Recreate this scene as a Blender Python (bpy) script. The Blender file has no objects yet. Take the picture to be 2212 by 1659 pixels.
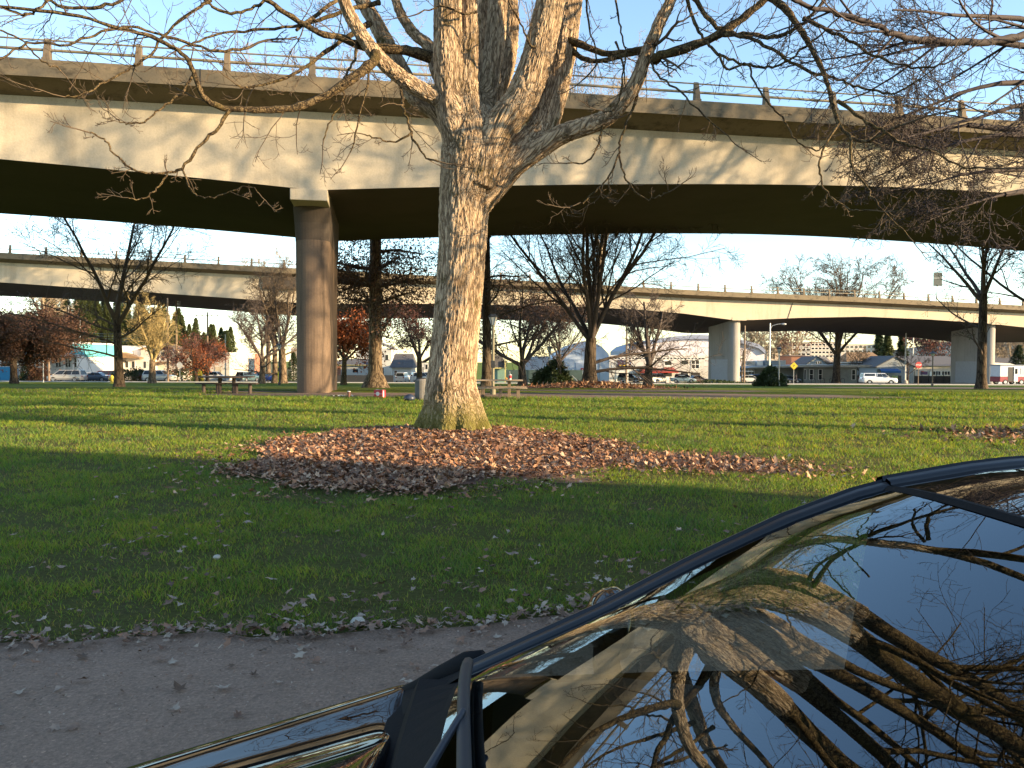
import bpy, math, random
import numpy as np
from math import radians as R, sin, cos, pi
from mathutils import Vector, Matrix
# ------------------------------------------------------------------ scene, camera, light
SC = bpy.context.scene
COL = SC.collection
CAM_H = 1.6
FP = 770.0                      # focal length in pixels of a 1024 wide frame
PITCH = math.atan((384 - 360.7) / FP)
ROLL = R(0.2)
cd = bpy.data.cameras.new('camera')
cam = bpy.data.objects.new('camera', cd); COL.objects.link(cam)
cd.sensor_width = 36; cd.lens = 36 * FP / 1024.0
cd.clip_start = 0.02; cd.clip_end = 6000
cam.location = (0, 0, CAM_H)
Mc = Matrix.Rotation(R(90) - PITCH, 4, 'X') @ Matrix.Rotation(ROLL, 4, 'Z')
cam.rotation_euler = Mc.to_euler()
SC.camera = cam
M3 = Mc.to_3x3()
SUN_EL = R(12.0)
SUNH = Vector((0.94, -0.34, 0)).normalized()
SUND = Vector((SUNH.x * cos(SUN_EL), SUNH.y * cos(SUN_EL), sin(SUN_EL)))
w = bpy.data.worlds.new('World'); SC.world = w; w.use_nodes = True
nt = w.node_tree; bg = nt.nodes['Background']
sky = nt.nodes.new('ShaderNodeTexSky'); sky.sky_type = 'NISHITA'; sky.sun_disc = False
sky.sun_elevation = SUN_EL; sky.sun_rotation = math.atan2(SUND.x, SUND.y)
sky.air_density = 1.0; sky.dust_density = 0.25; sky.ozone_density = 1.7
nt.links.new(sky.outputs[0], bg.inputs[0]); bg.inputs[1].default_value = 0.15
sl = bpy.data.lights.new('sun', 'SUN'); sl.energy = 5.0; sl.angle = R(0.55); sl.color = (1.0, 0.74, 0.43)
so = bpy.data.objects.new('sun', sl); COL.objects.link(so)
so.rotation_euler = SUND.to_track_quat('Z', 'Y').to_euler()
SC.view_settings.view_transform = 'Standard'; SC.view_settings.look = 'None'
SC.view_settings.exposure = 1.62; SC.view_settings.gamma = 1.0
SC.render.engine = 'CYCLES'
SC.cycles.max_bounces = 8; SC.cycles.transparent_max_bounces = 12

# ------------------------------------------------------------------ picture -> place helpers
S = 2212 / 1024.0
def ray(x, y):                    # x,y measured on a 2212 wide view of the photograph
    v = M3 @ Vector(((x / S - 512) / FP, -(y / S - 384) / FP, -1.0))
    return v / v.y
def at(x, y, D):
    v = ray(x, y); return Vector((v.x * D, D, CAM_H + v.z * D))
ZX = [0, 600, 1200, 1800, 2300, 2800, 3400]
def Z(n, zx, zy):
    k = 0.2857 if n == 6 else 0.31646
    return ((ZX[n] + zx * k) / 1.8228, (1150 + zy * k) / 1.8228)
def zp(n, zx, zy, D): return at(*Z(n, zx, zy), D)
def gz(x, y):
    z = 0.0
    if y > 40: z -= 0.0235 * (min(y, 420) - 40)
    z += 0.13 * math.exp(-(((x + 1.3) / 2.6) ** 2 + ((y - 15.2) / 2.8) ** 2))
    z += 0.35 * math.exp(-(((x - 5.5) / 3.0) ** 2 + ((y - 54) / 3.0) ** 2))
    return z
def gzn(x, y):
    z = -0.0235 * (np.clip(y, 40, 420) - 40)
    z = z + 0.13 * np.exp(-(((x + 1.3) / 2.6) ** 2 + ((y - 15.2) / 2.8) ** 2))
    z = z + 0.35 * np.exp(-(((x - 5.5) / 3.0) ** 2 + ((y - 54) / 3.0) ** 2))
    return z
def gp(n, zx, D):                 # ground point under a zoom column at depth D
    p = zp(n, zx, 1100, D); return Vector((p.x, D, gz(p.x, D)))
def gd(x, D):
    p = at(x, 800, D); return Vector((p.x, D, gz(p.x, D)))

# ------------------------------------------------------------------ object helpers
def tag(o, label=None, cat=None, group=None, kind=None):
    if label: o['label'] = label
    if cat: o['category'] = cat
    if group: o['group'] = group
    if kind: o['kind'] = kind
    return o
def thing(name, label, cat, loc=(0, 0, 0), rz=0.0, group=None):
    o = bpy.data.objects.new(name, None); COL.objects.link(o)
    o.empty_display_size = 0.3
    o.location = loc; o.rotation_euler = (0, 0, rz)
    return tag(o, label, cat, group)
def kids(o): return [c for c in bpy.data.objects if c.parent == o]
def copy_tree(o, loc=None, rz=None, label=None, scale=None, _p=None, _k=None):
    if _k is None:
        _k = {}
        for c in bpy.data.objects:
            if c.parent: _k.setdefault(c.parent.name, []).append(c)
    c = o.copy(); COL.objects.link(c)
    if _p is not None: c.parent = _p
    if loc is not None: c.location = loc
    if rz is not None: c.rotation_euler = (0, 0, rz)
    if label: c['label'] = label
    if scale: c.scale = (scale, scale, scale) if isinstance(scale, (int, float)) else scale
    for ch in _k.get(o.name, []): copy_tree(ch, _p=c, _k=_k)
    return c
def mesh_obj(name, V, F, mat, parent=None, smooth=False, mats=None, mi=None, loc=None):
    me = bpy.data.meshes.new(name)
    V = np.asarray(V, dtype=np.float32).reshape(-1, 3)
    if isinstance(F, np.ndarray):
        k = F.shape[1]; nf = F.shape[0]
        me.vertices.add(len(V)); me.vertices.foreach_set('co', V.ravel())
        me.loops.add(nf * k); me.loops.foreach_set('vertex_index', F.ravel().astype(np.int32))
        me.polygons.add(nf)
        me.polygons.foreach_set('loop_start', np.arange(0, nf * k, k, dtype=np.int32))
        me.update(calc_edges=True)
    else:
        me.from_pydata([tuple(map(float, v)) for v in V], [], F)
        me.update()
    me.materials.append(mat)
    if mats:
        for m in mats: me.materials.append(m)
    if mi is not None: me.polygons.foreach_set('material_index', np.asarray(mi, dtype=np.int32))
    if smooth: me.polygons.foreach_set('use_smooth', np.ones(len(me.polygons), dtype=bool))
    o = bpy.data.objects.new(name, me); COL.objects.link(o)
    if parent is not None: o.parent = parent
    if loc is not None: o.location = loc
    return o
class MB:
    def __init__(s, org=(0, 0, 0)):
        s.v = []; s.f = []; s.o = Vector(org)
    def add(s, V, F):
        b = len(s.v)
        s.v += [(p[0] - s.o.x, p[1] - s.o.y, p[2] - s.o.z) for p in V]
        s.f += [tuple(i + b for i in f) for f in F]
        return s
    def box(s, x0, x1, y0, y1, z0, z1, M=None):
        V = [Vector((x, y, z)) for z in (z0, z1) for y in (y0, y1) for x in (x0, x1)]
        if M is not None: V = [M @ v for v in V]
        return s.add(V, [(0, 2, 3, 1), (4, 5, 7, 6), (0, 1, 5, 4), (2, 6, 7, 3), (0, 4, 6, 2), (1, 3, 7, 5)])
    def bar(s, a, b, w, h=None, up=(0, 0, 1)):
        a = Vector(a); b = Vector(b); h = h or w
        d = (b - a); L = d.length; d.normalize(); u = Vector(up)
        if abs(d.dot(u)) > 0.98: u = Vector((0, 1, 0))
        x = d.cross(u).normalized(); y = x.cross(d).normalized()
        V = []
        for p in (a, b):
            for (i, j) in ((-1, -1), (1, -1), (1, 1), (-1, 1)): V.append(p + x * (i * w / 2) + y * (j * h / 2))
        return s.add(V, [(3, 2, 1, 0), (4, 5, 6, 7), (0, 1, 5, 4), (1, 2, 6, 5), (2, 3, 7, 6), (3, 0, 4, 7)])
    def tube(s, pts, rad, k=8, cap=True):
        pts = [Vector(p) for p in pts]; n = len(pts)
        if not hasattr(rad, '__len__'): rad = [rad] * n
        V = []; ref = Vector((0.13, 0.9, 0.41)).normalized()
        d0 = (pts[-1] - pts[0]).normalized()
        if abs(d0.dot(ref)) > 0.9: ref = Vector((0.9, -0.2, 0.3)).normalized()
        for i, p in enumerate(pts):
            d = (pts[min(i + 1, n - 1)] - pts[max(i - 1, 0)]).normalized()
            x = d.cross(ref).normalized(); y = d.cross(x)
            for j in range(k):
                a = 2 * pi * j / k; V.append(p + (x * cos(a) + y * sin(a)) * rad[i])
        F = [(i * k + j, i * k + (j + 1) % k, (i + 1) * k + (j + 1) % k, (i + 1) * k + j) for i in range(n - 1) for j in range(k)]
        if cap: F += [tuple(range(k))[::-1], tuple(range((n - 1) * k, n * k))]
        return s.add(V, F)
    def lathe(s, prof, c, k=16, ax='Z'):
        c = Vector(c); V = []
        for (r, h) in prof:
            for j in range(k):
                a = 2 * pi * j / k
                p = Vector((r * cos(a), r * sin(a), h))
                if ax == 'Y': p = Vector((p.x, p.z, p.y))
                if ax == 'X': p = Vector((p.z, p.x, p.y))
                V.append(c + p)
        n = len(prof)
        F = [(i * k + j, i * k + (j + 1) % k, (i + 1) * k + (j + 1) % k, (i + 1) * k + j) for i in range(n - 1) for j in range(k)]
        F += [tuple(range(k))[::-1], tuple(range((n - 1) * k, n * k))]
        return s.add(V, F)
    def prism(s, poly, y0, y1, M=None):       # poly in x,z extruded along y
        n = len(poly)
        V = [Vector((p[0], y, p[1])) for y in (y0, y1) for p in poly]
        if M is not None: V = [M @ v for v in V]
        return s.add(V, [tuple(range(n)), tuple(range(2 * n - 1, n - 1, -1))] + [(i, i + n, (i + 1) % n + n, (i + 1) % n) for i in range(n)])
    def quad(s, a, b, c, d): return s.add([a, b, c, d], [(0, 1, 2, 3)])
    def build(s, name, mat, parent=None, smooth=False, bevel=0.0):
        o = mesh_obj(name, s.v, s.f, mat, parent, smooth)
        import bmesh
        bm = bmesh.new(); bm.from_mesh(o.data); bmesh.ops.recalc_face_normals(bm, faces=bm.faces); bm.to_mesh(o.data); bm.free()
        if bevel:
            m = o.modifiers.new('bevel', 'BEVEL'); m.width = bevel; m.segments = 2; m.limit_method = 'ANGLE'
        return o

# ------------------------------------------------------------------ materials
MATS = {}
def new_mat(name):
    m = bpy.data.materials.new(name); m.use_nodes = True
    t = m.node_tree; b = t.nodes['Principled BSDF']; return m, t, b
def N(t, typ, **kw):
    n = t.nodes.new('ShaderNode' + typ)
    for k, v in kw.items():
        if k[0] == 'i' and k[1:].isdigit(): n.inputs[int(k[1:])].default_value = v
        else: setattr(n, k, v)
    return n
def noise(t, scale, detail=4, rough=0.6, vec=None, stretch=None, coord='Object'):
    tc = N(t, 'TexCoord')
    src = vec if vec is not None else tc.outputs[coord]
    if stretch:
        mp = N(t, 'Mapping'); mp.inputs['Scale'].default_value = stretch
        t.links.new(src, mp.inputs[0]); src = mp.outputs[0]
    n = N(t, 'TexNoise'); n.inputs['Scale'].default_value = scale; n.inputs['Detail'].default_value = detail
    n.inputs['Roughness'].default_value = rough
    t.links.new(src, n.inputs['Vector']); return n
def ramp(t, src, stops):
    r = N(t, 'ValToRGB'); e = r.color_ramp.elements
    while len(e) > 1: e.remove(e[-1])
    e[0].position = stops[0][0]; e[0].color = (*stops[0][1], 1)
    for p, c in stops[1:]:
        q = e.new(p); q.color = (*c, 1)
    t.links.new(src, r.inputs[0]); return r
def mixc(t, fac, a, b, mode='MIX'):
    m = N(t, 'Mix'); m.data_type = 'RGBA'; m.blend_type = mode
    for s_, v in ((m.inputs[0], fac), (m.inputs[6], a), (m.inputs[7], b)):
        if isinstance(v, (int, float)): s_.default_value = v
        elif isinstance(v, tuple): s_.default_value = (*v, 1)
        else: t.links.new(v, s_)
    return m.outputs[2]
def bump(t, b, h, strength=0.4, dist=0.02):
    n = N(t, 'Bump'); n.inputs['Strength'].default_value = strength; n.inputs['Distance'].default_value = dist
    t.links.new(h, n.inputs['Height']); t.links.new(n.outputs[0], b.inputs['Normal'])
def M(name, col, rough=0.7, var=0.15, scale=3.0, metal=0.0, bmp=0.0, stretch=None, bs=30.0, spec=None, grime=None):
    if name in MATS: return MATS[name]
    m, t, b = new_mat(name)
    n = noise(t, scale, 5, 0.65, stretch=stretch)
    lo = tuple(c * (1 - var) for c in col); hi = tuple(min(1, c * (1 + var)) for c in col)
    r = ramp(t, n.outputs[0], [(0.3, lo), (0.7, hi)])
    out = r.outputs[0]
    if grime:
        g = noise(t, grime[1], 6, 0.7); gr = ramp(t, g.outputs[0], [(0.5, (0, 0, 0)), (0.68, (1, 1, 1))])
        out = mixc(t, gr.outputs[0], out, grime[0])
    t.links.new(out, b.inputs['Base Color'])
    b.inputs['Roughness'].default_value = rough; b.inputs['Metallic'].default_value = metal
    if spec is not None: b.inputs['Specular IOR Level'].default_value = spec
    if bmp:
        n2 = noise(t, bs, 4, 0.6); bump(t, b, n2.outputs[0], bmp, 0.01)
    MATS[name] = m; return m
def glass_mat(name='window_glass', col=(0.02, 0.025, 0.03)):
    if name in MATS: return MATS[name]
    m, t, b = new_mat(name)
    b.inputs['Base Color'].default_value = (*col, 1); b.inputs['Roughness'].default_value = 0.06
    b.inputs['IOR'].default_value = 1.5
    MATS[name] = m; return m
GLASS = glass_mat()
BLACK = M('black_rubber', (0.02, 0.02, 0.022), 0.6, 0.2)
STEEL = M('galvanised_steel', (0.35, 0.36, 0.36), 0.45, 0.15, 6, metal=0.6)
DARKMETAL = M('dark_painted_metal', (0.03, 0.032, 0.034), 0.5, 0.2, 6)
WOODPOLE = M('weathered_pole_wood', (0.20, 0.145, 0.10), 0.85, 0.3, 4, stretch=(6, 6, 0.4))
WHITE = M('white_paint', (0.74, 0.73, 0.70), 0.6, 0.06, 2)

# concrete of the viaducts: weathered, board marks, vertical streaks and cracks
def concrete(name, col, dark=(0.10, 0.09, 0.075), amount=0.5, boards=False, streak=(0.5, 0.5, 0.08)):
    m, t, b = new_mat(name)
    n1 = noise(t, 0.35, 6, 0.6); n2 = noise(t, 0.9, 6, 0.7, stretch=streak); n3 = noise(t, 14, 5, 0.7)
    base = ramp(t, n1.outputs[0], [(0.3, tuple(c * 0.84 for c in col)), (0.7, col)])
    st = ramp(t, n2.outputs[0], [(0.52, (0, 0, 0)), (0.75, (amount,) * 3)])
    c1 = mixc(t, st.outputs[0], base.outputs[0], dark)
    fine = ramp(t, n3.outputs[0], [(0.3, (0.82, 0.82, 0.82)), (0.6, (1, 1, 1))])
    c2 = mixc(t, 1.0, c1, fine.outputs[0], 'MULTIPLY')
    t.links.new(c2, b.inputs['Base Color']); b.inputs['Roughness'].default_value = 0.85
    b.inputs['Specular IOR Level'].default_value = 0.25
    bump(t, b, n3.outputs[0], 0.25, 0.02)
    MATS[name] = m; return m
CONC = concrete('girder_concrete', (0.55, 0.475, 0.36), (0.26, 0.215, 0.155), 0.6)
SOFFIT = concrete('shaded_soffit_concrete', (0.085, 0.068, 0.055), (0.045, 0.037, 0.03), 0.4, streak=(0.3, 0.3, 0.3))  # concrete darkened: shade under the deck put into the colour
FASCIA = concrete('fascia_concrete', (0.20, 0.16, 0.105), (0.03, 0.026, 0.02), 1.0, streak=(1.1, 1.1, 2.2))
PIERC = concrete('shaded_pier_concrete', (0.17, 0.12, 0.085), (0.035, 0.027, 0.022), 1.0, streak=(2.2, 2.2, 0.16))  # base darkened for tree shade on the column, with dark stain streaks
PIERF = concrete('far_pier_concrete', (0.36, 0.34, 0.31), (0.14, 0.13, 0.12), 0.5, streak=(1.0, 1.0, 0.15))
RAILM = M('weathered_rail_metal', (0.24, 0.195, 0.13), 0.6, 0.25, 4, metal=0.1)
POSTC = concrete('rail_post_concrete', (0.20, 0.155, 0.105), (0.10, 0.08, 0.06), 0.7)
PATCH = M('grey_patch_paint', (0.34, 0.34, 0.35), 0.7, 0.08)

# ------------------------------------------------------------------ ground
def ground_mat():
    m, t, b = new_mat('lawn_ground')
    n1 = noise(t, 0.25, 5, 0.6); n2 = noise(t, 1.7, 6, 0.7); n3 = noise(t, 22, 5, 0.75)
    c = ramp(t, n1.outputs[0], [(0.3, (0.11, 0.15, 0.014)), (0.7, (0.16, 0.20, 0.018))])
    soil = ramp(t, n2.outputs[0], [(0.56, (0, 0, 0)), (0.72, (0.6, 0.6, 0.6))])
    sp_ = N(t, 'SeparateXYZ'); tc_ = N(t, 'TexCoord'); t.links.new(tc_.outputs['Object'], sp_.inputs[0])
    mr_ = N(t, 'MapRange'); mr_.inputs[1].default_value = 22; mr_.inputs[2].default_value = 34; mr_.inputs[3].default_value = 0.7; mr_.inputs[4].default_value = 0; t.links.new(sp_.outputs[1], mr_.inputs[0])
    c0 = mixc(t, mr_.outputs[0], c.outputs[0], (0.085, 0.07, 0.032))
    c1 = mixc(t, soil.outputs[0], c0, (0.10, 0.075, 0.045))
    f = ramp(t, n3.outputs[0], [(0.3, (0.5, 0.5, 0.5)), (0.7, (1.25, 1.25, 1.25))])
    c2 = mixc(t, 1.0, c1, f.outputs[0], 'MULTIPLY')
    t.links.new(c2, b.inputs['Base Color']); b.inputs['Roughness'].default_value = 0.9
    b.inputs['Specular IOR Level'].default_value = 0.1
    bump(t, b, n3.outputs[0], 0.9, 0.06)
    return m
def sheet(name, xs, ys, zf, mat, smooth=True):
    X, Y = np.meshgrid(xs, ys); Zc = zf(X, Y)
    V = np.stack([X, Y, Zc], -1).reshape(-1, 3); nx = len(xs); ny = len(ys)
    i = (np.arange(ny - 1)[:, None] * nx + np.arange(nx - 1)[None, :]).ravel()
    F = np.stack([i, i + 1, i + 1 + nx, i + nx], -1)
    return mesh_obj(name, V, F, mat, None, smooth)
xs = np.concatenate([[-3000, -1500, -700, -350], np.arange(-200, -12, 8), np.arange(-12, 14, 0.5), np.arange(14, 208, 8), [350, 700, 1500, 3000]])
ys = np.concatenate([[-400, -100, -30], np.arange(-10, 4, 2), np.arange(4, 22, 0.5), np.arange(22, 60, 1.5), np.arange(60, 420, 10), [420, 600, 1000, 2000, 4500]])
tag(sheet('ground', xs, ys, gzn, ground_mat()), kind='structure')
PATH_A, PATH_B = 4.66, 0.145      # grass edge: y = A + B x
def edge_y(x):
    return PATH_A + PATH_B * x + 0.06 * np.sin(x * 2.3 + 0.5) + 0.04 * np.sin(x * 5.9) + 0.03 * np.sin(x * 13.1)
def path_mat():
    m, t, b = new_mat('packed_gravel')
    n1 = noise(t, 0.8, 7, 0.75); n2 = noise(t, 60, 6, 0.75); n3 = noise(t, 9, 6, 0.75)
    vo = N(t, 'TexVoronoi'); vo.inputs['Scale'].default_value = 75
    tc = N(t, 'TexCoord'); t.links.new(tc.outputs['Object'], vo.inputs['Vector'])
    c = ramp(t, n1.outputs[0], [(0.3, (0.22, 0.142, 0.095)), (0.7, (0.31, 0.203, 0.14))])
    f = ramp(t, n2.outputs[0], [(0.3, (0.62, 0.62, 0.62)), (0.62, (1.15, 1.15, 1.15)), (0.75, (1.9, 1.85, 1.8))])
    c1 = mixc(t, 1.0, c.outputs[0], f.outputs[0], 'MULTIPLY')
    d = ramp(t, n3.outputs[0], [(0.58, (1, 1, 1)), (0.72, (0.55, 0.52, 0.5))])
    c2 = mixc(t, 1.0, c1, d.outputs[0], 'MULTIPLY')
    v = ramp(t, vo.outputs['Color'], [(0.0, (0.7, 0.7, 0.7)), (0.9, (1.15, 1.15, 1.15)), (1.0, (2.2, 2.1, 2.0))])
    c3 = mixc(t, 0.7, c2, mixc(t, 1.0, c2, v.outputs[0], 'MULTIPLY'))
    t.links.new(c3, b.inputs['Base Color']); b.inputs['Roughness'].default_value = 0.92
    ad = N(t, 'Math'); ad.operation = 'ADD'; t.links.new(n2.outputs[0], ad.inputs[0]); t.links.new(n3.outputs[0], ad.inputs[1])
    bump(t, b, ad.outputs[0], 0.8, 0.012)
    return m
px_ = np.arange(-40, 40.1, 0.25); V = []; F = []
rng = np.random.default_rng(3)
for j, q in enumerate([0, 0.12, 0.4, 0.8, 1.0]):
    yy = (-9) + (edge_y(px_) + 9) * q
    for x, y in zip(px_, yy): V.append((x, y, 0.012 if q < 1 else 0.002))
nx = len(px_)
F = [(j * nx + i, j * nx + i + 1, (j + 1) * nx + i + 1, (j + 1) * nx + i) for j in range(4) for i in range(nx - 1)]
tag(mesh_obj('gravel_path', V, F, path_mat(), None, True), kind='structure')
DIRT = M('trodden_dirt', (0.155, 0.095, 0.06), 0.95, 0.35, 1.5, bmp=0.5, bs=12)
def blob(name, cx, cy, rx, ry, seed, dz=0.02, mat=None, kind='structure', n=72, rot=0):
    r_ = random.Random(seed); ph = [r_.uniform(0, 6.28) for _ in range(6)]
    V = []
    for ring in (0.0, 0.35, 0.7, 1.0):
        for i in range(n):
            a = 2 * pi * i / n
            k = 1 + 0.10 * sin(2 * a + ph[0]) + 0.08 * sin(3 * a + ph[1]) + 0.05 * sin(7 * a + ph[2]) + 0.04 * sin(13 * a + ph[3])
            u = ring * rx * k * cos(a); v = ring * ry * k * sin(a)
            x = cx + u * cos(rot) - v * sin(rot); y = cy + u * sin(rot) + v * cos(rot)
            V.append((x, y, gz(x, y) + dz * (1 if ring < 1 else 0.2)))
    F = [(q * n + i, q * n + (i + 1) % n, (q + 1) * n + (i + 1) % n, (q + 1) * n + i) for q in range(3) for i in range(n)]
    o = mesh_obj(name, V, F, mat or DIRT, None, True); return tag(o, kind=kind)
blob('dirt_path', 2.0, 35.6, 17.0, 2.6, 5, rot=0.02)
blob('dirt_patch', 7.0, 44, 9.0, 3.2, 6)
blob('dirt_path', -22.0, 38.3, 12.5, 1.0, 7)
blob('dirt_patch', 42, 66, 14, 7, 8)
LITTERM = M('leaf_litter', (0.15, 0.075, 0.045), 0.95, 0.45, 7, bmp=0.8, bs=25)
blob('leaf_litter_bed', -1.4, 13.2, 2.95, 3.7, 9, dz=0.015, mat=LITTERM)
blob('leaf_litter_bed', 2.7, 12.0, 1.7, 0.95, 10, dz=0.012, mat=LITTERM, rot=-0.3)
blob('leaf_litter_bed', 5.7, 53.5, 5.6, 3.6, 11, dz=0.03, mat=LITTERM)
blob('leaf_litter_bed', 12.8, 16.5, 3.2, 2.0, 12, dz=0.012, mat=LITTERM)
ASPH = M('asphalt', (0.075, 0.075, 0.078), 0.9, 0.2, 2, bmp=0.3, bs=20)
def strip(name, pts, mat, dz):        # pts: list of (x, y0, y1)
    V = []; 
    for x, a, b_ in pts: V += [(x, a, gz(x, a) + dz), (x, (a + b_) / 2, gz(x, (a + b_) / 2) + dz), (x, b_, gz(x, b_) + dz)]
    F = []
    for i in range(len(pts) - 1):
        for j in (0, 1): F.append((i * 3 + j, (i + 1) * 3 + j, (i + 1) * 3 + j + 1, i * 3 + j + 1))
    return tag(mesh_obj(name, V, F, mat), kind='structure')
strip('street', [(x, 106 + 0.1 * abs(x) * 0, 128) for x in range(-200, 201, 20)], ASPH, 0.02)
strip('parking_lot', [(x, 128.5, 166) for x in range(-30, 201, 10)], ASPH, 0.024)
strip('parking_lot', [(x, 128.5, 182) for x in range(-140, -29, 10)], ASPH, 0.028)
CURB = M('kerb_concrete', (0.38, 0.37, 0.35), 0.85, 0.1, 3)
for (yy) in (105.6,):
    mb = MB()
    for x in range(-200, 200, 20): mb.box(x, x + 20, yy, yy + 0.4, gz(0, yy) - 0.1, gz(0, yy) + 0.13)
    tag(mb.build('kerb', CURB), kind='structure')
strip('pavement', [(x, 102.6, 105.3) for x in range(-200, 201, 20)], CURB, 0.02)
# ------------------------------------------------------------------ viaducts
def viaduct(label, y_at, dirx, diry, tops, bots, width, xs_s, over, fas, post_s, cross, root_drop, rail_h, seed, shade=(CONC, FASCIA, SOFFIT), res=1.0, dx=0.0):
    """tops, bots: arrays of (X, z) of deck edge and girder bottom on the near face; X is world x of the face."""
    t = thing('elevated_road', label, 'viaduct', (0, y_at, 0))
    tx, tz = zip(*tops); bx_, bz = zip(*bots)
    n = Vector((-diry, dirx, 0))      # pointing away from the camera
    def face(X): return Vector((X, y_at + (X) * diry / dirx, 0))
    G = MB((0, y_at, 0)); Fm = MB((0, y_at, 0)); Sm = MB((0, y_at, 0)); W = MB((0, y_at, 0))
    Xs = np.arange(xs_s[0], xs_s[1] + 0.01, res)
    gv = []; 
    ph = random.Random(seed)
    def wob(X, k): return 0.02 * sin(X * 0.9 + k) + 0.012 * sin(X * 3.1 + k * 2)
    secs = []
    for X in Xs:
        p = face(X); T = float(np.interp(X, tx, tz)); B = float(np.interp(X, bx_, bz)); c = cross(X)
        nn = n
        e = p - nn * over
        secs.append(dict(p=p, e=e, T=T, B=B, c=c))
    def loft(mb, rows):
        k = len(rows[0]); V = [v for r in rows for v in r]; b = 0
        F = [(i * k + j, i * k + j + 1, (i + 1) * k + j + 1, (i + 1) * k + j) for i in range(len(rows) - 1) for j in range(k - 1)]
        mb.add(V, F)
    up = Vector((0, 0, 1))
    rows = []; rs = []; rf = []; rd = []
    for i, s in enumerate(secs):
        p, e, T, B = s['p'], s['e'], s['T'], s['B']
        q = p + n * width; root = T - fas - root_drop
        inset = n * 0.12
        rows.append([p + up * root, p + inset * 0.3 + up * ((root + B) / 2), p + inset + up * B])
        rs.append([p + inset + up * B, q - inset + up * (B - s['c']), q + up * (root - s['c'])])
        rd.append([e + n * 0.35 + up * (T - 0.02), q + n * over + up * (T - 0.3 - s['c']), q + n * over + up * (T - fas - s['c']), q + up * (root - s['c'])])
        rf.append([p + up * root, e + n * 0.10 + up * (T - fas + 0.015), e + n * 0.10 + up * (T - fas), e + up * (T - fas - 0.02), e + up * (T - 0.06), e + n * 0.06 + up * T, e + n * 0.35 + up * T])
    loft(G, rows)
    g = G.build('girder', shade[0], t)
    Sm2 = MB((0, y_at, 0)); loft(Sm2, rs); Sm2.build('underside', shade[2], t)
    D2 = MB((0, y_at, 0)); loft(D2, rd); D2.build('deck', shade[1], t)
    F2 = MB((0, y_at, 0)); loft(F2, rf); F2.build('parapet', shade[1], t)
    # expansion joints: narrow dark gaps filled with mastic
    J = MB((0, y_at, 0))
    for X in np.arange(xs_s[0] + 7, xs_s[1], 9.3):
        p = face(X); T = float(np.interp(X, tx, tz)); e = p - n * over
        J.bar(e - n * 0.004 + up * (T - fas), e - n * 0.004 + up * (T + 0.002), 0.035, 0.02, up=(0, 1, 0))
    J.build('joint', BLACK, t)
    # railing
    Xp = list(np.arange(post_s[0], xs_s[1], post_s[1])) + list(np.arange(post_s[0] - post_s[1], xs_s[0], -post_s[1]))
    Xp.sort()
    def fin():
        mb = MB(); pr = []
        H = rail_h
        for k in range(7):
            h = k / 6; off = 0.10 * h ** 2.2 * H
            pr.append((h * H, off, 0.13 * (1 - h) + 0.055))
        V = []; 
        for (z, off, hw) in pr:
            wx = 0.135 - 0.02 * z / H
            V += [(-wx, off - hw, z), (wx, off - hw, z), (wx, off + hw, z), (-wx, off + hw, z)]
        F = [(i * 4 + j, i * 4 + (j + 1) % 4, (i + 1) * 4 + (j + 1) % 4, (i + 1) * 4 + j) for i in range(6) for j in range(4)] + [(3, 2, 1, 0), (24, 25, 26, 27)]
        mb.add(V, F); mb.box(-0.17, 0.17, -0.2, 0.2, -0.02, 0.09)
        return mb
    pm = fin().build('rail_post', POSTC, t, bevel=0.012)
    first = True; pts_top = []
    ang = math.atan2(diry, dirx)
    for X in Xp:
        p = face(X) - n * (over - 0.24); T = float(np.interp(X, tx, tz))
        o = pm if first else pm.copy()
        if not first: COL.objects.link(o); o.parent = t
        first = False
        o.location = (p.x, p.y - y_at, T); o.rotation_euler = (0, 0, ang)
        pts_top.append(Vector((p.x, p.y - y_at, T)))
    for (h, r, nm) in ((rail_h * 0.90, 0.035, 'top_rail'), (rail_h * 0.47, 0.06, 'lower_rail')):
        mb = MB(); mb.tube([q + up * h for q in pts_top], r, 8); mb.build(nm, RAILM, t, smooth=True)
    # opposite railing seen above the deck
    mb = MB(); mp = MB()
    far = [q + n * (width + 2 * over - 0.5) - up * (0.3 + cross(q.x)) for q in pts_top]
    mb.tube([q + up * rail_h * 0.9 for q in far], 0.04, 6); mb.tube([q + up * rail_h * 0.5 for q in far], 0.05, 6)
    for q in far: mp.bar(q, q + up * rail_h, 0.16)
    mb.build('far_rail', RAILM, t); mp.build('far_rail_posts', POSTC, t)
    return t, face, n
DX, DY = 0.986, 0.167
Y0N = 37.05
def hb(s, a=10.75, d=1.35, L=30, e=1.6): return a - d * max(0, 1 - abs(s) / L) ** e
nb = [(X, hb(X + 9.1)) if X < 22 else (X, hb(X - 53)) for X in np.arange(-110, 130, 1.0)]
near, nface, nn = viaduct('nearer concrete viaduct crossing overhead behind the big tree', Y0N, DX, DY,
    [(-200, 14.0), (200, 14.0)], nb, 15.0, (-95, 110), 1.55, 0.72, (-19.6, 3.52), lambda X: 0.1, 0.36, 0.95, 1)
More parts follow.
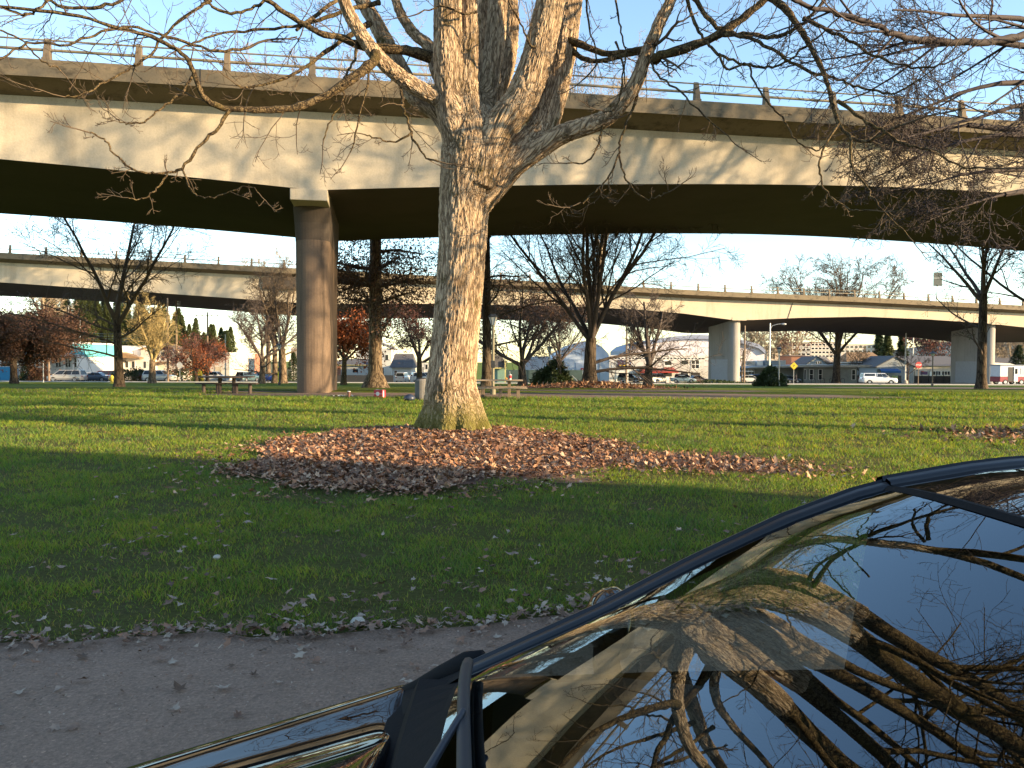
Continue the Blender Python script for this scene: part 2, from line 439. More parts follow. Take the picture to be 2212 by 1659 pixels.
def pier_near(t, X, w_, y_at, zt):
    p = nface(X) ; d = Vector((DX, DY, 0)); n = nn; o = Vector((0, y_at, 0))
    c0 = p + n * 1.6
    # column: long wall with a rounded nose, slight taper
    def ring(z, w, l0, l1, nose=1.0):
        out = []
        for k in range(19):
            a = pi * k / 18
            out.append(c0 + d * (-cos(a) * w / 2) + n * (l0 - sin(a) * w / 2 * nose + w / 2))
        out.append(c0 + d * (w / 2) + n * l1); out.append(c0 - d * (w / 2) + n * l1)
        return [v + Vector((0, 0, z)) for v in out]
    def loft(rings):
        k = len(rings[0]); V = [v for r in rings for v in r]
        F = [(i * k + j, i * k + (j + 1) % k, (i + 1) * k + (j + 1) % k, (i + 1) * k + j) for i in range(len(rings) - 1) for j in range(k)]
        F += [tuple(range(k))[::-1], tuple(range((len(rings) - 1) * k, len(rings) * k))]
        return V, F
    mb = MB(o); g0 = gz(p.x, p.y + 1.6) - 0.3
    mb.add(*loft([ring(z, w_ - 0.10 * (1 - (z - g0) / (zt - g0)), 0, 7.0) for z in np.linspace(g0, zt - 2.05, 14)]))
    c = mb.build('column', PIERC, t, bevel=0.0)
    mb = MB(o)
    mb.add(*loft([ring(z, wv, lo, 7.6, 0.55) for z, wv, lo in ((zt - 2.05, w_ + 0.0, -0.03), (zt - 1.2, w_ + 0.05, -0.25), (zt - 0.45, w_ + 0.10, -0.6), (zt + 0.25, w_ + 0.10, -0.6))]))
    mb.build('pier_head', SOFFIT, t)
    mb = MB(o); M4 = Matrix.Translation(p + Vector((0, 0, 0))) @ Matrix.Rotation(math.atan2(DY, DX), 4, 'Z')
    mb.box(-w_ / 2 + 0.01, w_ / 2 + 0.03, 0.06, 1.8, zt - 0.50, zt + 0.02, M4); mb.build('bearing_block', CONC, t, bevel=0.03)
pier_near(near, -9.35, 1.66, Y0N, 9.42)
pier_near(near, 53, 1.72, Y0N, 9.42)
# pale patch where the column's left flank was repainted
# ---------- farther viaduct
YF = 121.2
ft = [(-200, 19.5), (-72, 16.4), (-32.7, 15.15), (0, 14.05), (32.8, 12.95), (60, 12.4), (91, 11.45), (200, 8.6)]
fb = [(-200, 15.6), (-95, 12.9), (-72, 12.4), (-50, 11.2), (-31, 10.1), (-26, 10.1), (-12.6, 10.35), (-3.8, 10.35), (10.2, 10.25), (20, 9.95), (28, 9.4), (36, 8.5), (39, 8.45), (48, 8.95), (60, 9.3), (72, 9.0), (84, 8.4), (91, 7.8), (95, 7.5), (110, 7.8), (200, 5.4)]
far, fface, fn = viaduct('farther concrete viaduct crossing low over the street in the distance', YF, DX, DY,
    ft, fb, 20.0, (-150, 170), 1.7, 0.8, (-70.3, 4.55), lambda X: float(np.interp(X, [-100, 100], [0.5, 2.0])), 0.4, 1.15, 2, res=2.0)
def pier_far(X, w_, zt, L=9):
    p = fface(X); d = Vector((DX, DY, 0)); n = fn; o = Vector((0, YF, 0)); c0 = p + n * 1.0
    mb = MB(o); g0 = gz(p.x, p.y) - 0.4
    rings = []
    for z in (g0, (g0 + zt) / 2, zt + 0.3):
        r_ = []
        for k in range(13):
            a = pi * k / 12; r_.append(c0 + d * (-cos(a) * w_ / 2) + n * (w_ / 2 - sin(a) * w_ / 2) + Vector((0, 0, z)))
        r_ += [c0 + d * (w_ / 2) + n * L + Vector((0, 0, z)), c0 - d * (w_ / 2) + n * L + Vector((0, 0, z))]
        rings.append(r_)
    k = 15; V = [v for r_ in rings for v in r_]
    F = [(i * k + j, i * k + (j + 1) % k, (i + 1) * k + (j + 1) % k, (i + 1) * k + j) for i in range(2) for j in range(k)]
    mb.add(V, F); col = mb.build('column', PIERF, far)
    # grey repaint patches on the column
    M4 = Matrix.Translation(c0 + n * (w_ / 2)) @ Matrix.Rotation(math.atan2(DY, DX), 4, 'Z')
    mb = MB(o); mb.box(-w_ / 2 - 0.012, -w_ / 2 + 0.02, 0.3, L * 0.75, g0 + 0.5, g0 + 4.4, M4); mb.build('paint_patch', PATCH, col)
    mb = MB(o); M4b = Matrix.Translation(c0) @ Matrix.Rotation(math.atan2(DY, DX), 4, 'Z')
    mb.box(-w_ / 2 - 0.3, w_ / 2 + 0.3, -0.95, 0.8, zt - 0.05, zt + 0.45, M4b); mb.build('bearing_block', CONC, far)
for X, zt in ((-29, 10.1), (37.6, 8.45), (85.4, 8.3), (-96, 12.7)): pier_far(X, 1.95, zt)
mb = MB((0, YF, 0))
for X in (46.5,):
    p = fface(X); T = float(np.interp(X, *zip(*ft))); B = float(np.interp(X, *zip(*fb)))
    mb.bar(p - fn * 0.01 + Vector((-0.4, 0, B)), p - fn * 0.01 + Vector((0.4, 0, T - 1.2)), 0.09, 0.03, up=(0, 1, 0))
mb.build('girder_joint', BLACK, far)
# step at the half joint of the far viaduct, left of the near column
p = fface(-37)
mb = MB((0, YF, 0)); mb.box(p.x, p.x + 5.5, p.y - 0.35, p.y + 0.5, 12.2, 13.9); mb.build('half_joint', SOFFIT, far)
# sign on the far viaduct
q = fface(72.4); q = q - fn * 1.4; base_z = 12.0
sg = thing('road_sign', 'small grey rectangular road sign on a pole above the farther viaduct', 'sign', (q.x, q.y, base_z))
mb = MB(); mb.tube([(0, 0, -0.9), (0, 0, 5.0)], 0.10, 8); mb.build('post', STEEL, sg)
mb = MB(); mb.box(-0.75, 0.75, -0.16, -0.11, 2.6, 4.9); mb.build('sign_panel', M('sign_back_metal', (0.045, 0.065, 0.065), 0.6, 0.1), sg, bevel=0.02)
mb = MB(); mb.box(-0.75, 0.75, -0.20, -0.165, 3.9, 3.98); mb.build('sign_bracket', STEEL, sg)

# ------------------------------------------------------------------ branch meshes
class Branches:
    """collects polylines with radii and turns them into tubes in batches"""
    def __init__(s): s.d = {}
    def add(s, pts, rad, k):
        s.d.setdefault((len(pts), k), []).append((pts, rad))
    def arrays(s, org=(0, 0, 0)):
        Vs = []; Fs = []; off = 0; o = np.array(org, dtype=np.float64)
        for (n, k), L in s.d.items():
            P = np.array([a for a, _ in L], dtype=np.float64) - o     # m,n,3
            Rr = np.array([b for _, b in L], dtype=np.float64)
            T = np.gradient(P, axis=1); T /= np.linalg.norm(T, axis=2, keepdims=True) + 1e-9
            mean = P[:, -1] - P[:, 0]; mean /= np.linalg.norm(mean, axis=1, keepdims=True) + 1e-9
            ref = np.where((np.abs(mean[:, 0]) < 0.6)[:, None], np.array([1., 0, 0]), np.array([0, 0.8, 0.6]))
            X = np.cross(T, ref[:, None, :]); X /= np.linalg.norm(X, axis=2, keepdims=True) + 1e-9
            Yv = np.cross(T, X)
            a = 2 * pi * np.arange(k) / k
            V = P[:, :, None, :] + (X[:, :, None, :] * np.cos(a)[None, None, :, None] + Yv[:, :, None, :] * np.sin(a)[None, None, :, None]) * Rr[:, :, None, None]
            m = len(L); V = V.reshape(-1, 3)
            i = np.arange(n - 1)[:, None]; j = np.arange(k)[None, :]
            f = np.stack([i * k + j, i * k + (j + 1) % k, (i + 1) * k + (j + 1) % k, (i + 1) * k + j], -1).reshape(-1, 4)
            F = (f[None] + (np.arange(m) * n * k)[:, None, None]).reshape(-1, 4) + off
            Vs.append(V); Fs.append(F); off += len(V)
        return np.concatenate(Vs), np.concatenate(Fs)
    def build(s, name, mat, parent, org=(0, 0, 0), smooth=True):
        V, F = s.arrays(org); return mesh_obj(name, V, F, mat, parent, smooth)
def rv(r_): 
    while True:
        v = (r_.uniform(-1, 1), r_.uniform(-1, 1), r_.uniform(-1, 1)); l = v[0] ** 2 + v[1] ** 2 + v[2] ** 2
        if 0.01 < l < 1: l = l ** 0.5; return Vector((v[0] / l, v[1] / l, v[2] / l))
def grow(B, r_, p, d, L, r, lev, sp, tips=None):
    """sp: dict n, k, ch, ang, ratio, wig, up, rmin, droop per level (lists)"""
    n = sp['n'][lev]; k = sp['k'][lev]
    pts = [tuple(p)]; rad = [r]; pos = [p.copy()]; dirs = [d.copy()]
    cur = p.copy(); dd = d.copy(); r1 = max(sp['rmin'], r * sp['taper'][lev])
    for i in range(1, n):
        dd = (dd + rv(r_) * sp['wig'][lev] + Vector((0, 0, sp['up'][lev]))).normalized()
        cur = cur + dd * (L / (n - 1)); rr = r + (r1 - r) * (i / (n - 1)) ** 0.8
        pts.append(tuple(cur)); rad.append(rr); pos.append(cur.copy()); dirs.append(dd.copy())
    B.add(pts, rad, k)
    if tips is not None and lev >= sp['last'] - 1: tips.append((cur.copy(), dd.copy()))
    if lev >= sp['last']: return
    nc = sp['ch'][lev]; nc = max(1, int(round(nc * r_.uniform(0.75, 1.25))))
    for c in range(nc):
        f = sp['f0'][lev] + (1 - sp['f0'][lev]) * (c + r_.uniform(0.2, 0.9)) / nc
        x = min(f, 0.999) * (n - 1); i = int(x); q = pos[i].lerp(pos[i + 1], x - i); dl = dirs[min(i + 1, n - 1)]
        a = R(r_.uniform(*sp['ang'][lev])); s_ = rv(r_); s_ = (s_ - dl * s_.dot(dl))
        if s_.length < 1e-3: continue
        s_.normalize(); nd = (dl * cos(a) + s_ * sin(a)).normalized()
        if sp.get('noback') and nd.z < -0.3: nd.z *= -0.3; nd.normalize()
        rr = (rad[i] * (1 - (x - i)) + rad[i + 1] * (x - i)) * sp['rr'][lev] * r_.uniform(0.75, 1.1)
        grow(B, r_, q, nd, L * sp['ratio'][lev] * r_.uniform(0.65, 1.2) * (1.15 - 0.5 * f), max(sp['rmin'], rr), lev + 1, sp, tips)
SP_MAIN = dict(n=[9, 7, 6, 5, 4], k=[8, 6, 5, 4, 3], ch=[7, 6, 6, 4, 0], f0=[0.15, 0.15, 0.15, 0.2, 0], ang=[(25, 60), (30, 70), (30, 75), (30, 80)],
    ratio=[0.6, 0.55, 0.5, 0.5], rr=[0.6, 0.55, 0.55, 0.6], wig=[0.12, 0.2, 0.25, 0.3, 0.3], up=[0.05, 0.02, 0.0, 0.05, 0.1], taper=[0.35, 0.35, 0.4, 0.5, 0.6], rmin=0.005, last=4)
def bark_mat(name, hi, lo, moss=0.0, moss_z=0.0, ridge=(9, 9, 1.5), disp=0.0, attr=False, scl=1.0):
    m, t, b = new_mat(name)
    tc = N(t, 'TexCoord')
    if attr:
        at_ = N(t, 'Attribute'); at_.attribute_name = 'bark'; src = at_.outputs['Vector']
    else: src = tc.outputs['Object']
    mp = N(t, 'Mapping'); mp.inputs['Scale'].default_value = ridge; t.links.new(src, mp.inputs[0])
    wz = N(t, 'TexNoise'); wz.inputs['Scale'].default_value = 0.55; wz.inputs['Detail'].default_value = 3; t.links.new(mp.outputs[0], wz.inputs['Vector'])
    ad = N(t, 'Vector' + 'Math'); ad.operation = 'ADD'
    sc = N(t, 'Vector' + 'Math'); sc.operation = 'SCALE'; sc.inputs[3].default_value = 1.1
    t.links.new(wz.outputs['Color'], sc.inputs[0]); t.links.new(mp.outputs[0], ad.inputs[0]); t.links.new(sc.outputs[0], ad.inputs[1])
    vo = N(t, 'TexVoronoi'); vo.feature = 'DISTANCE_TO_EDGE'; vo.inputs['Scale'].default_value = scl; t.links.new(ad.outputs[0], vo.inputs['Vector'])
    fis = []
    for sc_, w_ in ((0.62, 7.5), (1.35, 6.0)):
        nf = N(t, 'TexNoise'); nf.inputs['Scale'].default_value = sc_ * scl; nf.inputs['Detail'].default_value = 2.5; nf.inputs['Distortion'].default_value = 0.35
        t.links.new(mp.outputs[0], nf.inputs['Vector'])
        s1 = N(t, 'Math'); s1.operation = 'SUBTRACT'; s1.inputs[1].default_value = 0.5; t.links.new(nf.outputs[0], s1.inputs[0])
        s2 = N(t, 'Math'); s2.operation = 'ABSOLUTE'; t.links.new(s1.outputs[0], s2.inputs[0])
        s3 = N(t, 'Math'); s3.operation = 'MULTIPLY'; s3.use_clamp = True; s3.inputs[1].default_value = w_ * 1.6; t.links.new(s2.outputs[0], s3.inputs[0]); fis.append(s3)
    vr = ramp(t, vo.outputs['Distance'], [(0.0, (0.35, 0.35, 0.35)), (0.08, (0.9, 0.9, 0.9)), (0.2, (1, 1, 1))])
    f1 = N(t, 'Math'); f1.operation = 'MULTIPLY_ADD'; f1.inputs[1].default_value = 0.6; t.links.new(fis[0].outputs[0], f1.inputs[0])
    f0 = N(t, 'Math'); f0.operation = 'MULTIPLY'; f0.inputs[1].default_value = 0.4; t.links.new(fis[1].outputs[0], f0.inputs[0]); t.links.new(f0.outputs[0], f1.inputs[2])
    edge = N(t, 'Math'); edge.operation = 'MULTIPLY'; t.links.new(f1.outputs[0], edge.inputs[0]); t.links.new(vr.outputs[0], edge.inputs[1])
    n2 = noise(t, 3.0, 6, 0.75, vec=mp.outputs[0]); n3 = noise(t, 1.4, 4, 0.6); n4 = noise(t, 30, 4, 0.7)
    h1 = N(t, 'Math'); h1.operation = 'MULTIPLY'; h1.inputs[1].default_value = 0.75; t.links.new(edge.outputs[0], h1.inputs[0])
    h2 = N(t, 'Math'); h2.operation = 'MULTIPLY_ADD'; h2.inputs[1].default_value = 0.45; t.links.new(n2.outputs[0], h2.inputs[0]); t.links.new(h1.outputs[0], h2.inputs[2])
    c = ramp(t, h2.outputs[0], [(0.2, tuple(x * 0.4 for x in lo)), (0.5, lo), (0.78, hi), (1.0, tuple(min(1, x * 1.15) for x in hi))])
    v = ramp(t, n3.outputs[0], [(0.3, (0.72, 0.70, 0.66)), (0.7, (1.1, 1.08, 1.05))])
    c2 = mixc(t, 1.0, c.outputs[0], v.outputs[0], 'MULTIPLY')
    if moss > 0:
        mn = noise(t, 2.2, 6, 0.75); mr = ramp(t, mn.outputs[0], [(0.62 - 0.12 * moss, (0, 0, 0)), (0.68, (1, 1, 1))])
        c2 = mixc(t, mr.outputs[0], c2, (0.075, 0.055, 0.018))
        if moss_z:
            sep = N(t, 'SeparateXYZ'); t.links.new(tc.outputs['Object'], sep.inputs[0])
            zz = N(t, 'MapRange'); zz.inputs[1].default_value = 0.15; zz.inputs[2].default_value = moss_z; zz.inputs[3].default_value = 1; zz.inputs[4].default_value = 0
            t.links.new(sep.outputs[2], zz.inputs[0])
            mm = N(t, 'Math'); mm.operation = 'MULTIPLY_ADD'; mm.inputs[1].default_value = 1.1; t.links.new(n2.outputs[0], mm.inputs[0])
            ms = N(t, 'Math'); ms.operation = 'SUBTRACT'; t.links.new(zz.outputs[0], mm.inputs[2]); t.links.new(mm.outputs[0], ms.inputs[0]); ms.inputs[1].default_value = 0.62
            mr2 = ramp(t, ms.outputs[0], [(0.35, (0, 0, 0)), (0.85, (0.85, 0.85, 0.85))])
            c2 = mixc(t, mr2.outputs[0], c2, (0.125, 0.115, 0.022))
    t.links.new(c2, b.inputs['Base Color']); b.inputs['Roughness'].default_value = 0.9; b.inputs['Specular IOR Level'].default_value = 0.15
    h3 = N(t, 'Math'); h3.operation = 'MULTIPLY_ADD'; h3.inputs[1].default_value = 0.18; t.links.new(n4.outputs[0], h3.inputs[0]); t.links.new(h2.outputs[0], h3.inputs[2])
    if disp:
        dn = N(t, 'Displacement'); dn.inputs['Scale'].default_value = disp; dn.inputs['Midlevel'].default_value = 0.6
        t.links.new(h3.outputs[0], dn.inputs['Height']); t.links.new(dn.outputs[0], t.nodes['Material Output'].inputs['Displacement'])
        m.displacement_method = 'BOTH'
    else: bump(t, b, h3.outputs[0], 0.8, 0.03)
    return m
BARK1 = bark_mat('furrowed_pale_bark', (0.49, 0.375, 0.255), (0.24, 0.17, 0.11), 0.6, 1.35, ridge=(19, 19, 2.7), disp=0.038, attr=True)
BARK1B = bark_mat('limb_bark', (0.15, 0.11, 0.06), (0.05, 0.036, 0.022), 0.9, 0, ridge=(12, 12, 12))  # limb tone darkened: shaded sides of the branches put into the colour
BARK2 = bark_mat('grey_brown_bark', (0.22, 0.165, 0.11), (0.09, 0.065, 0.045), 0.0, 0, ridge=(6, 6, 1.2))
BARK3 = bark_mat('dark_bark', (0.11, 0.085, 0.062), (0.05, 0.038, 0.03), 0.0, 0, ridge=(6, 6, 1.2))
TWIG = M('twig_bark', (0.08, 0.055, 0.032), 0.85, 0.25, 3)  # dark tone carries the shaded sides of fine twigs
TWIGD = M('dark_twig_bark', (0.075, 0.055, 0.045), 0.85, 0.25, 3)
TWIGL = M('pale_twig_bark', (0.30, 0.235, 0.16), 0.85, 0.2, 3)
TWIGY = M('yellowish_twig_bark', (0.34, 0.26, 0.11), 0.85, 0.2, 3)

# ------------------------------------------------------------------ the big tree in front
TB = at(985, 940, 16.0); TB.z = gz(TB.x, 16.0)
px2m = 1.0 / 1663.0
def trace(pts, w0, w1, D0, D1, sub=6, jit=0.0, r_=None, power=0.8):
    P = [at(x, y, D0 + (D1 - D0) * (i / (len(pts) - 1))) for i, (x, y) in enumerate(pts)]
    out = []; n = len(P)
    for i in range(n - 1):
        a, b, c, d = P[max(i - 1, 0)], P[i], P[i + 1], P[min(i + 2, n - 1)]
        for k in range(sub):
            u = k / sub
            out.append(0.5 * ((2 * b) + (c - a) * u + (2 * a - 5 * b + 4 * c - d) * u * u + (3 * b - a - 3 * c + d) * u ** 3))
    out.append(P[-1]); m = len(out)
    rad = []
    for i in range(m):
        f = i / (m - 1); D = D0 + (D1 - D0) * f
        rad.append((w0 + (w1 - w0) * f ** power) / 2 * D * px2m)
    if jit and r_:
        out = [p + rv(r_) * jit * (0.2 + min(1, i / 6)) for i, p in enumerate(out)]
    return out, rad
rt = random.Random(11)
maple = thing('maple_tree', 'large bare maple in front with thick pale furrowed trunk splitting into many upright limbs', 'tree', TB)
thick = []      # limbs merged into one continuous trunk surface
trunk_prof = [(985, 975, 150), (985, 950, 148), (982, 925, 138), (977, 900, 126), (972, 851, 110), (978, 791, 103), (986, 702, 99), (993, 613, 100), (1000, 523, 102), (1001, 473, 104), (1006, 420, 112), (1014, 370, 124), (1020, 325, 132), (1020, 280, 118), (1012, 240, 90)]
P = [at(x, y, 16.0) for x, y, w_ in trunk_prof]
thick.append((P, [w_ / 2 * 16 * px2m for _, _, w_ in trunk_prof]))
def T(pts, w0, w1, D0=16.0, D1=16.0, **k):
    a = trace(pts, w0, w1, D0, D1, **k); thick.append(a); return a
limbs = []
limbs.append(T([(990, 300), (960, 224), (913, 196), (862, 164), (811, 116), (775, 65), (749, 18), (735, -40)], 40, 24, 15.8, 15.0))
limbs.append(T([(985, 300), (946, 240), (895, 204), (862, 145), (833, 91), (804, 36), (782, 0), (765, -50)], 48, 26, 16.2, 17.4))
limbs.append(T([(985, 230), (945, 160), (931, 105), (895, 73), (869, 36), (855, 0), (840, -60)], 30, 16, 16.3, 17.6))
limbs.append(T([(1000, 330), (978, 255), (971, 182), (967, 91), (967, 0), (960, -90)], 68, 56, 15.8, 15.5))
limbs.append(T([(1020, 330), (1015, 236), (1011, 164), (1016, 91), (1018, 0), (1025, -90)], 52, 40, 15.7, 15.9))
limbs.append(T([(1030, 330), (1044, 236), (1058, 164), (1069, 91), (1077, 0), (1090, -80)], 50, 38, 16.0, 16.6))
limbs.append(T([(1030, 400), (1069, 291), (1124, 218), (1160, 127), (1182, 36), (1189, 0), (1200, -90)], 80, 56, 15.8, 15.4))
limbs.append(T([(1030, 430), (1113, 340), (1167, 284), (1197, 200), (1218, 109), (1233, 0), (1245, -70)], 76, 44, 16.0, 16.7))
limbs.append(T([(1100, 365), (1182, 309), (1222, 287), (1295, 262), (1331, 236), (1371, 182), (1393, 127), (1422, 55), (1450, 0), (1475, -60)], 48, 20, 16.0, 15.0))
limbs.append(T([(1050, 300), (1060, 240), (1095, 150), (1107, 60), (1105, 0), (1115, -80)], 34, 26, 16.8, 18.0))
limbs.append(T([(1000, 300), (1040, 120), (1045, 0), (1050, -90)], 30, 24, 16.9, 17.6))
NLIMB = sum(len(p) - 1 for p, _ in thick)
# spreading roots
for a0, L, r0 in ((-2.9, 0.62, .33), (-2.35, 0.5, .32), (-1.75, 0.5, .34), (-1.1, 0.55, .33), (-0.5, 0.62, .32), (0.2, 0.5, .3), (0.9, 0.55, .32), (1.6, 0.5, .32), (2.3, 0.55, .32), (2.9, 0.5, .3)):
    c = at(982, 900, 16.0); pts = []; rad = []
    for i in range(7):
        f = i / 6; rr = 0.14 + (L + .14) * f; zz = gz(TB.x, 16) + 1.0 * (1 - f) ** 1.5 - 0.14 * f
        pts.append(Vector((c.x + rr * cos(a0) * 1.0, c.y + rr * sin(a0), zz))); rad.append(r0 * 0.95 * (1 - 0.55 * f))
    thick.append((pts, rad))
Vv = []; Ff = []; off = 0
segA = []; segB = []; segR = []; segS = []
for (pts, rad) in thick:
    # dense resample, closed tubes
    mb = MB(TB); mb.tube(pts, rad, 20); Vv += mb.v; Ff += [tuple(i + off for i in f) for f in mb.f]; off += len(mb.v)
    s_ = rt.uniform(0, 5)
    for i in range(len(pts) - 1):
        segA.append(pts[i] - TB); segB.append(pts[i + 1] - TB); segR.append(rad[i]); segS.append(s_); s_ += (pts[i + 1] - pts[i]).length
tmp = mesh_obj('trunk_tmp', Vv, Ff, BARK1)
md = tmp.modifiers.new('r', 'REMESH'); md.mode = 'VOXEL'; md.voxel_size = 0.019; md.adaptivity = 0
ms = tmp.modifiers.new('s', 'SMOOTH'); ms.iterations = 22; ms.factor = 0.6
dg = bpy.context.evaluated_depsgraph_get(); ev = tmp.evaluated_get(dg); me = bpy.data.meshes.new_from_object(ev)
bpy.data.objects.remove(tmp)
me.name = 'trunk'
nV = len(me.vertices); co = np.empty(nV * 3, dtype=np.float32); me.vertices.foreach_get('co', co); co = co.reshape(-1, 3).astype(np.float64)
A = np.array(segA); Bq = np.array(segB); RR = np.array(segR); SS = np.array(segS)
bark = np.zeros((nV, 3), dtype=np.float32)
D_ = Bq - A; L2 = (D_ ** 2).sum(1)
DDv = D_ / np.sqrt(L2)[:, None]; DDv[NLIMB:] = (0, 0, 1)
for c0 in range(0, nV, 8000):
    q = co[c0:c0 + 8000]
    u = ((q[:, None, :] - A[None]) * D_[None]).sum(2) / L2[None]; u = np.clip(u, 0, 1)
    cp = A[None] + D_[None] * u[..., None]; dist = np.linalg.norm(q[:, None] - cp, axis=2) / RR[None]
    wgt = np.exp(-((dist - dist.min(1, keepdims=True)) / 0.12) ** 2); wgt /= wgt.sum(1, keepdims=True)
    dd = D_ / np.sqrt(L2)[:, None]; sd = (wgt[..., None] * DDv[None]).sum(1); sd /= np.linalg.norm(sd, axis=1, keepdims=True) + 1e-9
    j = dist.argmin(1); ii = np.arange(len(q))
    # frame that follows the limb: rotate the point's offset so that the limb's axis becomes vertical
    rel = q - (wgt[..., None] * cp).sum(1); 
    along = (q * sd).sum(1)
    perp = rel - sd * (rel * sd).sum(1)[:, None]
    cx_ = (wgt[..., None] * cp).sum(1)
    bark[c0:c0 + 8000] = np.stack([perp[:, 0] + 0.25 * cx_[:, 0], perp[:, 1] + 0.25 * cx_[:, 1], q[:, 2] * 0.6 + along * 0.4], 1)
at_ = me.attributes.new('bark', 'FLOAT_VECTOR', 'POINT'); at_.data.foreach_set('vector', bark.ravel())
me.materials.clear(); me.materials.append(BARK1)
me.polygons.foreach_set('use_smooth', np.ones(len(me.polygons), dtype=bool))
to = bpy.data.objects.new('trunk', me); COL.objects.link(to); to.parent = maple
# thinner branches, each traced where it runs, then dressed with twigs
BR = Branches(); TW = Branches()
SP_TW = dict(n=[6, 5, 4, 4], k=[4, 3, 3, 3], ch=[4, 3, 0, 0], f0=[0.2, 0.2, 0, 0], ang=[(25, 65), (25, 70), (30, 70)], ratio=[0.55, 0.55, 0.5],
    rr=[0.75, 0.8, 0.8], wig=[0.22, 0.28, 0.3, 0.3], up=[0.02, 0.08, 0.12, 0], taper=[0.5, 0.6, 0.7, 0.7], rmin=0.0042, last=2)
branches = []
def BRN(pts, w0, w1, D0, D1, tw=1.0, tl=0.9, k=7, jit=0.02, drop=-0.1):
    P, rad = trace(pts, w0, w1, D0, D1, sub=5, jit=jit * (0.45 if w0 > 12 else 1), r_=rt, power=0.55)
    BR.add([tuple(p) for p in P], [max(0.006, r * (1 + rt.uniform(-0.12, 0.16))) for r in rad], k)
    L = sum((P[i + 1] - P[i]).length for i in range(len(P) - 1))
    n = int(L * 2.6 * tw)
    for i in range(n):
        j = rt.randint(1, len(P) - 2); d = (P[j + 1] - P[j - 1]).normalized()
        s_ = rv(rt); s_ = (s_ - d * s_.dot(d)).normalized(); a = R(rt.uniform(30, 75))
        nd = (d * cos(a) + s_ * sin(a) + Vector((0, 0, drop))).normalized()
        grow(TW, rt, P[j], nd, tl * rt.uniform(0.35, 1.3), min(0.012, rad[j] * 0.5), 0, SP_TW)
    # continue the tip as a twig
    d = (P[-1] - P[-3]).normalized(); grow(TW, rt, P[-1], d, tl * 1.1, max(0.006, rad[-1]), 0, SP_TW)
    return P, rad
# left side
BRN([(931, 124), (877, 109), (822, 104), (778, 98), (731, 80), (691, 71), (618, 29), (578, 0), (520, -40)], 26, 9, 15.9, 14.6, 0.8)
BRN([(811, 118), (804, 135), (749, 178), (695, 211), (640, 232), (585, 237), (530, 236), (473, 231), (436, 204), (418, 156), (393, 116), (327, 80), (255, 60), (146, 30), (0, 15)], 26, 6, 15.1, 12.8, 1.1)
BRN([(495, 240), (470, 275), (436, 309), (393, 364), (364, 371), (330, 374), (291, 367), (247, 331), (225, 300), (196, 286)], 9, 3.5, 14.0, 13.4, 0.6, 0.6)
BRN([(393, 364), (410, 405), (430, 424), (473, 424), (538, 402), (560, 420)], 4.5, 2.5, 13.6, 13.2, 0.6, 0.4, 5)
BRN([(364, 371), (345, 400), (325, 418), (302, 430), (275, 425)], 5, 2.5, 13.6, 13.2, 0.9, 0.4, 5)
BRN([(418, 160), (400, 190), (375, 215), (345, 235), (310, 262), (280, 268), (250, 258)], 7, 3, 14.0, 13.5, 1.1, 0.5)
BRN([(455, 0), (425, 20), (364, 69), (316, 127), (276, 149), (218, 182), (175, 204), (142, 207)], 9, 3, 14.5, 13.0, 0.8)
BRN([(820, 5), (768, 18), (691, 44), (633, 58), (527, 67), (455, 78), (400, 100)], 12, 4, 16.0, 14.5, 1.0)
BRN([(800, 50), (760, 73), (700, 115), (673, 135), (618, 167), (538, 189), (509, 182)], 14, 4, 16.0, 14.4, 1.0)
BRN([(60, -15), (109, 0), (138, 18), (204, 16), (269, 0), (330, -25)], 7, 7, 14.0, 14.5, 0.8)
BRN([(130, -20), (80, 20), (55, 33), (0, 16), (-60, 10)], 6, 5, 13.0, 12.8, 1.0)
BRN([(600, -20), (560, 10), (510, 28), (460, 15), (430, -20)], 6, 6, 15, 14.5, 1.0)
BRN([(0, 130), (60, 95), (146, 95), (220, 70), (300, 60), (380, 85), (470, 110), (540, 100)], 4, 6, 13, 15.0, 1.0)
BRN([(0, 65), (50, 90), (90, 130), (130, 150)], 5, 3, 12.5, 13, 1.0, 0.6)
BRN([(640, 65), (700, 20), (760, -20)], 7, 8, 15, 16.0, 1.0)
BRN([(770, 90), (765, 130), (745, 170), (740, 215), (715, 260), (700, 300)], 7, 3, 15.3, 14.8, 1.0, 0.6)
BRN([(800, 130), (790, 200), (775, 260), (757, 330)], 6, 3, 15.3, 14.8, 1.2, 0.6)
BRN([(862, 170), (868, 210), (870, 235), (883, 265), (893, 300), (915, 335), (945, 350)], 8, 4, 15.5, 15.0, 1.2, 0.7)
BRN([(890, 285), (860, 305), (820, 300), (790, 290)], 5, 3, 15.4, 15, 1.2, 0.5)
# right side
BRN([(1415, 130), (1426, 120), (1517, 91), (1572, 62), (1626, 22), (1665, -15), (1700, -60)], 24, 14, 15.2, 14.4, 0.8)
BRN([(1205, 74), (1258, 98), (1313, 116), (1360, 112), (1390, 104)], 18, 12, 16.4, 15.4, 1.0)
BRN([(1228, 95), (1240, 112), (1258, 126), (1295, 131), (1368, 116), (1400, 118)], 14, 9, 16.5, 15.4, 1.2)
BRN([(1659, -10), (1699, 22), (1735, 73), (1753, 105), (1782, 164), (1797, 218), (1812, 266), (1837, 295), (1873, 306), (1917, 284), (1950, 269)], 18, 5, 14.4, 13.0, 1.0)
BRN([(1812, 266), (1782, 316), (1770, 364), (1782, 407), (1812, 440), (1848, 455), (1877, 451)], 6, 3, 13.3, 12.8, 0.9, 0.5)
BRN([(1837, 295), (1842, 364), (1873, 407), (1899, 447), (1961, 506)], 7, 3, 13.2, 12.6, 0.8, 0.5)
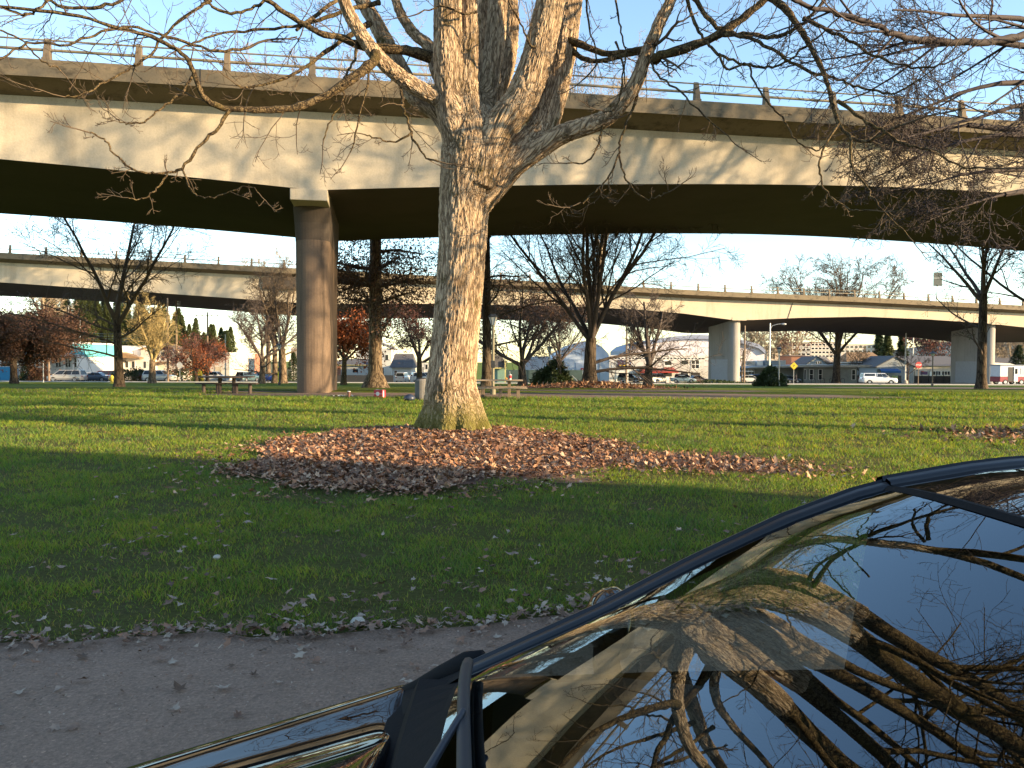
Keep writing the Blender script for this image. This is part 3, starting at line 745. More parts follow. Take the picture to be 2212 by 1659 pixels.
BRN([(1808, 218), (1862, 255), (1913, 287), (1953, 313), (2008, 324), (2062, 353), (2110, 364)], 9, 4, 13.5, 12.4, 1.0, 0.8)
BRN([(1490, -20), (1535, 47), (1572, 69), (1626, 76), (1681, 80), (1713, 65), (1746, 40), (1775, 7), (1790, -20)], 11, 7, 15.0, 14.0, 0.9)
BRN([(1480, -20), (1499, 47), (1520, 84), (1553, 116), (1608, 138), (1659, 145), (1702, 131), (1740, 100), (1775, 70)], 9, 4, 15.2, 14.0, 1.0)
BRN([(1560, 75), (1608, 80), (1651, 98), (1699, 127), (1753, 156), (1808, 171), (1844, 185), (1891, 198), (1935, 198), (1986, 171)], 10, 4, 14.8, 13.0, 1.0)
BRN([(1735, 40), (1790, 65), (1844, 95), (1899, 124), (1971, 145), (2040, 140)], 10, 4, 14.0, 12.8, 1.0)
BRN([(1553, 116), (1570, 150), (1615, 138), (1630, 182), (1662, 225), (1695, 262), (1717, 302), (1760, 324), (1777, 316)], 6, 3, 14.6, 13.8, 0.9, 0.5)
BRN([(1380, 190), (1372, 220), (1362, 250), (1340, 300), (1338, 335), (1310, 385), (1280, 420), (1255, 440)], 8, 3, 15.6, 15.0, 0.9, 0.7)
BRN([(1338, 335), (1345, 370), (1362, 402), (1395, 430), (1423, 425), (1445, 412)], 5, 3, 15.3, 14.8, 1.1, 0.5)
BRN([(1300, 262), (1296, 295), (1285, 330), (1258, 352), (1225, 352)], 6, 3, 15.6, 15.2, 1.1, 0.5)
BRN([(1400, 120), (1420, 160), (1470, 200), (1530, 260), (1580, 300)], 6, 3, 15.2, 14.4, 1.0, 0.7)
BRN([(1330, 0), (1340, 60), (1352, 110), (1350, 160)], 5, 3, 15.6, 15.4, 0.8, 0.5)
BRN([(1265, -20), (1272, 60), (1290, 130), (1260, 170)], 5, 3, 16, 15.6, 1.0, 0.5)
BRN([(1030, 25), (1000, 30), (950, 15), (900, 30)], 6, 3, 15.3, 15.0, 1.0, 0.6)
BRN([(1330, 90), (1345, 150), (1332, 230), (1300, 240)], 5, 3, 15.5, 15.0, 1.0, 0.6)
BRN([(1180, 80), (1150, 100), (1130, 60), (1110, 20)], 6, 4, 15.4, 15.0, 1.2, 0.6)
# above the frame: every limb goes on into the crown
CR = Branches()
for i, (pts, rad) in enumerate(limbs):
    d = (pts[-1] - pts[-4]).normalized()
    d = (d + Vector((0, 0, 0.25))).normalized()
    sp = dict(SP_MAIN); grow(CR, rt, pts[-1] - d * 0.2, d, rt.uniform(8.0, 11.5), rad[-1] * 0.97, 0, sp)
for (x, y, D, dv) in ((1700, -60, 14.4, (0.6, -0.2, 0.4)), (520, -40, 14.6, (-0.7, -0.2, 0.3)), (1475, -60, 15.0, (0.4, -0.5, 0.6)), (735, -40, 15.0, (-0.5, -0.5, 0.6)), (1200, -90, 15.4, (0.3, -0.8, 0.6)), (960, -90, 15.5, (-0.2, -0.8, 0.6))):
    grow(CR, rt, at(x, y, D), Vector(dv).normalized(), 5.5, 0.10, 0, SP_MAIN)
BR.build('branches', BARK1B, maple, TB); TW.build('twigs', TWIG, maple, TB); CR.build('crown', BARK1B, maple, TB)
# ------------------------------------------------------------------ other trees
def leaf_quads(name, tips, mat, parent, size, per, seed, spread=0.35):
    g = np.random.default_rng(seed); P = np.array([tuple(t[0]) for t in tips])
    P = np.repeat(P, per, 0) + g.normal(0, spread, (len(P) * per, 3))
    m = len(P); a = g.normal(size=(m, 3)); a /= np.linalg.norm(a, axis=1)[:, None]; b_ = np.cross(a, g.normal(size=(m, 3))); b_ /= np.linalg.norm(b_, axis=1)[:, None]
    s_ = size * g.uniform(0.5, 1.2, (m, 1)); a = a * s_; b_ = b_ * s_ * 0.7
    V = np.stack([P - a, P + b_ * 0.6, P + a, P - b_], 1).reshape(-1, 3)
    F = np.arange(m * 4).reshape(-1, 4)
    return mesh_obj(name, V, F, mat, parent)
def leafmat(name, c, var=0.4):
    m, t, b = new_mat(name); n = noise(t, 1.3, 5, 0.7)
    r = ramp(t, n.outputs[0], [(0.3, tuple(x * (1 - var) for x in c)), (0.7, tuple(x * (1 + var) for x in c))])
    t.links.new(r.outputs[0], b.inputs['Base Color']); b.inputs['Roughness'].default_value = 0.7
    tr = N(t, 'BsdfTranslucent'); t.links.new(r.outputs[0], tr.inputs[0]); ms_ = N(t, 'MixShader'); ms_.inputs[0].default_value = 0.35
    t.links.new(b.outputs[0], ms_.inputs[1]); t.links.new(tr.outputs[0], ms_.inputs[2]); t.links.new(ms_.outputs[0], t.nodes['Material Output'].inputs[0])
    return m
L_BROWN = leafmat('brown_oak_leaves', (0.10, 0.05, 0.03)); L_ORANGE = leafmat('rusty_leaves', (0.34, 0.10, 0.03))
L_RED = leafmat('reddish_leaves', (0.19, 0.075, 0.055)); L_DKGREEN = leafmat('dark_green_leaves', (0.035, 0.055, 0.015))
L_FIR = leafmat('fir_needles', (0.075, 0.09, 0.022)); L_OLIVE = leafmat('olive_leaves', (0.09, 0.10, 0.03))
def bare_tree(label, x, y, D, wpx, H, fork, spread=(15, 45), stems=5, seed=1, bark=None, twig=None, leaves=None, group=None, cat='tree',
              dens=1.0, drop=0.0, rmin=0.012, name='bare_tree', leaf=(0.12, 3, 0.35), lean=(0, 0), loc=None, up=0.04, lowbranch=0, last=4, flare=1.5):
    """H, fork: heights in metres above the base; wpx: trunk width as seen"""
    r_ = random.Random(seed)
    if loc is None: loc = gd(x, D)
    bark = bark or BARK2; twig = twig or TWIG
    t = thing(name, label, cat, loc, 0, group); o = Vector((0, 0, 0))
    r0 = wpx / 2 * D * px2m
    B = Branches(); pts = []; rad = []; n = 12
    lx, ly = lean
    for i in range(n):
        f = i / (n - 1); z = -0.15 + (fork + 0.15) * f
        pts.append((lx * f + 0.05 * sin(3 * f + seed), ly * f + 0.05 * sin(4 * f), z)); rad.append(r0 * (1 + (flare - 1) * math.exp(-f * fork / 0.45) * 1.0) * (1 - 0.22 * f))
    B.add(pts, rad, 14)
    top = Vector(pts[-1]); C = Branches(); tips = []
    sp = dict(n=[8, 6, 5, 4, 4], k=[7, 5, 4, 3, 3], ch=[7 * dens, 6 * dens, 5 * dens, 3 * dens, 0], f0=[0.12, 0.1, 0.1, 0.1, 0], ang=[(20, 55), (25, 60), (25, 65), (25, 70)],
        ratio=[0.5, 0.55, 0.55, 0.5], rr=[0.55, 0.55, 0.6, 0.6], wig=[0.12, 0.16, 0.2, 0.25, 0.3], up=[up, up * 0.8, up * 0.6 - drop * 0.5, -drop, -drop], taper=[0.3, 0.35, 0.4, 0.5, 0.6], rmin=rmin, last=last)
    for i in range(stems):
        a = 2 * pi * (i + r_.uniform(-0.25, 0.25)) / stems + seed; sa = R(r_.uniform(*spread)) if i else R(spread[0] * 0.4)
        d = Vector((sin(sa) * cos(a), sin(sa) * sin(a), cos(sa)))
        L = (H - fork) * r_.uniform(0.75, 1.05) / max(0.55, cos(sa) ** 0.5) * 0.86
        grow(C, r_, top - Vector((0, 0, 0.1 + 0.25 * fork * (i % 3) * 0.15)), d, L, r0 * 0.8 * (0.62 if i else 0.75) * (5 / max(stems, 4)) ** 0.4, 0, sp, tips)
    for i in range(lowbranch):
        f = r_.uniform(0.30, 0.95); q = Vector(pts[int(f * (n - 1))]); a = r_.uniform(0, 6.28)
        d = Vector((cos(a), sin(a), r_.uniform(0.15, 0.5))).normalized()
        grow(C, r_, q, d, max(4.5, (H - fork)) * r_.uniform(0.4, 0.7), r0 * 0.28, 1, sp, tips)
    B.build('trunk', bark, t); C.build('crown', twig, t)
    if leaves is not None: leaf_quads('foliage', tips, leaves, t, leaf[0], leaf[1], seed, leaf[2])
    return t
# trees standing in the park and along the street, left to right
bare_tree('forked bare tree with dark trunk behind the far left lawn, crown over the farther viaduct', 256, 0, 54, 19, 14.5, 4.7, (12, 40), 3, 21, BARK3, TWIG, dens=1.15, lowbranch=5, up=0.03)
bare_tree('spreading brown-leaved tree at the left edge of the photo', 30, 0, 78, 15, 7.6, 2.6, (40, 78), 7, 22, BARK3, TWIGD, L_BROWN, dens=1.2, leaf=(0.13, 5, 0.45), name='oak_tree', up=0.0)
bare_tree('pollarded tree of upright yellowish shoots with a sunlit foot beside parked silver car', 329, 0, 88, 15, 9.6, 2.7, (12, 42), 7, 23, BARK2, TWIGY, dens=1.1, up=0.06)
bare_tree('spreading bare tree with sunlit lower trunk left of the concrete column', 566, 0, 88, 13, 9.4, 3.0, (25, 62), 6, 24, BARK2, TWIGD, dens=1.2, up=0.03, lowbranch=2)
bare_tree('tall pale twin of bare trees just left of the column, left trunk', 593, 0, 96, 12, 14, 5.0, (8, 30), 4, 25, BARK2, TWIG)
bare_tree('tall dark-trunked bare tree touching the left side of the concrete column', 611, 0, 94, 15, 14.5, 4.2, (10, 34), 5, 26, BARK2, TWIG, lowbranch=2)
bare_tree('low reddish-brown twiggy street tree behind the round stop sign back', 424, 0, 112, 8, 6.8, 2.0, (30, 65), 6, 27, BARK3, TWIGD, L_RED, dens=1.1, leaf=(0.10, 1, 0.4), name='street_tree', up=0.02)
bare_tree('low street tree with orange sunlit leaves on its right side', 448, 0, 112, 8, 6.2, 2.0, (30, 68), 6, 28, BARK3, TWIGD, L_ORANGE, dens=1.0, leaf=(0.11, 1, 0.4), name='street_tree', up=0.02)
bare_tree('tall thick-trunked tree with flared roots and dark brown drooping foliage right of the column', 812, 0, 54, 29, 19, 13.0, (25, 70), 7, 29, BARK2, TWIGD, L_BROWN, dens=1.1, drop=0.16, leaf=(0.10, 4, 0.75), name='oak_tree', lowbranch=20, flare=2.3, up=0.0)
bare_tree('small rusty-leaved tree with bright sunlit trunk in front of the pale house', 743, 0, 76, 12, 6.6, 2.6, (25, 62), 5, 30, BARK1B, TWIGD, L_ORANGE, dens=0.9, leaf=(0.16, 3, 0.45), name='oak_tree')
bare_tree('small bare tree with sunlit trunk just left of the big maple', 905, 0, 76, 13, 8.2, 2.7, (20, 50), 5, 31, BARK1B, TWIGD, L_RED, dens=1.0, leaf=(0.10, 1, 0.4))
bare_tree('tall straight tree with dark trunk and fine drooping brown twigs right behind the maple', 1050, 0, 56, 21, 19, 11.0, (20, 70), 8, 32, BARK3, TWIGD, None, dens=1.1, drop=0.16, name='birch_tree', lowbranch=12, up=-0.01)
bare_tree('bare tree of wide low limbs behind the right picnic table', 1128, 0, 78, 19, 9.8, 2.2, (30, 72), 6, 33, BARK3, TWIGD, L_BROWN, dens=1.1, leaf=(0.12, 1, 0.4), up=0.04)
bare_tree('bare tree right of the round green bush', 1211, 0, 84, 10, 9.6, 2.8, (20, 65), 6, 34, BARK3, TWIGD, dens=1.0, lowbranch=2)
bare_tree('large dark many-stemmed tree on a mound of red leaves right of the picnic table', 1276, 0, 54, 29, 17.5, 3.2, (7, 44), 9, 35, BARK3, TWIGD, dens=1.15, lowbranch=2, up=0.0, rmin=0.010)
bare_tree('dark forked tree in front of the sign shop awnings', 1401, 0, 86, 19, 10.2, 2.4, (20, 55), 4, 36, BARK3, TWIGD, dens=1.2, lowbranch=3)
bare_tree('tall dark tree before the low grey building, its crown rising above the farther viaduct', 1807, 0, 158, 17, 26.5, 6.0, (12, 42), 8, 37, BARK3, TWIG, dens=1.15, rmin=0.03)
bare_tree('dark tree with sparse leaves in front of the right pier', 2120, 0, 61, 20, 15.5, 7.5, (10, 50), 5, 38, BARK3, TWIGD, L_DKGREEN, dens=0.75, leaf=(0.07, 1, 0.25), name='leafy_tree', lowbranch=2)
bare_tree('leafy bough tree cut by the right edge of the photo', 2285, 0, 61, 18, 14.0, 6.0, (30, 70), 6, 39, BARK3, TWIGD, L_DKGREEN, dens=0.8, leaf=(0.08, 2, 0.3), name='leafy_tree')
bare_tree('small bare sapling in front of the white arched hangar', 1603, 0, 140, 3.5, 9.5, 2.5, (10, 28), 5, 40, BARK2, TWIG, dens=0.6, rmin=0.02, name='sapling', last=3)
bare_tree('small bare sapling beside the white light pole base', 1962, 0, 150, 3.5, 7.5, 2.0, (25, 50), 5, 41, BARK3, TWIGD, dens=0.8, rmin=0.02, name='sapling', last=3)
bare_tree('small bare tree right of the low grey building', 1856, 0, 185, 4, 9.5, 3, (20, 55), 6, 42, BARK2, TWIG, dens=0.8, rmin=0.03, name='sapling', last=3)
bare_tree('brownish-red leafy tree behind the blue-awning store', 2012, 0, 215, 8, 17, 4, (20, 60), 6, 43, BARK3, TWIGD, L_RED, dens=0.9, leaf=(0.35, 3, 0.9), rmin=0.04, last=3, name='maple_tree')
bare_tree('bare trees of orange twigs behind the red and white food truck', 2180, 0, 210, 8, 18, 4, (15, 50), 6, 44, BARK2, TWIGL, dens=1.1, rmin=0.05)
bare_tree('pale bare tree standing behind the office blocks right of the hangar', 1640, 0, 250, 7, 24, 5, (15, 45), 7, 45, BARK2, TWIGL, dens=0.9, rmin=0.06)
bare_tree('narrow tree with rusty leaves rising beside the pale tower', 1712, 0, 250, 6, 24, 4, (8, 22), 6, 46, BARK2, TWIGL, L_RED, dens=0.9, leaf=(0.35, 2, 0.8), rmin=0.05, name='poplar_tree', last=3)
# tall pale trees rising behind the nearer viaduct's deck
for i, (x, D, H, l) in enumerate(((690, 88, 40, 'pale bare tree rising above the nearer deck left of the maple limbs'), (985, 84, 36, 'pale bare tree seen through the maple limbs above the nearer deck'),
        (1262, 92, 40, 'slender pale bare tree above the railing right of the maple'))):
    bare_tree(l, x, 0, D, 14, H, 16, (6, 28), 9, 50 + i, BARK2, TWIGL, dens=1.0, rmin=0.014, name='poplar_tree', group='pale trees rising behind the nearer deck', up=0.08, lean=((0, 0), (0, 0), (2.0, 0))[i])
for i, (x, D, H, l) in enumerate(((580, 170, 28, 'pale round-headed bare tree above the farther viaduct left of the column'), (95, 150, 25, 'pale bare tree above the farther viaduct at the left edge'))):
    bare_tree(l, x, 0, D, 10, H, 12, (12, 45), 7, 60 + i, BARK2, TWIGL, dens=1.0, rmin=0.03, up=0.05)
# the tree right of the frame whose branches hang into the picture
rr_ = random.Random(77); rtree = thing('overhanging_tree', 'bare tree beyond the right edge with dense twigs hanging into the top right corner', 'tree', (15.2, 16.0, 0))
o_ = Vector((15.2, 16.0, 0)); B = Branches()
B.add([(0, 0, -0.1), (0.05, 0, 1.2), (0.0, 0.1, 3), (0, 0, 5), (-.1, 0, 6.5)], [0.62, 0.42, 0.38, 0.34, 0.30], 14); B.build('trunk', BARK2, rtree)
B = Branches()
P, rad = trace([(2420, 40), (2300, 60), (2212, 75), (2135, 91), (2008, 87), (1935, 76), (1899, 58), (1826, 33), (1753, 15), (1700, -5)], 20, 9, 14.6, 13.0, 5, 0.02, rr_)
B.add([tuple(p - o_) for p in P], rad, 7)
SPR = dict(n=[8, 6, 5, 4, 4], k=[6, 5, 4, 3, 3], ch=[9, 7, 5, 3, 0], f0=[0.12, 0.1, 0.1, 0.1, 0], ang=[(20, 60), (25, 60), (25, 65), (25, 70)],
    ratio=[0.55, 0.55, 0.55, 0.5], rr=[0.5, 0.55, 0.6, 0.6], wig=[0.12, 0.18, 0.22, 0.3, 0.3], up=[-0.02, -0.03, 0.0, 0.05, 0.1], taper=[0.3, 0.35, 0.4, 0.5, 0.6], rmin=0.0045, last=4)
for j in range(4, len(P) - 2, 3):
    d = (P[j + 1] - P[j]).normalized(); s_ = rv(rr_); nd = (d + s_ * 0.9 + Vector((0, 0, -0.25))).normalized()
    grow(B, rr_, P[j] - o_, nd, rr_.uniform(1.2, 2.4), rad[j] * 0.5, 2, SPR)
for j, (x, y, r0, L) in enumerate(((2140, 90, .045, 2.9), (2160, 180, .045, 2.9), (2170, 290, .045, 2.6), (2130, 370, .035, 2.2), (2200, 40, .05, 3.0), (2190, 230, .045, 2.6), (2090, 270, .03, 1.8), (2170, 420, .03, 1.8))):
    q = at(x, y, 14.3); st = Vector((0, 0, 6.2)) if y < 250 else Vector((-.1, 0, 4.6))
    mid = (q - o_) * 0.55 + st * 0.45 + Vector((0, 0, 0.7)); e = (q - o_); d = (e - mid).normalized()
    pts = [st * (1 - u) ** 2 + mid * 2 * u * (1 - u) + e * u * u for u in np.linspace(0, 1, 8)]
    B.add([tuple(p) for p in pts], [0.12 - 0.07 * u for u in np.linspace(0, 1, 8)], 6)
    grow(B, rr_, e, (d + Vector((-0.35, 0, -0.15))).normalized(), L, r0, 0, SPR)
    grow(B, rr_, pts[5], (d + Vector((-0.1, -0.3, -0.35))).normalized(), L * 0.8, r0, 1, SPR)
for i in range(6):
    a = i * 1.05; grow(B, rr_, Vector((0, 0, 6.3)), Vector((0.5 * cos(a), 0.5 * sin(a), 1)).normalized(), 5.5, 0.16, 0, SPR)
B.build('crown', M('purplish_dark_twig', (0.05, 0.036, 0.034), .85, .2), rtree)
# trees outside the frame on the sunny side: they dapple the lawn and the girder
for i, (x, y, H, f, nm) in enumerate(((22.5, 18.5, 29, 7, 'nearest to the lawn'), (27.5, 28.0, 25, 9, 'nearest under the deck edge'), (31, 20.0, 29, 7, 'just behind the nearest'), (36, 26.0, 27, 8, 'second along the deck edge'), (42, 22.5, 30, 8, 'third along the deck edge'), (49, 27, 28, 8, 'fourth along the deck edge'), (57, 22.5, 30, 8, 'beside the added stucco building'), (72, 24, 24, 5, 'farthest to the right'))):
    bare_tree('tall bare park tree beyond the right edge of the view, %s' % nm, 0, 0, 40, 30, H, f, (10, 40), 6, 80 + i, BARK3, TWIGD, dens=0.66, rmin=0.016, loc=Vector((x, y, gz(x, y))), group='park trees right of the view')
# unseen building added on the right to throw shade over the near lawn, the path and the car
BW = M('stucco_wall', (0.42, 0.39, 0.34), 0.85, 0.1, 2)
bld = thing('added_shade_building', 'unseen stucco building beyond the right side of the view, added to shade the near lawn', 'building', (32, -20, 0))
mb = MB((32, -20, 0)); mb.box(24, 40, -48, -4.0, -0.3, 13.5); mb.build('wall', BW, bld)
mb = MB((32, -20, 0)); mb.box(23.6, 40.4, -48.4, -3.6, 13.5, 13.9); mb.build('roof', M('roof_felt', (0.12, 0.12, 0.12), 0.9), bld)
for z in (1.2, 4.6, 8.0):
    for y in range(-44, -8, 5):
        mb = MB((32, -20, 0)); mb.box(23.93, 24.02, y, y + 1.8, z, z + 1.7); wn = mb.build('window', WHITE, bld)
        mb = MB((32, -20, 0)); mb.box(23.90, 23.94, y + 0.1, y + 1.7, z + 0.1, z + 1.6); mb.build('pane', GLASS, wn)

# conifers on the left hill and behind the roofs
hl = sheet('hill', np.arange(-420, -60, 12.0), np.arange(330, 620, 12.0), lambda X, Y: gzn(X, Y) - 1 + 40 * np.exp(-(((X + 290) / 110) ** 2 + ((Y - 480) / 95) ** 2)) + 2.5 * np.sin(X * 0.11) * np.cos(Y * 0.09) - 1.5, M('hill_scrub', (0.085, 0.085, 0.035), 0.95, 0.4, 0.05, bmp=0.8, bs=1.0))
tag(hl, kind='structure')
def hillz(x, y): return gz(x, y) - 2 + 40 * math.exp(-(((x + 290) / 110) ** 2 + ((y - 480) / 95) ** 2))
def conifer(label, loc, H, Rr, seed, n=2600, mat=None, group=None):
    t = thing('conifer_tree', label, 'tree', loc, 0, group)
    mb = MB(); mb.tube([(0, 0, -0.5), (0, 0, H * 0.5), (0, 0, H * 0.97)], [H * 0.018, H * 0.012, 0.03], 7); mb.build('trunk', BARK3, t)
    g = np.random.default_rng(seed); h = g.uniform(0.08, 1, n) ** 1.15; a = g.uniform(0, 2 * pi, n)
    lay = 0.78 + 0.22 * np.sin(h * H * 2.1 + a * 2 + seed); rmax = Rr * (1 - h) ** 0.85 * lay + 0.12
    r_ = rmax * np.sqrt(g.uniform(0.15, 1, n)); z = h * H - r_ * 0.28
    P = np.stack([r_ * np.cos(a), r_ * np.sin(a), z], 1); sc = H * 0.033 * g.uniform(0.6, 1.3, n)
    out = np.stack([np.cos(a), np.sin(a), -0.35 + g.uniform(-.3, .3, n)], 1) * sc[:, None] * 1.5; sd = np.stack([-np.sin(a), np.cos(a), g.uniform(-.5, .5, n)], 1) * sc[:, None] * 0.55
    V = np.stack([P - out * 0.3, P + sd, P + out, P - sd], 1).reshape(-1, 3)
    mesh_obj('crown', V, np.arange(n * 4).reshape(-1, 4), mat or L_FIR, t); return t
cf = [conifer('fir tree on the wooded hill behind the left buildings', (0, 0, 0), 19, 5.8, 1, group='firs on the left hill'), conifer('fir tree on the wooded hill behind the left buildings', (0, 0, 0), 15, 5.2, 2, group='firs on the left hill')]
rc = random.Random(9); cnt = 0; spots = []
for i in range(400):
    D = rc.uniform(350, 500); x = rc.uniform(100, 500); p = at(x, 700, D); z = hillz(p.x, D)
    if z < 2 and rc.random() < 0.6: continue
    if any((p.x - q[0]) ** 2 + (D - q[1]) ** 2 < 60 for q in spots): continue
    spots.append((p.x, D, z))
    if len(spots) >= 110: break
for i, s_ in enumerate(spots):
    if i < 2: cf[i].location = s_; continue
    copy_tree(cf[i % 2], loc=s_, rz=rc.uniform(0, 6), scale=rc.uniform(0.75, 1.2))
conifer('bushy yellow-green conifer behind the orange-brown roof, the left one of two', gd(1916, 240), 15.5, 4.6, 5, 3500, L_FIR)
conifer('taller dark conifer behind the roofs, the right one of two', gd(1948, 260), 19, 3.2, 6, 3000, L_DKGREEN)
conifer('dark conifer half hidden behind the office block', gd(1898, 300), 22, 3.8, 7, 2600, L_DKGREEN)
conifer('dark evergreen behind the food truck at the right edge', gd(2200, 190), 9.5, 4.5, 8, 3000, L_DKGREEN)
conifer('dark conifer tip at the end of the street left of the column, nearer the pole', gd(462, 300), 15, 3.6, 12, 2400, L_DKGREEN)
conifer('dark conifer tip at the end of the street, beside the bare spreading tree', gd(486, 300), 19, 4.2, 13, 2400, L_DKGREEN)
conifer('small conifer left of the concrete column beside the far cars', gd(634, 110), 4.4, 1.5, 14, 1800, L_DKGREEN)
# faint wooded ridge on the right
V = []; F = []; rg = random.Random(4)
ridge = sheet('distant_ridge', np.arange(300, 1100, 20.0), np.arange(1000, 1240, 20.0), lambda X, Y: gzn(X, Y) + 58 * np.exp(-((Y - 1110) / 60) ** 2) * (0.7 + 0.3 * np.sin(X * 0.01)) + 3 * np.sin(X * 0.2) * np.cos(Y * .15), M('distant_woods', (0.10, 0.12, 0.12), 0.95, 0.3, 0.03))
tag(ridge, kind='structure')
# bushes
def bush(label, x, D, w_, h_, seed, mat, n=1800, leaf=0.13, loc=None, group=None, name='bush'):
    loc = loc or gd(x, D); t = thing(name, label, 'bush', loc, 0, group); g = np.random.default_rng(seed)
    u = g.normal(size=(n, 3)); u /= np.linalg.norm(u, axis=1)[:, None]; u[:, 2] = np.abs(u[:, 2]) * 1.0
    lum = 1 + 0.16 * np.sin(u[:, 0] * 5 + seed) + 0.14 * np.sin(u[:, 1] * 6 + u[:, 2] * 4)
    P = u * np.array([w_ / 2, w_ / 2 * 0.8, h_]) * (lum * g.uniform(0.55, 1, n) ** 0.5)[:, None]
    a = u + g.normal(0, 0.6, (n, 3)); a /= np.linalg.norm(a, axis=1)[:, None]; b_ = np.cross(a, g.normal(size=(n, 3))); b_ /= np.linalg.norm(b_, axis=1)[:, None]
    a *= leaf * g.uniform(.6, 1.3, (n, 1)); b_ *= leaf * 0.4
    V = np.stack([P - a * .5, P + b_, P + a, P - b_], 1).reshape(-1, 3)
    mesh_obj('foliage', V, np.arange(n * 4).reshape(-1, 4), mat, t)
    mb = MB(); 
    for k in range(5): mb.tube([(0, 0, -0.1), (0.15 * w_ * cos(k * 1.3), 0.15 * w_ * sin(k * 1.3), h_ * 0.6)], [0.04, 0.015], 5)
    mb.build('stem', BARK3, t); return t
L_RHODO = leafmat('rhododendron_leaves', (0.045, 0.065, 0.022))
bush('round dark green rhododendron behind the picnic table', 1196, 60, 3.0, 1.95, 1, L_RHODO, 2600, 0.2)
bush('dark green rhododendron at the foot of the lamp post right of the first pier', 1664, 76, 3.1, 1.7, 2, L_RHODO, 2600, 0.22)
bush('dark shrub in front of the pale arcade building at left', 66, 128, 3.8, 2.3, 3, L_RHODO, 1500, 0.22)
bush('dry olive shrub beside the dark one at the arcade building', 84, 127, 3.4, 2.4, 4, L_BROWN, 1500, 0.22)
bush('low dark hedge right of the forked tree at left', 281, 116, 5.2, 2.1, 5, L_RHODO, 1600, 0.22)
bush('dark hedge behind the reddish street trees', 396, 122, 6.5, 2.4, 6, L_RHODO, 1600, 0.25)
bush('yellow-green shrub beside the wooden pole in front of the far street', 431, 116, 1.2, 1.7, 7, leafmat('yellow_shrub', (0.30, 0.28, 0.03)), 500, 0.15)
bush('low ivy at the foot of the first far pier', 1545, 121, 9.5, 0.5, 8, L_RHODO, 900, 0.25)
# ------------------------------------------------------------------ the black car in the foreground
def car_paint(name, col):
    if name in MATS: return MATS[name]
    m, t, b = new_mat(name); b.inputs['Base Color'].default_value = (*col, 1); b.inputs['Metallic'].default_value = 0.2
    b.inputs['Roughness'].default_value = 0.35; b.inputs['Coat Weight'].default_value = 1.0; b.inputs['Coat Roughness'].default_value = 0.03
    n = noise(t, 2.5, 4, 0.6); r = ramp(t, n.outputs[0], [(0.3, tuple(c * 0.93 for c in col)), (0.7, col)]); t.links.new(r.outputs[0], b.inputs['Base Color'])
    MATS[name] = m; return m
CY = 0.73
car = thing('black_car', 'glossy black car in the foreground whose windshield mirrors the maple and the viaduct', 'car', (0, CY, 0))
PAINT = car_paint('glossy_black_paint', (0.008, 0.008, 0.009)); _pb = PAINT.node_tree.nodes['Principled BSDF']; _pb.inputs['Specular IOR Level'].default_value = 0.0; _pb.inputs['Metallic'].default_value = 0.0; _pb.inputs['Coat Roughness'].default_value = 0.004; PAINT.node_tree.nodes['Principled BSDF'].inputs['Coat IOR'].default_value = 1.5
TRIM = M('black_plastic_trim', (0.010, 0.010, 0.011), 0.8, 0.1, 8, bmp=0.12, bs=120, spec=0.12)
def hoodz(x): return float(np.interp(x, [-1.62, -1.55, -1.35, -1.05, -0.78, -0.5, -0.2, 0.2, 1.4, 2.4, 2.7, 2.78], [0.50, 0.62, 0.69, 0.735, 0.79, 0.875, 0.968, 0.99, 1.01, 1.01, 0.95, 0.80]))
def halfw(x): return float(np.interp(x, [-1.62, -1.55, -1.35, -1.05, -0.7, 1.8, 2.5, 2.78], [0.44, 0.58, 0.73, 0.79, 0.82, 0.82, 0.79, 0.62]))
xs_c = [-1.62, -1.6, -1.55, -1.45, -1.3, -1.15] + list(np.arange(-1.0, -0.22, 0.05)) + [-0.205]
def hood_ring(x):
    zs = hoodz(x); hw = halfw(x); cr = 0.11 * min(1, (x + 1.62) / 0.5 + 0.2)
    prof = [(1.0, 0.22), (1.02, 0.40), (1.01, zs - 0.20), (1.0, zs - 0.11), (0.992, zs - 0.055), (0.972, zs - 0.018), (0.94, zs + 0.002), (0.88, zs + 0.006), (0.80, zs - 0.006), (0.70, zs - 0.008), (0.62, zs + 0.014), (0.5, zs + 0.036), (0.35, zs + 0.06), (0.18, zs + 0.075), (0, zs + 0.082)]
    out = [(x, -v * hw, max(0.2, z)) for v, z in prof]; out += [(x, v * hw, max(0.2, z)) for v, z in prof[-2::-1]]
    return out
def loft_rings(rings, close=False):
    k = len(rings[0]); V = [v for r in rings for v in r]
    F = [(i * k + j, i * k + j + 1, (i + 1) * k + j + 1, (i + 1) * k + j) for i in range(len(rings) - 1) for j in range(k - 1)]
    return V, F
mb = MB(); rg_ = [hood_ring(x) for x in xs_c]; rg_.append([(x + 0.007, y, max(0.2, z - 0.012)) for x, y, z in rg_[-1]]); rg_.append([(x + 0.001, y, max(0.2, z - 0.03)) for x, y, z in rg_[-1]]); V, F = loft_rings(rg_); F.append(tuple(range(len(rg_[0])))); mb.add(V, F)
fb_ = mb.build('front_body', PAINT, car, smooth=True)
if sum(p.normal.z * p.area for p in fb_.data.polygons) < 0: fb_.data.flip_normals()
sd = fb_.modifiers.new('sub', 'SUBSURF'); sd.levels = 2; sd.render_levels = 2
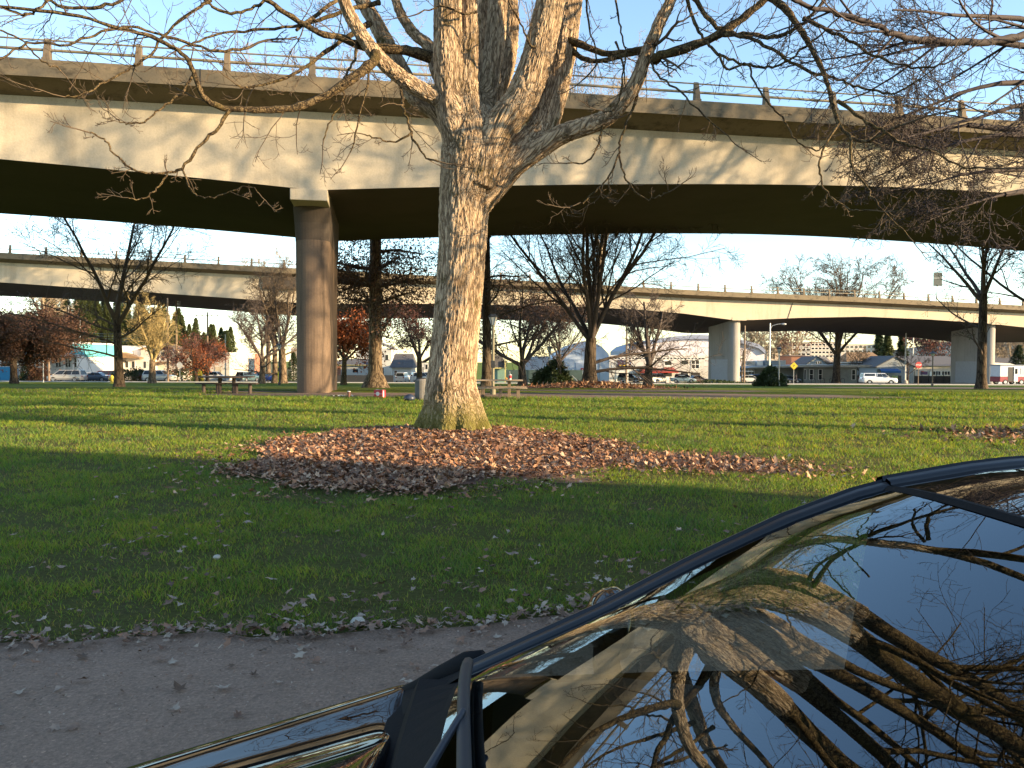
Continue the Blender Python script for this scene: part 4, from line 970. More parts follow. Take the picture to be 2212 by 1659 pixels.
# sides and tail
def side_ring(x):
    zs = hoodz(x); hw = halfw(x)
    prof = [(1.0, 0.22), (1.02, 0.40), (1.01, 0.70), (0.99, 0.86), (0.955, zs - 0.02), (0.93, zs)]
    return [(x, -v * hw, z) for v, z in prof], [(x, v * hw, z) for v, z in prof]
xs_s = [-0.232, 0.0, 0.3, 0.8, 1.4, 1.9, 2.3, 2.6, 2.78]
for s_ in (0, 1):
    mb = MB(); rr2 = [side_ring(x)[s_] for x in xs_s]; V, F = loft_rings(rr2); mb.add(V, F); mb.build('door_panel', PAINT, car, smooth=True)
mb = MB(); mb.box(2.72, 2.80, -0.60, 0.60, 0.25, 0.85); mb.box(2.2, 2.74, -0.66, 0.66, 0.84, 0.97); mb.build('tailgate', PAINT, car, bevel=0.03)
mb = MB(); mb.box(-1.6, 2.7, -0.80, 0.80, 0.18, 0.24); mb.build('floor_pan', TRIM, car)
# windshield, curved across
GL_N = 25; GL_M = 15
WSX = [-.08, .157, .316, .473, .596, .645]; WSZ = [1.045, 1.160, 1.248, 1.327, 1.376, 1.390]
RFX = [.645, .78, .864, 1.2, 1.7, 2.1, 2.35]; RFZ = [1.390, 1.414, 1.424, 1.445, 1.435, 1.39, 1.33]
def ws(u, v):          # u: -1..1 across, v: 0 bottom .. 1 top
    ub = u * 0.635; ut = u * 0.585
    xb = -0.10 + 0.005 * u ** 2 + 0.015 * u ** 6 - 0.0 * u * u
    xt = 0.630 + 0.005 * u ** 2 + 0.010 * u ** 6
    y = ub + (ut - ub) * v; x = xb + (xt - xb) * v; ze = float(np.interp(-.08 + .725 * v, WSX, WSZ)); zc_ = 1.068 + 0.338 * v + 0.004 * sin(pi * v); z = zc_ + (ze - zc_) * abs(u) ** 5 - 0.006 * u * u
    return (x, y, z)
mg, tg, bgl = new_mat('windshield_glass')
tr_ = N(tg, 'BsdfTransparent'); tr_.inputs[0].default_value = (0.42, 0.50, 0.47, 1); gl_ = N(tg, 'BsdfGlossy'); gl_.inputs['Roughness'].default_value = 0.0
gl_.inputs[0].default_value = (0.82, 0.92, 1.0, 1)
fr_ = N(tg, 'Fresnel'); fr_.inputs[0].default_value = 2.3; mx_ = N(tg, 'MixShader')
tg.links.new(fr_.outputs[0], mx_.inputs[0]); tg.links.new(tr_.outputs[0], mx_.inputs[1]); tg.links.new(gl_.outputs[0], mx_.inputs[2]); tg.links.new(mx_.outputs[0], tg.nodes['Material Output'].inputs[0])
V = [ws(-1 + 2 * i / (GL_N - 1), j / (GL_M - 1)) for j in range(GL_M) for i in range(GL_N)]
F = [(j * GL_N + i, (j + 1) * GL_N + i, (j + 1) * GL_N + i + 1, j * GL_N + i + 1) for j in range(GL_M - 1) for i in range(GL_N - 1)]
wsh = mesh_obj('windshield', V, F, mg, car, True)
# frame pieces: dark frit line, pillar trim, header
def ribbon(fa, fb, n=30):
    V = []; 
    for i in range(n + 1): V += [fa(i / n), fb(i / n)]
    return V, [(2 * i, 2 * i + 1, 2 * i + 3, 2 * i + 2) for i in range(n)]
for s_ in (-1, 1):
    def prof(t_, k):
        a = Vector(ws(s_, t_)); n_ = Vector((0, s_, 0)); off = [(-0.012, 0.004), (-0.010, 0.012), (0.006, 0.016), (0.010, 0.009), (0.017, 0.010), (0.020, 0.018), (0.040, 0.012), (0.052, -0.006), (0.056, -0.04)][k]
        return tuple(a + Vector((0, s_ * off[0], off[1] - 0.006)))
    V = [prof(i / 30, k) for i in range(31) for k in range(9)]; F = [(i * 9 + k, i * 9 + k + 1, (i + 1) * 9 + k + 1, (i + 1) * 9 + k) for i in range(30) for k in range(8)]
    mb = MB(); mb.add(V, F); mb.build('pillar_trim', M('glossy_black_trim', (0.01, 0.01, 0.012), 0.35, 0.1), car, smooth=True)
# roof
RN = 21
def roofp(u, f):
    x = 0.630 + 0.005 * u * u + 0.010 * u ** 6 + f * (2.35 - 0.645)
    w_ = 0.585 + 0.012 * sin(pi * f); z = float(np.interp(x, RFX, RFZ)) + (1 - abs(u) ** 3) * (0.016 + 0.02 * min(1, f * 3))
    return (x, u * w_, z)
V = [roofp(-1 + 2 * i / (RN - 1), j / 24) for j in range(25) for i in range(RN)]
F = [(j * RN + i, (j + 1) * RN + i, (j + 1) * RN + i + 1, j * RN + i + 1) for j in range(24) for i in range(RN - 1)]
mesh_obj('roof', V, F, PAINT, car, True)
for s_ in (-1, 1):
    V = []; 
    for j in range(25):
        a = Vector(roofp(s_, j / 24)); V += [tuple(a + Vector((0, s_ * o1, o2))) for o1, o2 in ((-0.012, -0.002), (-0.010, 0.006), (0.006, 0.010), (0.010, 0.003), (0.017, 0.004), (0.020, 0.012), (0.040, 0.006), (0.052, -0.012), (0.056, -0.06))]
    F = [(i * 9 + k, i * 9 + k + 1, (i + 1) * 9 + k + 1, (i + 1) * 9 + k) for i in range(24) for k in range(8)]
    rl_ = MB(); rl_.add(V, F); rl_.build('roof_rail', MATS['glossy_black_trim'], car, smooth=True)
    V, F = ribbon(lambda t_: tuple(Vector(roofp(s_, t_)) + Vector((0, s_ * 0.056, -0.06))), lambda t_: (roofp(s_, t_)[0], s_ * 0.745, 1.0)); mesh_obj('side_window', V, F, glass_mat('car_side_glass', (0.015, 0.02, 0.02)), car)
mb = MB(); a = [Vector(roofp(-1 + 2 * i / 10, 1)) for i in range(11)]; bq = [Vector((2.62, (-1 + 2 * i / 10) * 0.62, 0.95)) for i in range(11)]
mb.add(a + bq, [(i, i + 1, i + 12, i + 11) for i in range(10)]); mb.build('rear_window', glass_mat('car_side_glass'), car)
mb = MB(); hd = [Vector(ws(-1 + 2 * i / 24, 1)) for i in range(25)]; V = []
for p in hd: V += [p + Vector((-0.012, 0, -0.004)), p + Vector((-0.004, 0, 0.004)), p + Vector((0.008, 0, 0.003)), p + Vector((0.012, 0, -0.004))]
mb.add(V, [(i * 4 + k, i * 4 + k + 1, (i + 1) * 4 + k + 1, (i + 1) * 4 + k) for i in range(24) for k in range(3)]); mb.build('header_seal', TRIM, car)
# cowl panel under the glass
mb = MB(); V = []
for i in range(25):
    u = -1 + 2 * i / 24; a = Vector(ws(u, 0)); V += [Vector((-0.285, u * 0.74, hoodz(-0.26) - 0.07)), Vector((-0.222, u * 0.735, 0.955)), Vector((-0.19, u * 0.71, 0.965)), Vector((-0.17, u * 0.68, 1.01)), a + Vector((-0.012, 0, -0.012)), a + Vector((0.01, 0, 0.004))]
mb.add(V, [(i * 6 + k, i * 6 + k + 1, (i + 1) * 6 + k + 1, (i + 1) * 6 + k) for i in range(24) for k in range(5)]); cw = mb.build('cowl_panel', TRIM, car)
for s_ in (-1, 1):
    mb = MB(); mb.tube([(-0.235, s_ * 0.758, 0.938), (-0.18, s_ * 0.740, 0.962), (-0.13, s_ * 0.715, 0.998), (-0.08, s_ * 0.690, 1.036), (-0.05, s_ * 0.682, 1.050)], [0.012, 0.020, 0.023, 0.022, 0.014], 14)
    mb.build('fender_corner', TRIM, car, smooth=True)
    mb = MB(); mb.add([(-0.215, s_ * 0.745, 0.958), (-0.16, s_ * 0.725, 0.985), (-0.07, s_ * 0.68, 1.04), (-0.08, s_ * 0.62, 1.045), (-0.17, s_ * 0.62, 0.99), (-0.215, s_ * 0.64, 0.94), (-0.215, s_ * 0.79, 0.88), (-0.06, s_ * 0.78, 0.9)], [(0, 1, 4, 5), (1, 2, 3, 4), (0, 6, 7, 1), (1, 7, 2)]); mb.build('cowl_side', TRIM, car)
# wipers
def wiper(y0, y1, xo):
    mb = MB(); n = 14; pts = []
    for i in range(n + 1):
        f = i / n; y = y0 + (y1 - y0) * f; v = 0.035 + 0.10 * f * 0.6; a = Vector(ws(max(-1, min(1, y / 0.635)), v)); pts.append(a + Vector((-0.012, 0, 0.020)))
    mb.tube(pts, 0.010, 8)
    mb.tube([q + Vector((0, 0, -0.010)) for q in pts], 0.004, 6)
    bl = mb.build('wiper_blade', BLACK, car, smooth=True)
    mb = MB(); c = (pts[7] + pts[6]) * 0.5; pv = Vector((-0.15, y0 - 0.60, 1.02))
    mb.tube([c + Vector((0, 0, 0.014)), (c + pv) * 0.5 + Vector((-.012, 0, 0.022)), pv + Vector((0, 0.02, 0.03))], [0.005, 0.007, 0.009], 8); mb.lathe([(0.018, 0), (0.02, 0.02), (0.012, 0.035)], pv, 12)
    mb.build('wiper_arm', M('wiper_arm_paint', (0.03, 0.03, 0.035), 0.4, 0.1), bl, bevel=0.003)
wiper(0.58, 0.0, 0); wiper(-0.02, -0.60, 0)
# interior
INT = M('dashboard_vinyl', (0.016, 0.018, 0.018), 0.7, 0.1, 8, bmp=0.1, bs=80)
mb = MB(); V = []
for i in range(13):
    u = -1 + 2 * i / 12; V += [(-0.03, u * 0.62, 1.02), (0.20, u * 0.64, 1.03), (0.42, u * 0.66, 1.0), (0.52, u * 0.68, 0.86), (0.52, u * 0.68, 0.5)]
mb.add(V, [(i * 5 + k, i * 5 + k + 1, (i + 1) * 5 + k + 1, (i + 1) * 5 + k) for i in range(12) for k in range(4)]); mb.build('dashboard', INT, car)
for y in (-0.36, 0.36):
    mb = MB(); mb.box(1.05, 1.22, y - 0.24, y + 0.24, 0.45, 1.10); mb.box(0.65, 1.15, y - 0.25, y + 0.25, 0.35, 0.52); st_ = mb.build('seat', M('seat_fabric', (0.025, 0.025, 0.027), 0.9, 0.2), car, bevel=0.05)
    mb = MB(); mb.box(1.10, 1.19, y - 0.12, y + 0.12, 1.13, 1.28); mb.build('headrest', M('seat_fabric', (0.025, 0.025, 0.027), 0.9), st_, bevel=0.03)
mb = MB(); pts = [(0.55 + 0.06 * sin(a), -0.36 + 0.18 * cos(a), 0.90 + 0.17 * sin(a)) for a in np.linspace(0, 2 * pi, 25)]; mb.tube(pts, 0.014, 8); mb.build('steering_wheel', INT, car)
mb = MB(); mb.box(0.525, 2.6, -0.72, 0.72, 0.25, 0.3); mb.build('cabin_floor', INT, car)
# far side mirror
mb = MB(); n_ = 12
V = []; F = []
for i in range(n_ + 1):
    ph = pi * i / n_
    for j in range(16):
        a = 2 * pi * j / 16; V.append((0.235 + 0.075 * sin(ph) * cos(a) * (1.0 if cos(a) < 0 else 0.5), 0.965 + 0.115 * -cos(ph) * 1.0, 1.02 + 0.075 * sin(ph) * sin(a)))
F = [(i * 16 + j, i * 16 + (j + 1) % 16, (i + 1) * 16 + (j + 1) % 16, (i + 1) * 16 + j) for i in range(n_) for j in range(16)]
mb.add(V, F); mr_ = mb.build('side_mirror', PAINT, car, smooth=True)
mb = MB(); mb.bar((0.20, 0.80, 0.95), (0.20, 0.90, 0.97), 0.05, 0.04); mb.build('mirror_arm', TRIM, mr_)
TYRE = M('tyre_rubber', (0.02, 0.02, 0.02), 0.85, 0.2, 20); RIM = M('alloy_rim', (0.45, 0.45, 0.47), 0.3, 0.1, metal=0.8)
for x in (-0.95, 1.72):
    for s_ in (-1, 1):
        mb = MB(); mb.lathe([(0.20, -0.10), (0.30, -0.10), (0.315, -0.07), (0.315, 0.07), (0.30, 0.10), (0.20, 0.10)], (x, s_ * 0.79, 0.315), 28, 'Y'); wh = mb.build('wheel', TYRE, car, smooth=False)
        mb = MB(); mb.lathe([(0.03, 0.0), (0.20, 0.02), (0.205, -0.03), (0.03, -0.03)], (x, s_ * 0.885, 0.315), 20, 'Y')
        for k in range(5): mb.bar((x, s_ * 0.89, 0.315), (x + 0.19 * cos(k * 1.257), s_ * 0.89, 0.315 + 0.19 * sin(k * 1.257)), 0.035, 0.03)
        mb.build('rim', RIM, wh)
for s_ in (-1, 1):
    mb = MB(); mb.lathe([(0.02, 0), (0.11, 0.03), (0.12, 0.14), (0.05, 0.2)], (-1.62, s_ * 0.5, 0.60), 16, 'X'); mb.build('headlight', glass_mat('lamp_lens', (0.5, 0.5, 0.5)), car, smooth=True)
# ------------------------------------------------------------------ parked cars
LAMPG = glass_mat('headlight_lens', (0.55, 0.55, 0.52)); TAIL = M('tail_lamp_red', (0.30, 0.01, 0.01), 0.25, 0.05)
PLATE = M('number_plate', (0.5, 0.5, 0.52), 0.5, 0.05)
KINDS = {  # length, width, height; lower outline (x, z) ; greenhouse (xa bottom front, xb top front, xc top rear, xd bottom rear) ; belt z
 'sedan': dict(L=4.6, W=1.75, H=1.42, hood=[(-2.3, .62), (-2.2, .72), (-1.2, .86), (-.95, .92)], belt=.92, tail=[(1.35, .98), (2.15, .96), (2.3, .85)], gh=(-.98, -.25, .85, 1.55)),
 'hatchback': dict(L=4.3, W=1.75, H=1.50, hood=[(-2.15, .62), (-2.05, .76), (-1.45, .92), (-1.2, .98)], belt=.96, tail=[(1.9, 1.02), (2.1, .9), (2.15, .8)], gh=(-1.35, -.35, 1.35, 2.05)),
 'suv': dict(L=4.6, W=1.85, H=1.75, hood=[(-2.3, .75), (-2.22, .95), (-1.2, 1.05), (-1.1, 1.08)], belt=1.08, tail=[(2.2, 1.1), (2.28, 1.0), (2.3, .85)], gh=(-1.15, -.5, 1.95, 2.22)),
 'minivan': dict(L=5.1, W=1.98, H=1.76, hood=[(-2.55, .68), (-2.4, .86), (-1.75, .98), (-1.5, 1.02)], belt=1.0, tail=[(2.42, 1.05), (2.52, .95), (2.55, .8)], gh=(-1.75, -.75, 2.2, 2.45)),
 'pickup': dict(L=5.5, W=1.85, H=1.78, hood=[(-2.75, .80), (-2.66, .98), (-1.5, 1.06), (-1.4, 1.1)], belt=1.1, tail=[(2.6, 1.12), (2.72, 1.1), (2.75, .8)], gh=(-1.45, -.85, .35, .55)),
}
def make_car(label, loc, rz, kind, color, group='cars parked along the far street', cat='car', canopy=None, lower=None, name='parked_car'):
    K = KINDS[kind]; t = thing(name, label, cat, loc, rz, group)
    pm = car_paint('paint_%s' % label.split(' parked')[0].replace(' ', '_')[:30], color); W = K['W'] / 2; xw = K['L'] / 2 * 0.62
    zl = 0.28
    # body: sections along x with wheel arches cut in the side outline
    arch = []
    wheels = (-xw, xw * 0.98)
    top = K['hood'] + K['tail']; x0 = top[0][0]; x1 = top[-1][0]
    xs_ = sorted(set([x0, x0 + .12] + [round(v, 3) for v in np.linspace(x0 + .2, x1 - .2, 30)] + [x1 - .1, x1]))
    rings = []
    for x in xs_:
        zt_ = float(np.interp(x, [a for a, _ in top], [b for _, b in top])); lo = zl
        for wx in wheels:
            d = abs(x - wx)
            if d < 0.40: lo = max(lo, math.sqrt(0.40 ** 2 - d * d) + 0.31)
        e = min(1, (x - x0 + .05) / .45, (x1 - x + .05) / .35); w_ = W * (0.82 + 0.18 * max(0, e) ** .5)
        prof = [(w_ * .55, lo), (w_ * .97, lo), (w_, max(lo, .55)), (w_ * .985, max(lo, zt_ - .14)), (w_ * .93, max(lo, zt_ - .03)), (w_ * .8, zt_), (0, zt_ + .03)]
        rings.append([(x, -v, z) for v, z in prof] + [(x, v, z) for v, z in prof[-2::-1]])
    V, F = loft_rings(rings); F += [tuple(range(13)), tuple(range(len(V) - 13, len(V)))[::-1]]
    mb = MB(); mb.add(V, F); body = mb.build('body', pm, t, smooth=False)
    # dark underbody and arches
    mb = MB(); mb.box(x0 + .25, x1 - .25, -W * .9, W * .9, .22, .62); mb.build('underbody', BLACK, t)
    # greenhouse
    a, b_, c, d = K['gh']; bz = K['belt'] - .02; H = K['H']; wi = W * .93; wt = W * .74
    if kind == 'pickup' and canopy is None: pass
    gv = [(a, -wi, bz), (a, wi, bz), (d, wi, bz), (d, -wi, bz), (b_, -wt, H - .03), (b_, wt, H - .03), (c, wt, H - .03), (c, -wt, H - .03), (b_ + .12, -wt + .08, H), (b_ + .12, wt - .08, H), (c - .12, wt - .08, H), (c - .12, -wt + .08, H)]
    mb = MB(); mb.add(gv, [(0, 1, 5, 4), (1, 2, 6, 5), (2, 3, 7, 6), (3, 0, 4, 7), (4, 5, 9, 8), (5, 6, 10, 9), (6, 7, 11, 10), (7, 4, 8, 11), (8, 9, 10, 11)]); mb.build('cabin', pm, t)
    def lerp(p, q, u): return tuple(p[i] + (q[i] - p[i]) * u for i in range(3))
    def pane(nm, A, B_, C, D_, off, u0=.06, u1=.94, v0=.10, v1=.90):
        # A,B bottom; D,C top
        def P(u, v): 
            lo = lerp(A, B_, u); hi = lerp(D_, C, u); p = lerp(lo, hi, v); return tuple(p[i] + off[i] for i in range(3))
        m_ = MB(); m_.quad(P(u0, v0), P(u1, v0), P(u1, v1), P(u0, v1)); return m_.build(nm, GLASS, t)
    pane('windshield', gv[0], gv[1], gv[5], gv[4], (-.012, 0, .006)); pane('rear_window', gv[3], gv[2], gv[6], gv[7], (.012, 0, .006))
    nw = 3 if kind in ('suv', 'minivan') else 2
    cuts = np.linspace(.03, .97, nw + 1)
    for s_, (A, B_, C, D_) in ((-1, (gv[0], gv[3], gv[7], gv[4])), (1, (gv[1], gv[2], gv[6], gv[5]))):
        for i in range(nw): pane('side_window', A, B_, C, D_, (0, s_ * .014, .004), cuts[i] + .012, cuts[i + 1] - .012, .12, .90)
    if canopy:
        mb = MB(); x2, x3 = d + .05, x1 - .12; V = [(x2, -wi, bz), (x2, wi, bz), (x3, wi, bz), (x3, -wi, bz), (x2, -wt, H), (x2, wt, H), (x3 - .15, wt, H), (x3 - .15, -wt, H)]
        mb.add(V, [(0, 1, 5, 4), (1, 2, 6, 5), (2, 3, 7, 6), (3, 0, 4, 7), (4, 5, 6, 7)]); mb.build('canopy', pm, t)
        for s_, (A, B_, C, D_) in ((-1, (V[0], V[3], V[7], V[4])), (1, (V[1], V[2], V[6], V[5]))): pane('canopy_window', A, B_, C, D_, (0, s_ * .014, .004), .08, .92, .3, .85)
        pane('canopy_window', V[3], V[2], V[6], V[7], (.014, 0, 0))
    elif kind == 'pickup':
        mb = MB(); mb.box(d + .1, x1 - .1, -W * .8, W * .8, 1.135, 1.15); mb.build('cargo_bed', BLACK, t)
    for wx in wheels:
        for s_ in (-1, 1):
            mb = MB(); mb.lathe([(0.18, -0.10), (0.31, -0.10), (0.33, -0.07), (0.33, 0.07), (0.31, 0.10), (0.18, 0.10)], (wx, s_ * (W - .12), .33), 18, 'Y'); wh = mb.build('wheel', TYRE, t)
            mb = MB(); mb.lathe([(0.02, -.11), (0.21, -.108), (0.21, .108), (.02, .11)], (wx, s_ * (W - .12), .33), 12, 'Y'); mb.build('rim', RIM, wh)
    for s_ in (-1, 1):
        zt_ = top[1][1]; mb = MB(); mb.box(x0 - .015, x0 + .10, s_ * W * .62 - .17, s_ * W * .62 + .17, zt_ - .22, zt_ - .06); mb.build('headlight', LAMPG, t, bevel=.02)
        zt_ = top[-2][1]; mb = MB(); mb.box(x1 - .12, x1 + .012, s_ * W * .74 - .11, s_ * W * .74 + .11, zt_ - .25, zt_ - .03); mb.build('tail_light', TAIL, t, bevel=.02)
        mb = MB(); mb.box(a + .12, a + .3, s_ * (W + .09) - .07, s_ * (W + .09) + .07, K['belt'] + .0, K['belt'] + .14); mb.build('side_mirror', pm, t, bevel=.03)
    mb = MB(); mb.box(x0 - .012, x0 + .02, -.26, .26, .38, .50); mb.build('number_plate', PLATE, t)
    mb = MB(); mb.box(x1 - .02, x1 + .016, -.16, .16, .62, .74); mb.build('number_plate', PLATE, t)
    mb = MB(); mb.box(x0 - .01, x0 + .06, -W * .42, W * .42, .55, .66); mb.build('grille', BLACK, t)
    if lower: mb = MB(); mb.box(x0 + .3, x1 - .3, -W - .008, W + .008, .36, .52); mb.build('side_moulding', lower, t)
    return t
SILV = (0.42, 0.42, 0.40); GREYB = (0.07, 0.09, 0.12); MAR = (0.09, 0.012, 0.02); WHT = (0.72, 0.72, 0.70); NAVY = (0.02, 0.04, 0.12); BLK = (0.015, 0.015, 0.018)
def car(n, zxc, D, rz, *a, **k): return make_car(a[0], gp(n, zxc, D) + Vector((0, 0, .02)), R(rz), *a[1:], **k)
car(0, 1180, 119, 4, 'dark blue-grey sedan parked nose-left beside the silver minivan', 'sedan', GREYB)
car(0, 1090, 123, 8, 'white sedan mostly hidden behind the silver minivan', 'sedan', WHT)
car(0, 838, 115, 2, 'silver minivan parked nose-left at the pale arcade building', 'minivan', (0.40, 0.38, 0.35), lower=M('grey_moulding', (.2, .2, .2), .6))
car(0, 1285, 125, 10, 'dark red sport utility car behind the blue-grey sedan', 'suv', MAR)
car(0, 1600, 128, 5, 'grey car behind the low hedge left of the pollarded tree', 'sedan', SILV)
car(0, 1850, 120, 185, 'maroon sport utility car behind the pollarded tree foot', 'suv', MAR)
car(0, 1985, 116, 184, 'silver sport utility car parked nose-right beside the wooden pole', 'suv', SILV)
car(1, 1185, 138, 250, 'teal and silver sport utility car with spare wheel on its back, seen from behind', 'suv', (0.08, 0.14, 0.16))
car(1, 1405, 146, 255, 'bright blue car behind the sunlit tree foot', 'hatchback', (0.03, 0.07, 0.32))
car(1, 1470, 152, 260, 'white hatchback beyond the bright blue car', 'hatchback', WHT)
car(1, 760, 140, 175, 'white pickup truck parked behind the wooden pole in the side street', 'pickup', WHT, cat='pickup truck')
car(1, 1290, 150, 262, 'dark blue car between the teal car and the sunlit tree', 'hatchback', NAVY)
car(2, 1225, 142, 262, 'white sport utility car backed up at the pale garage house', 'suv', WHT)
car(2, 1490, 140, 200, 'white van just left of the big maple trunk', 'minivan', WHT)
car(4, 565, 152, 160, 'old black and silver sport utility car near the sign shop wall', 'suv', BLK, lower=RIM)
car(4, 725, 156, 170, 'dark pickup truck half hidden behind the forked tree', 'pickup', (0.05, 0.05, 0.07), cat='pickup truck')
car(4, 925, 152, 205, 'silver crossover parked at the red awnings, seen from its rear corner', 'suv', SILV)
car(4, 1235, 143, 168, 'pale blue sedan parked on the street in front of the sign shop', 'sedan', (0.30, 0.42, 0.48))
car(4, 1255, 158, 168, 'dark sport utility car behind the pale blue sedan', 'suv', BLK)
car(4, 1410, 153, 195, 'dark maroon sedan left of the first far pier', 'sedan', (0.05, 0.012, 0.018))
car(5, 480, 147, 178, 'white hatchback right of the first far pier', 'hatchback', WHT)
car(5, 368, 156, 200, 'tan sport utility car behind the white hatchback', 'suv', (0.25, 0.21, 0.17))
car(5, 615, 156, 188, 'navy blue crossover right of the white hatchback', 'suv', NAVY)
car(5, 830, 158, 190, 'light grey car behind the round-headed lamp post', 'sedan', SILV)
car(5, 875, 149, 170, 'dark grey car directly right of the lamp post', 'sedan', (0.04, 0.045, 0.055))
car(5, 965, 151, 180, 'black sedan left of the walking person', 'sedan', BLK)
c_ = Vector((at(1897, 800, 125).x, 125, gz(0, 125) + .02))
make_car('white pickup truck with white canopy parked nose-right on the street', c_, R(176), 'pickup', WHT, cat='pickup truck', canopy=True)
# spare wheel on the teal car is part of it
for o in [o for o in bpy.data.objects if o.get('label', '').startswith('teal and silver')]:
    mb = MB(); mb.lathe([(0.05, 0), (0.33, 0.0), (0.35, 0.05), (0.33, 0.18), (0.05, 0.2)], (2.3, 0, 1.0), 18, 'X'); mb.build('spare_wheel', TYRE, o)
# food truck at the right edge
ft_ = thing('food_truck', 'white food truck with red lower half and open door at the right edge', 'food truck', (at(2192, 800, 121).x, 121, gz(0, 121) + 0.02), R(183))
FW = M('food_truck_white', (0.62, 0.64, 0.66), 0.5, 0.06, 2); FR = M('food_truck_red', (0.26, 0.02, 0.035), 0.45, 0.1, 2)
mb = MB(); mb.box(-3.2, 3.2, -1.15, 1.15, 1.25, 3.0); mb.build('upper_body', FW, ft_, bevel=.06)
mb = MB(); mb.box(-3.2, 3.2, -1.16, 1.16, .45, 1.245); mb.build('lower_body', FR, ft_, bevel=.04)
mb = MB(); mb.box(-3.28, 3.28, -1.25, 1.25, 3.0, 3.12); mb.build('roof', M('blue_grey_roof', (.16, .2, .26), .6), ft_)
mb = MB(); mb.box(1.0, 1.9, 1.165, 1.18, .5, 2.75); mb.build('doorway', BLACK, ft_)
mb = MB(); mb.box(0.35, 1.0, 1.18, 1.24, .5, 2.8); dr_ = mb.build('door', FW, ft_); mb = MB(); mb.box(.45, .85, 1.245, 1.25, 1.7, 2.5); mb.build('door_window', GLASS, dr_)
mb = MB(); mb.box(-1.5, -.1, 1.17, 1.185, 1.6, 2.6); mb.build('serving_hatch', M('hatch_grey', (.45, .46, .48), .5), ft_)
mb = MB(); mb.box(-2.9, -1.8, 1.165, 1.18, 1.7, 2.4); mb.build('side_window', GLASS, ft_)
mb = MB()
for k in range(4): mb.box(-2.7 + k * .2, -2.58 + k * .2, 1.165, 1.175, 1.4, 1.58)
mb.build('lettering', BLACK, ft_)
for x in (-2.1, -0.6 + .3, 2.3):
    for s_ in (-1, 1):
        mb = MB(); mb.lathe([(0.18, -0.12), (0.40, -0.12), (0.42, 0), (0.40, 0.12), (0.18, 0.12)], (x, s_ * 1.05, .42), 18, 'Y'); wh = mb.build('wheel', TYRE, ft_)
        mb = MB(); mb.lathe([(0.02, -.13), (0.25, -.13), (0.25, .13), (.02, .13)], (x, s_ * 1.05, .42), 12, 'Y'); mb.build('rim', RIM, wh)

# ------------------------------------------------------------------ park furniture
TIMBER = M('weathered_table_wood', (0.30, 0.225, 0.155), 0.8, 0.2, 3, stretch=(0.5, 8, 8)); TIMD = M('shaded_table_wood', (0.055, 0.038, 0.03), 0.8, 0.2, 3); LEGC = M('table_leg_post', (0.17, 0.12, 0.08), 0.85, 0.25, 4)  # TIMD, LEGC darkened: shade around the left table put into the colour
def slab(mb, x0, x1, y0, y1, z0, z1): return mb.box(x0, x1, y0, y1, z0, z1)
pc = zp(3, 525, 1330, 33.0); pc.z = 0.02
tb = thing('picnic_table', 'wooden picnic table with a red cup and orange on it, right of the maple trunk', 'picnic table', pc)
mb = MB()
for k in range(4): mb.box(-1.16, 1.0, -0.38 + k * .19, -0.20 + k * .19, .715, .77)
mb.build('tabletop', TIMBER, tb, bevel=.006)
mb = MB()
for k in range(2): mb.box(-1.15, 1.18, -0.90 + k * .15, -0.76 + k * .15, .405, .45)
mb.build('bench', TIMBER, tb, bevel=.006)
mb = MB()
for k in range(2): mb.box(-1.15, 1.18, 0.62 + k * .15, 0.76 + k * .15, .405, .45)
mb.build('bench', TIMBER, tb, bevel=.006)
for x, y, h in ((-.9, -.76, .405), (.06, -.76, .405), (.80, -.76, .405), (-.9, .76, .405), (.80, .76, .405), (.42, -.05, .715), (-.7, -.05, .715)):
    mb = MB(); mb.box(x - .07, x + .07, y - .06, y + .06, -.1, h - .002); mb.build('leg', LEGC, tb, bevel=.006)
p = zp(3, 661, 1100, 33.0)
cup = thing('drink_cup', 'red and white paper cup with a straw standing on the right picnic table', 'cup', (p.x, 33.0, .79))
mb = MB(); mb.lathe([(.045, 0), (.052, .08), (.052, .08)], (0, 0, 0), 16); mb.build('cup_base', WHITE, cup)
mb = MB(); mb.lathe([(.0535, .05), (.062, .19)], (0, 0, 0), 16); mb.build('red_band', M('cup_red', (.42, .02, .04), .5), cup)
mb = MB(); mb.lathe([(.065, .19), (.065, .205), (.05, .215)], (0, 0, 0), 16); mb.build('lid', WHITE, cup)
mb = MB(); mb.tube([(0, 0, .2), (-.02, 0, .35)], .008, 6); mb.build('straw', WHITE, cup)
p = zp(3, 612, 1100, 33.0)
og = thing('orange', 'orange lying on the picnic table beside the paper cup', 'fruit', (p.x, 33.0, .79))
mb = MB(); mb.lathe([(.012, 0), (.036, .012), (.048, .045), (.036, .078), (.012, .09)], (0, 0, 0), 14); mb.build('peel', M('orange_peel', (.6, .22, .03), .5), og, smooth=True)
pc = zp(1, 925, 1235, 36.5); pc.z = 0.02
t2 = thing('picnic_table', 'dark round-topped picnic table with two separate benches, left of the column', 'picnic table', pc)
mb = MB(); mb.lathe([(.9, .72), (1.30, .74), (1.32, .79), (1.28, .80)], (0, 0, 0), 28); o = mb.build('tabletop', TIMD, t2); o.scale = (1, .75, 1)
for x in (-.32, .34):
    mb = MB(); mb.lathe([(.085, -.1), (.085, .72)], (x, 0, 0), 12); mb.build('leg', TIMD, t2)
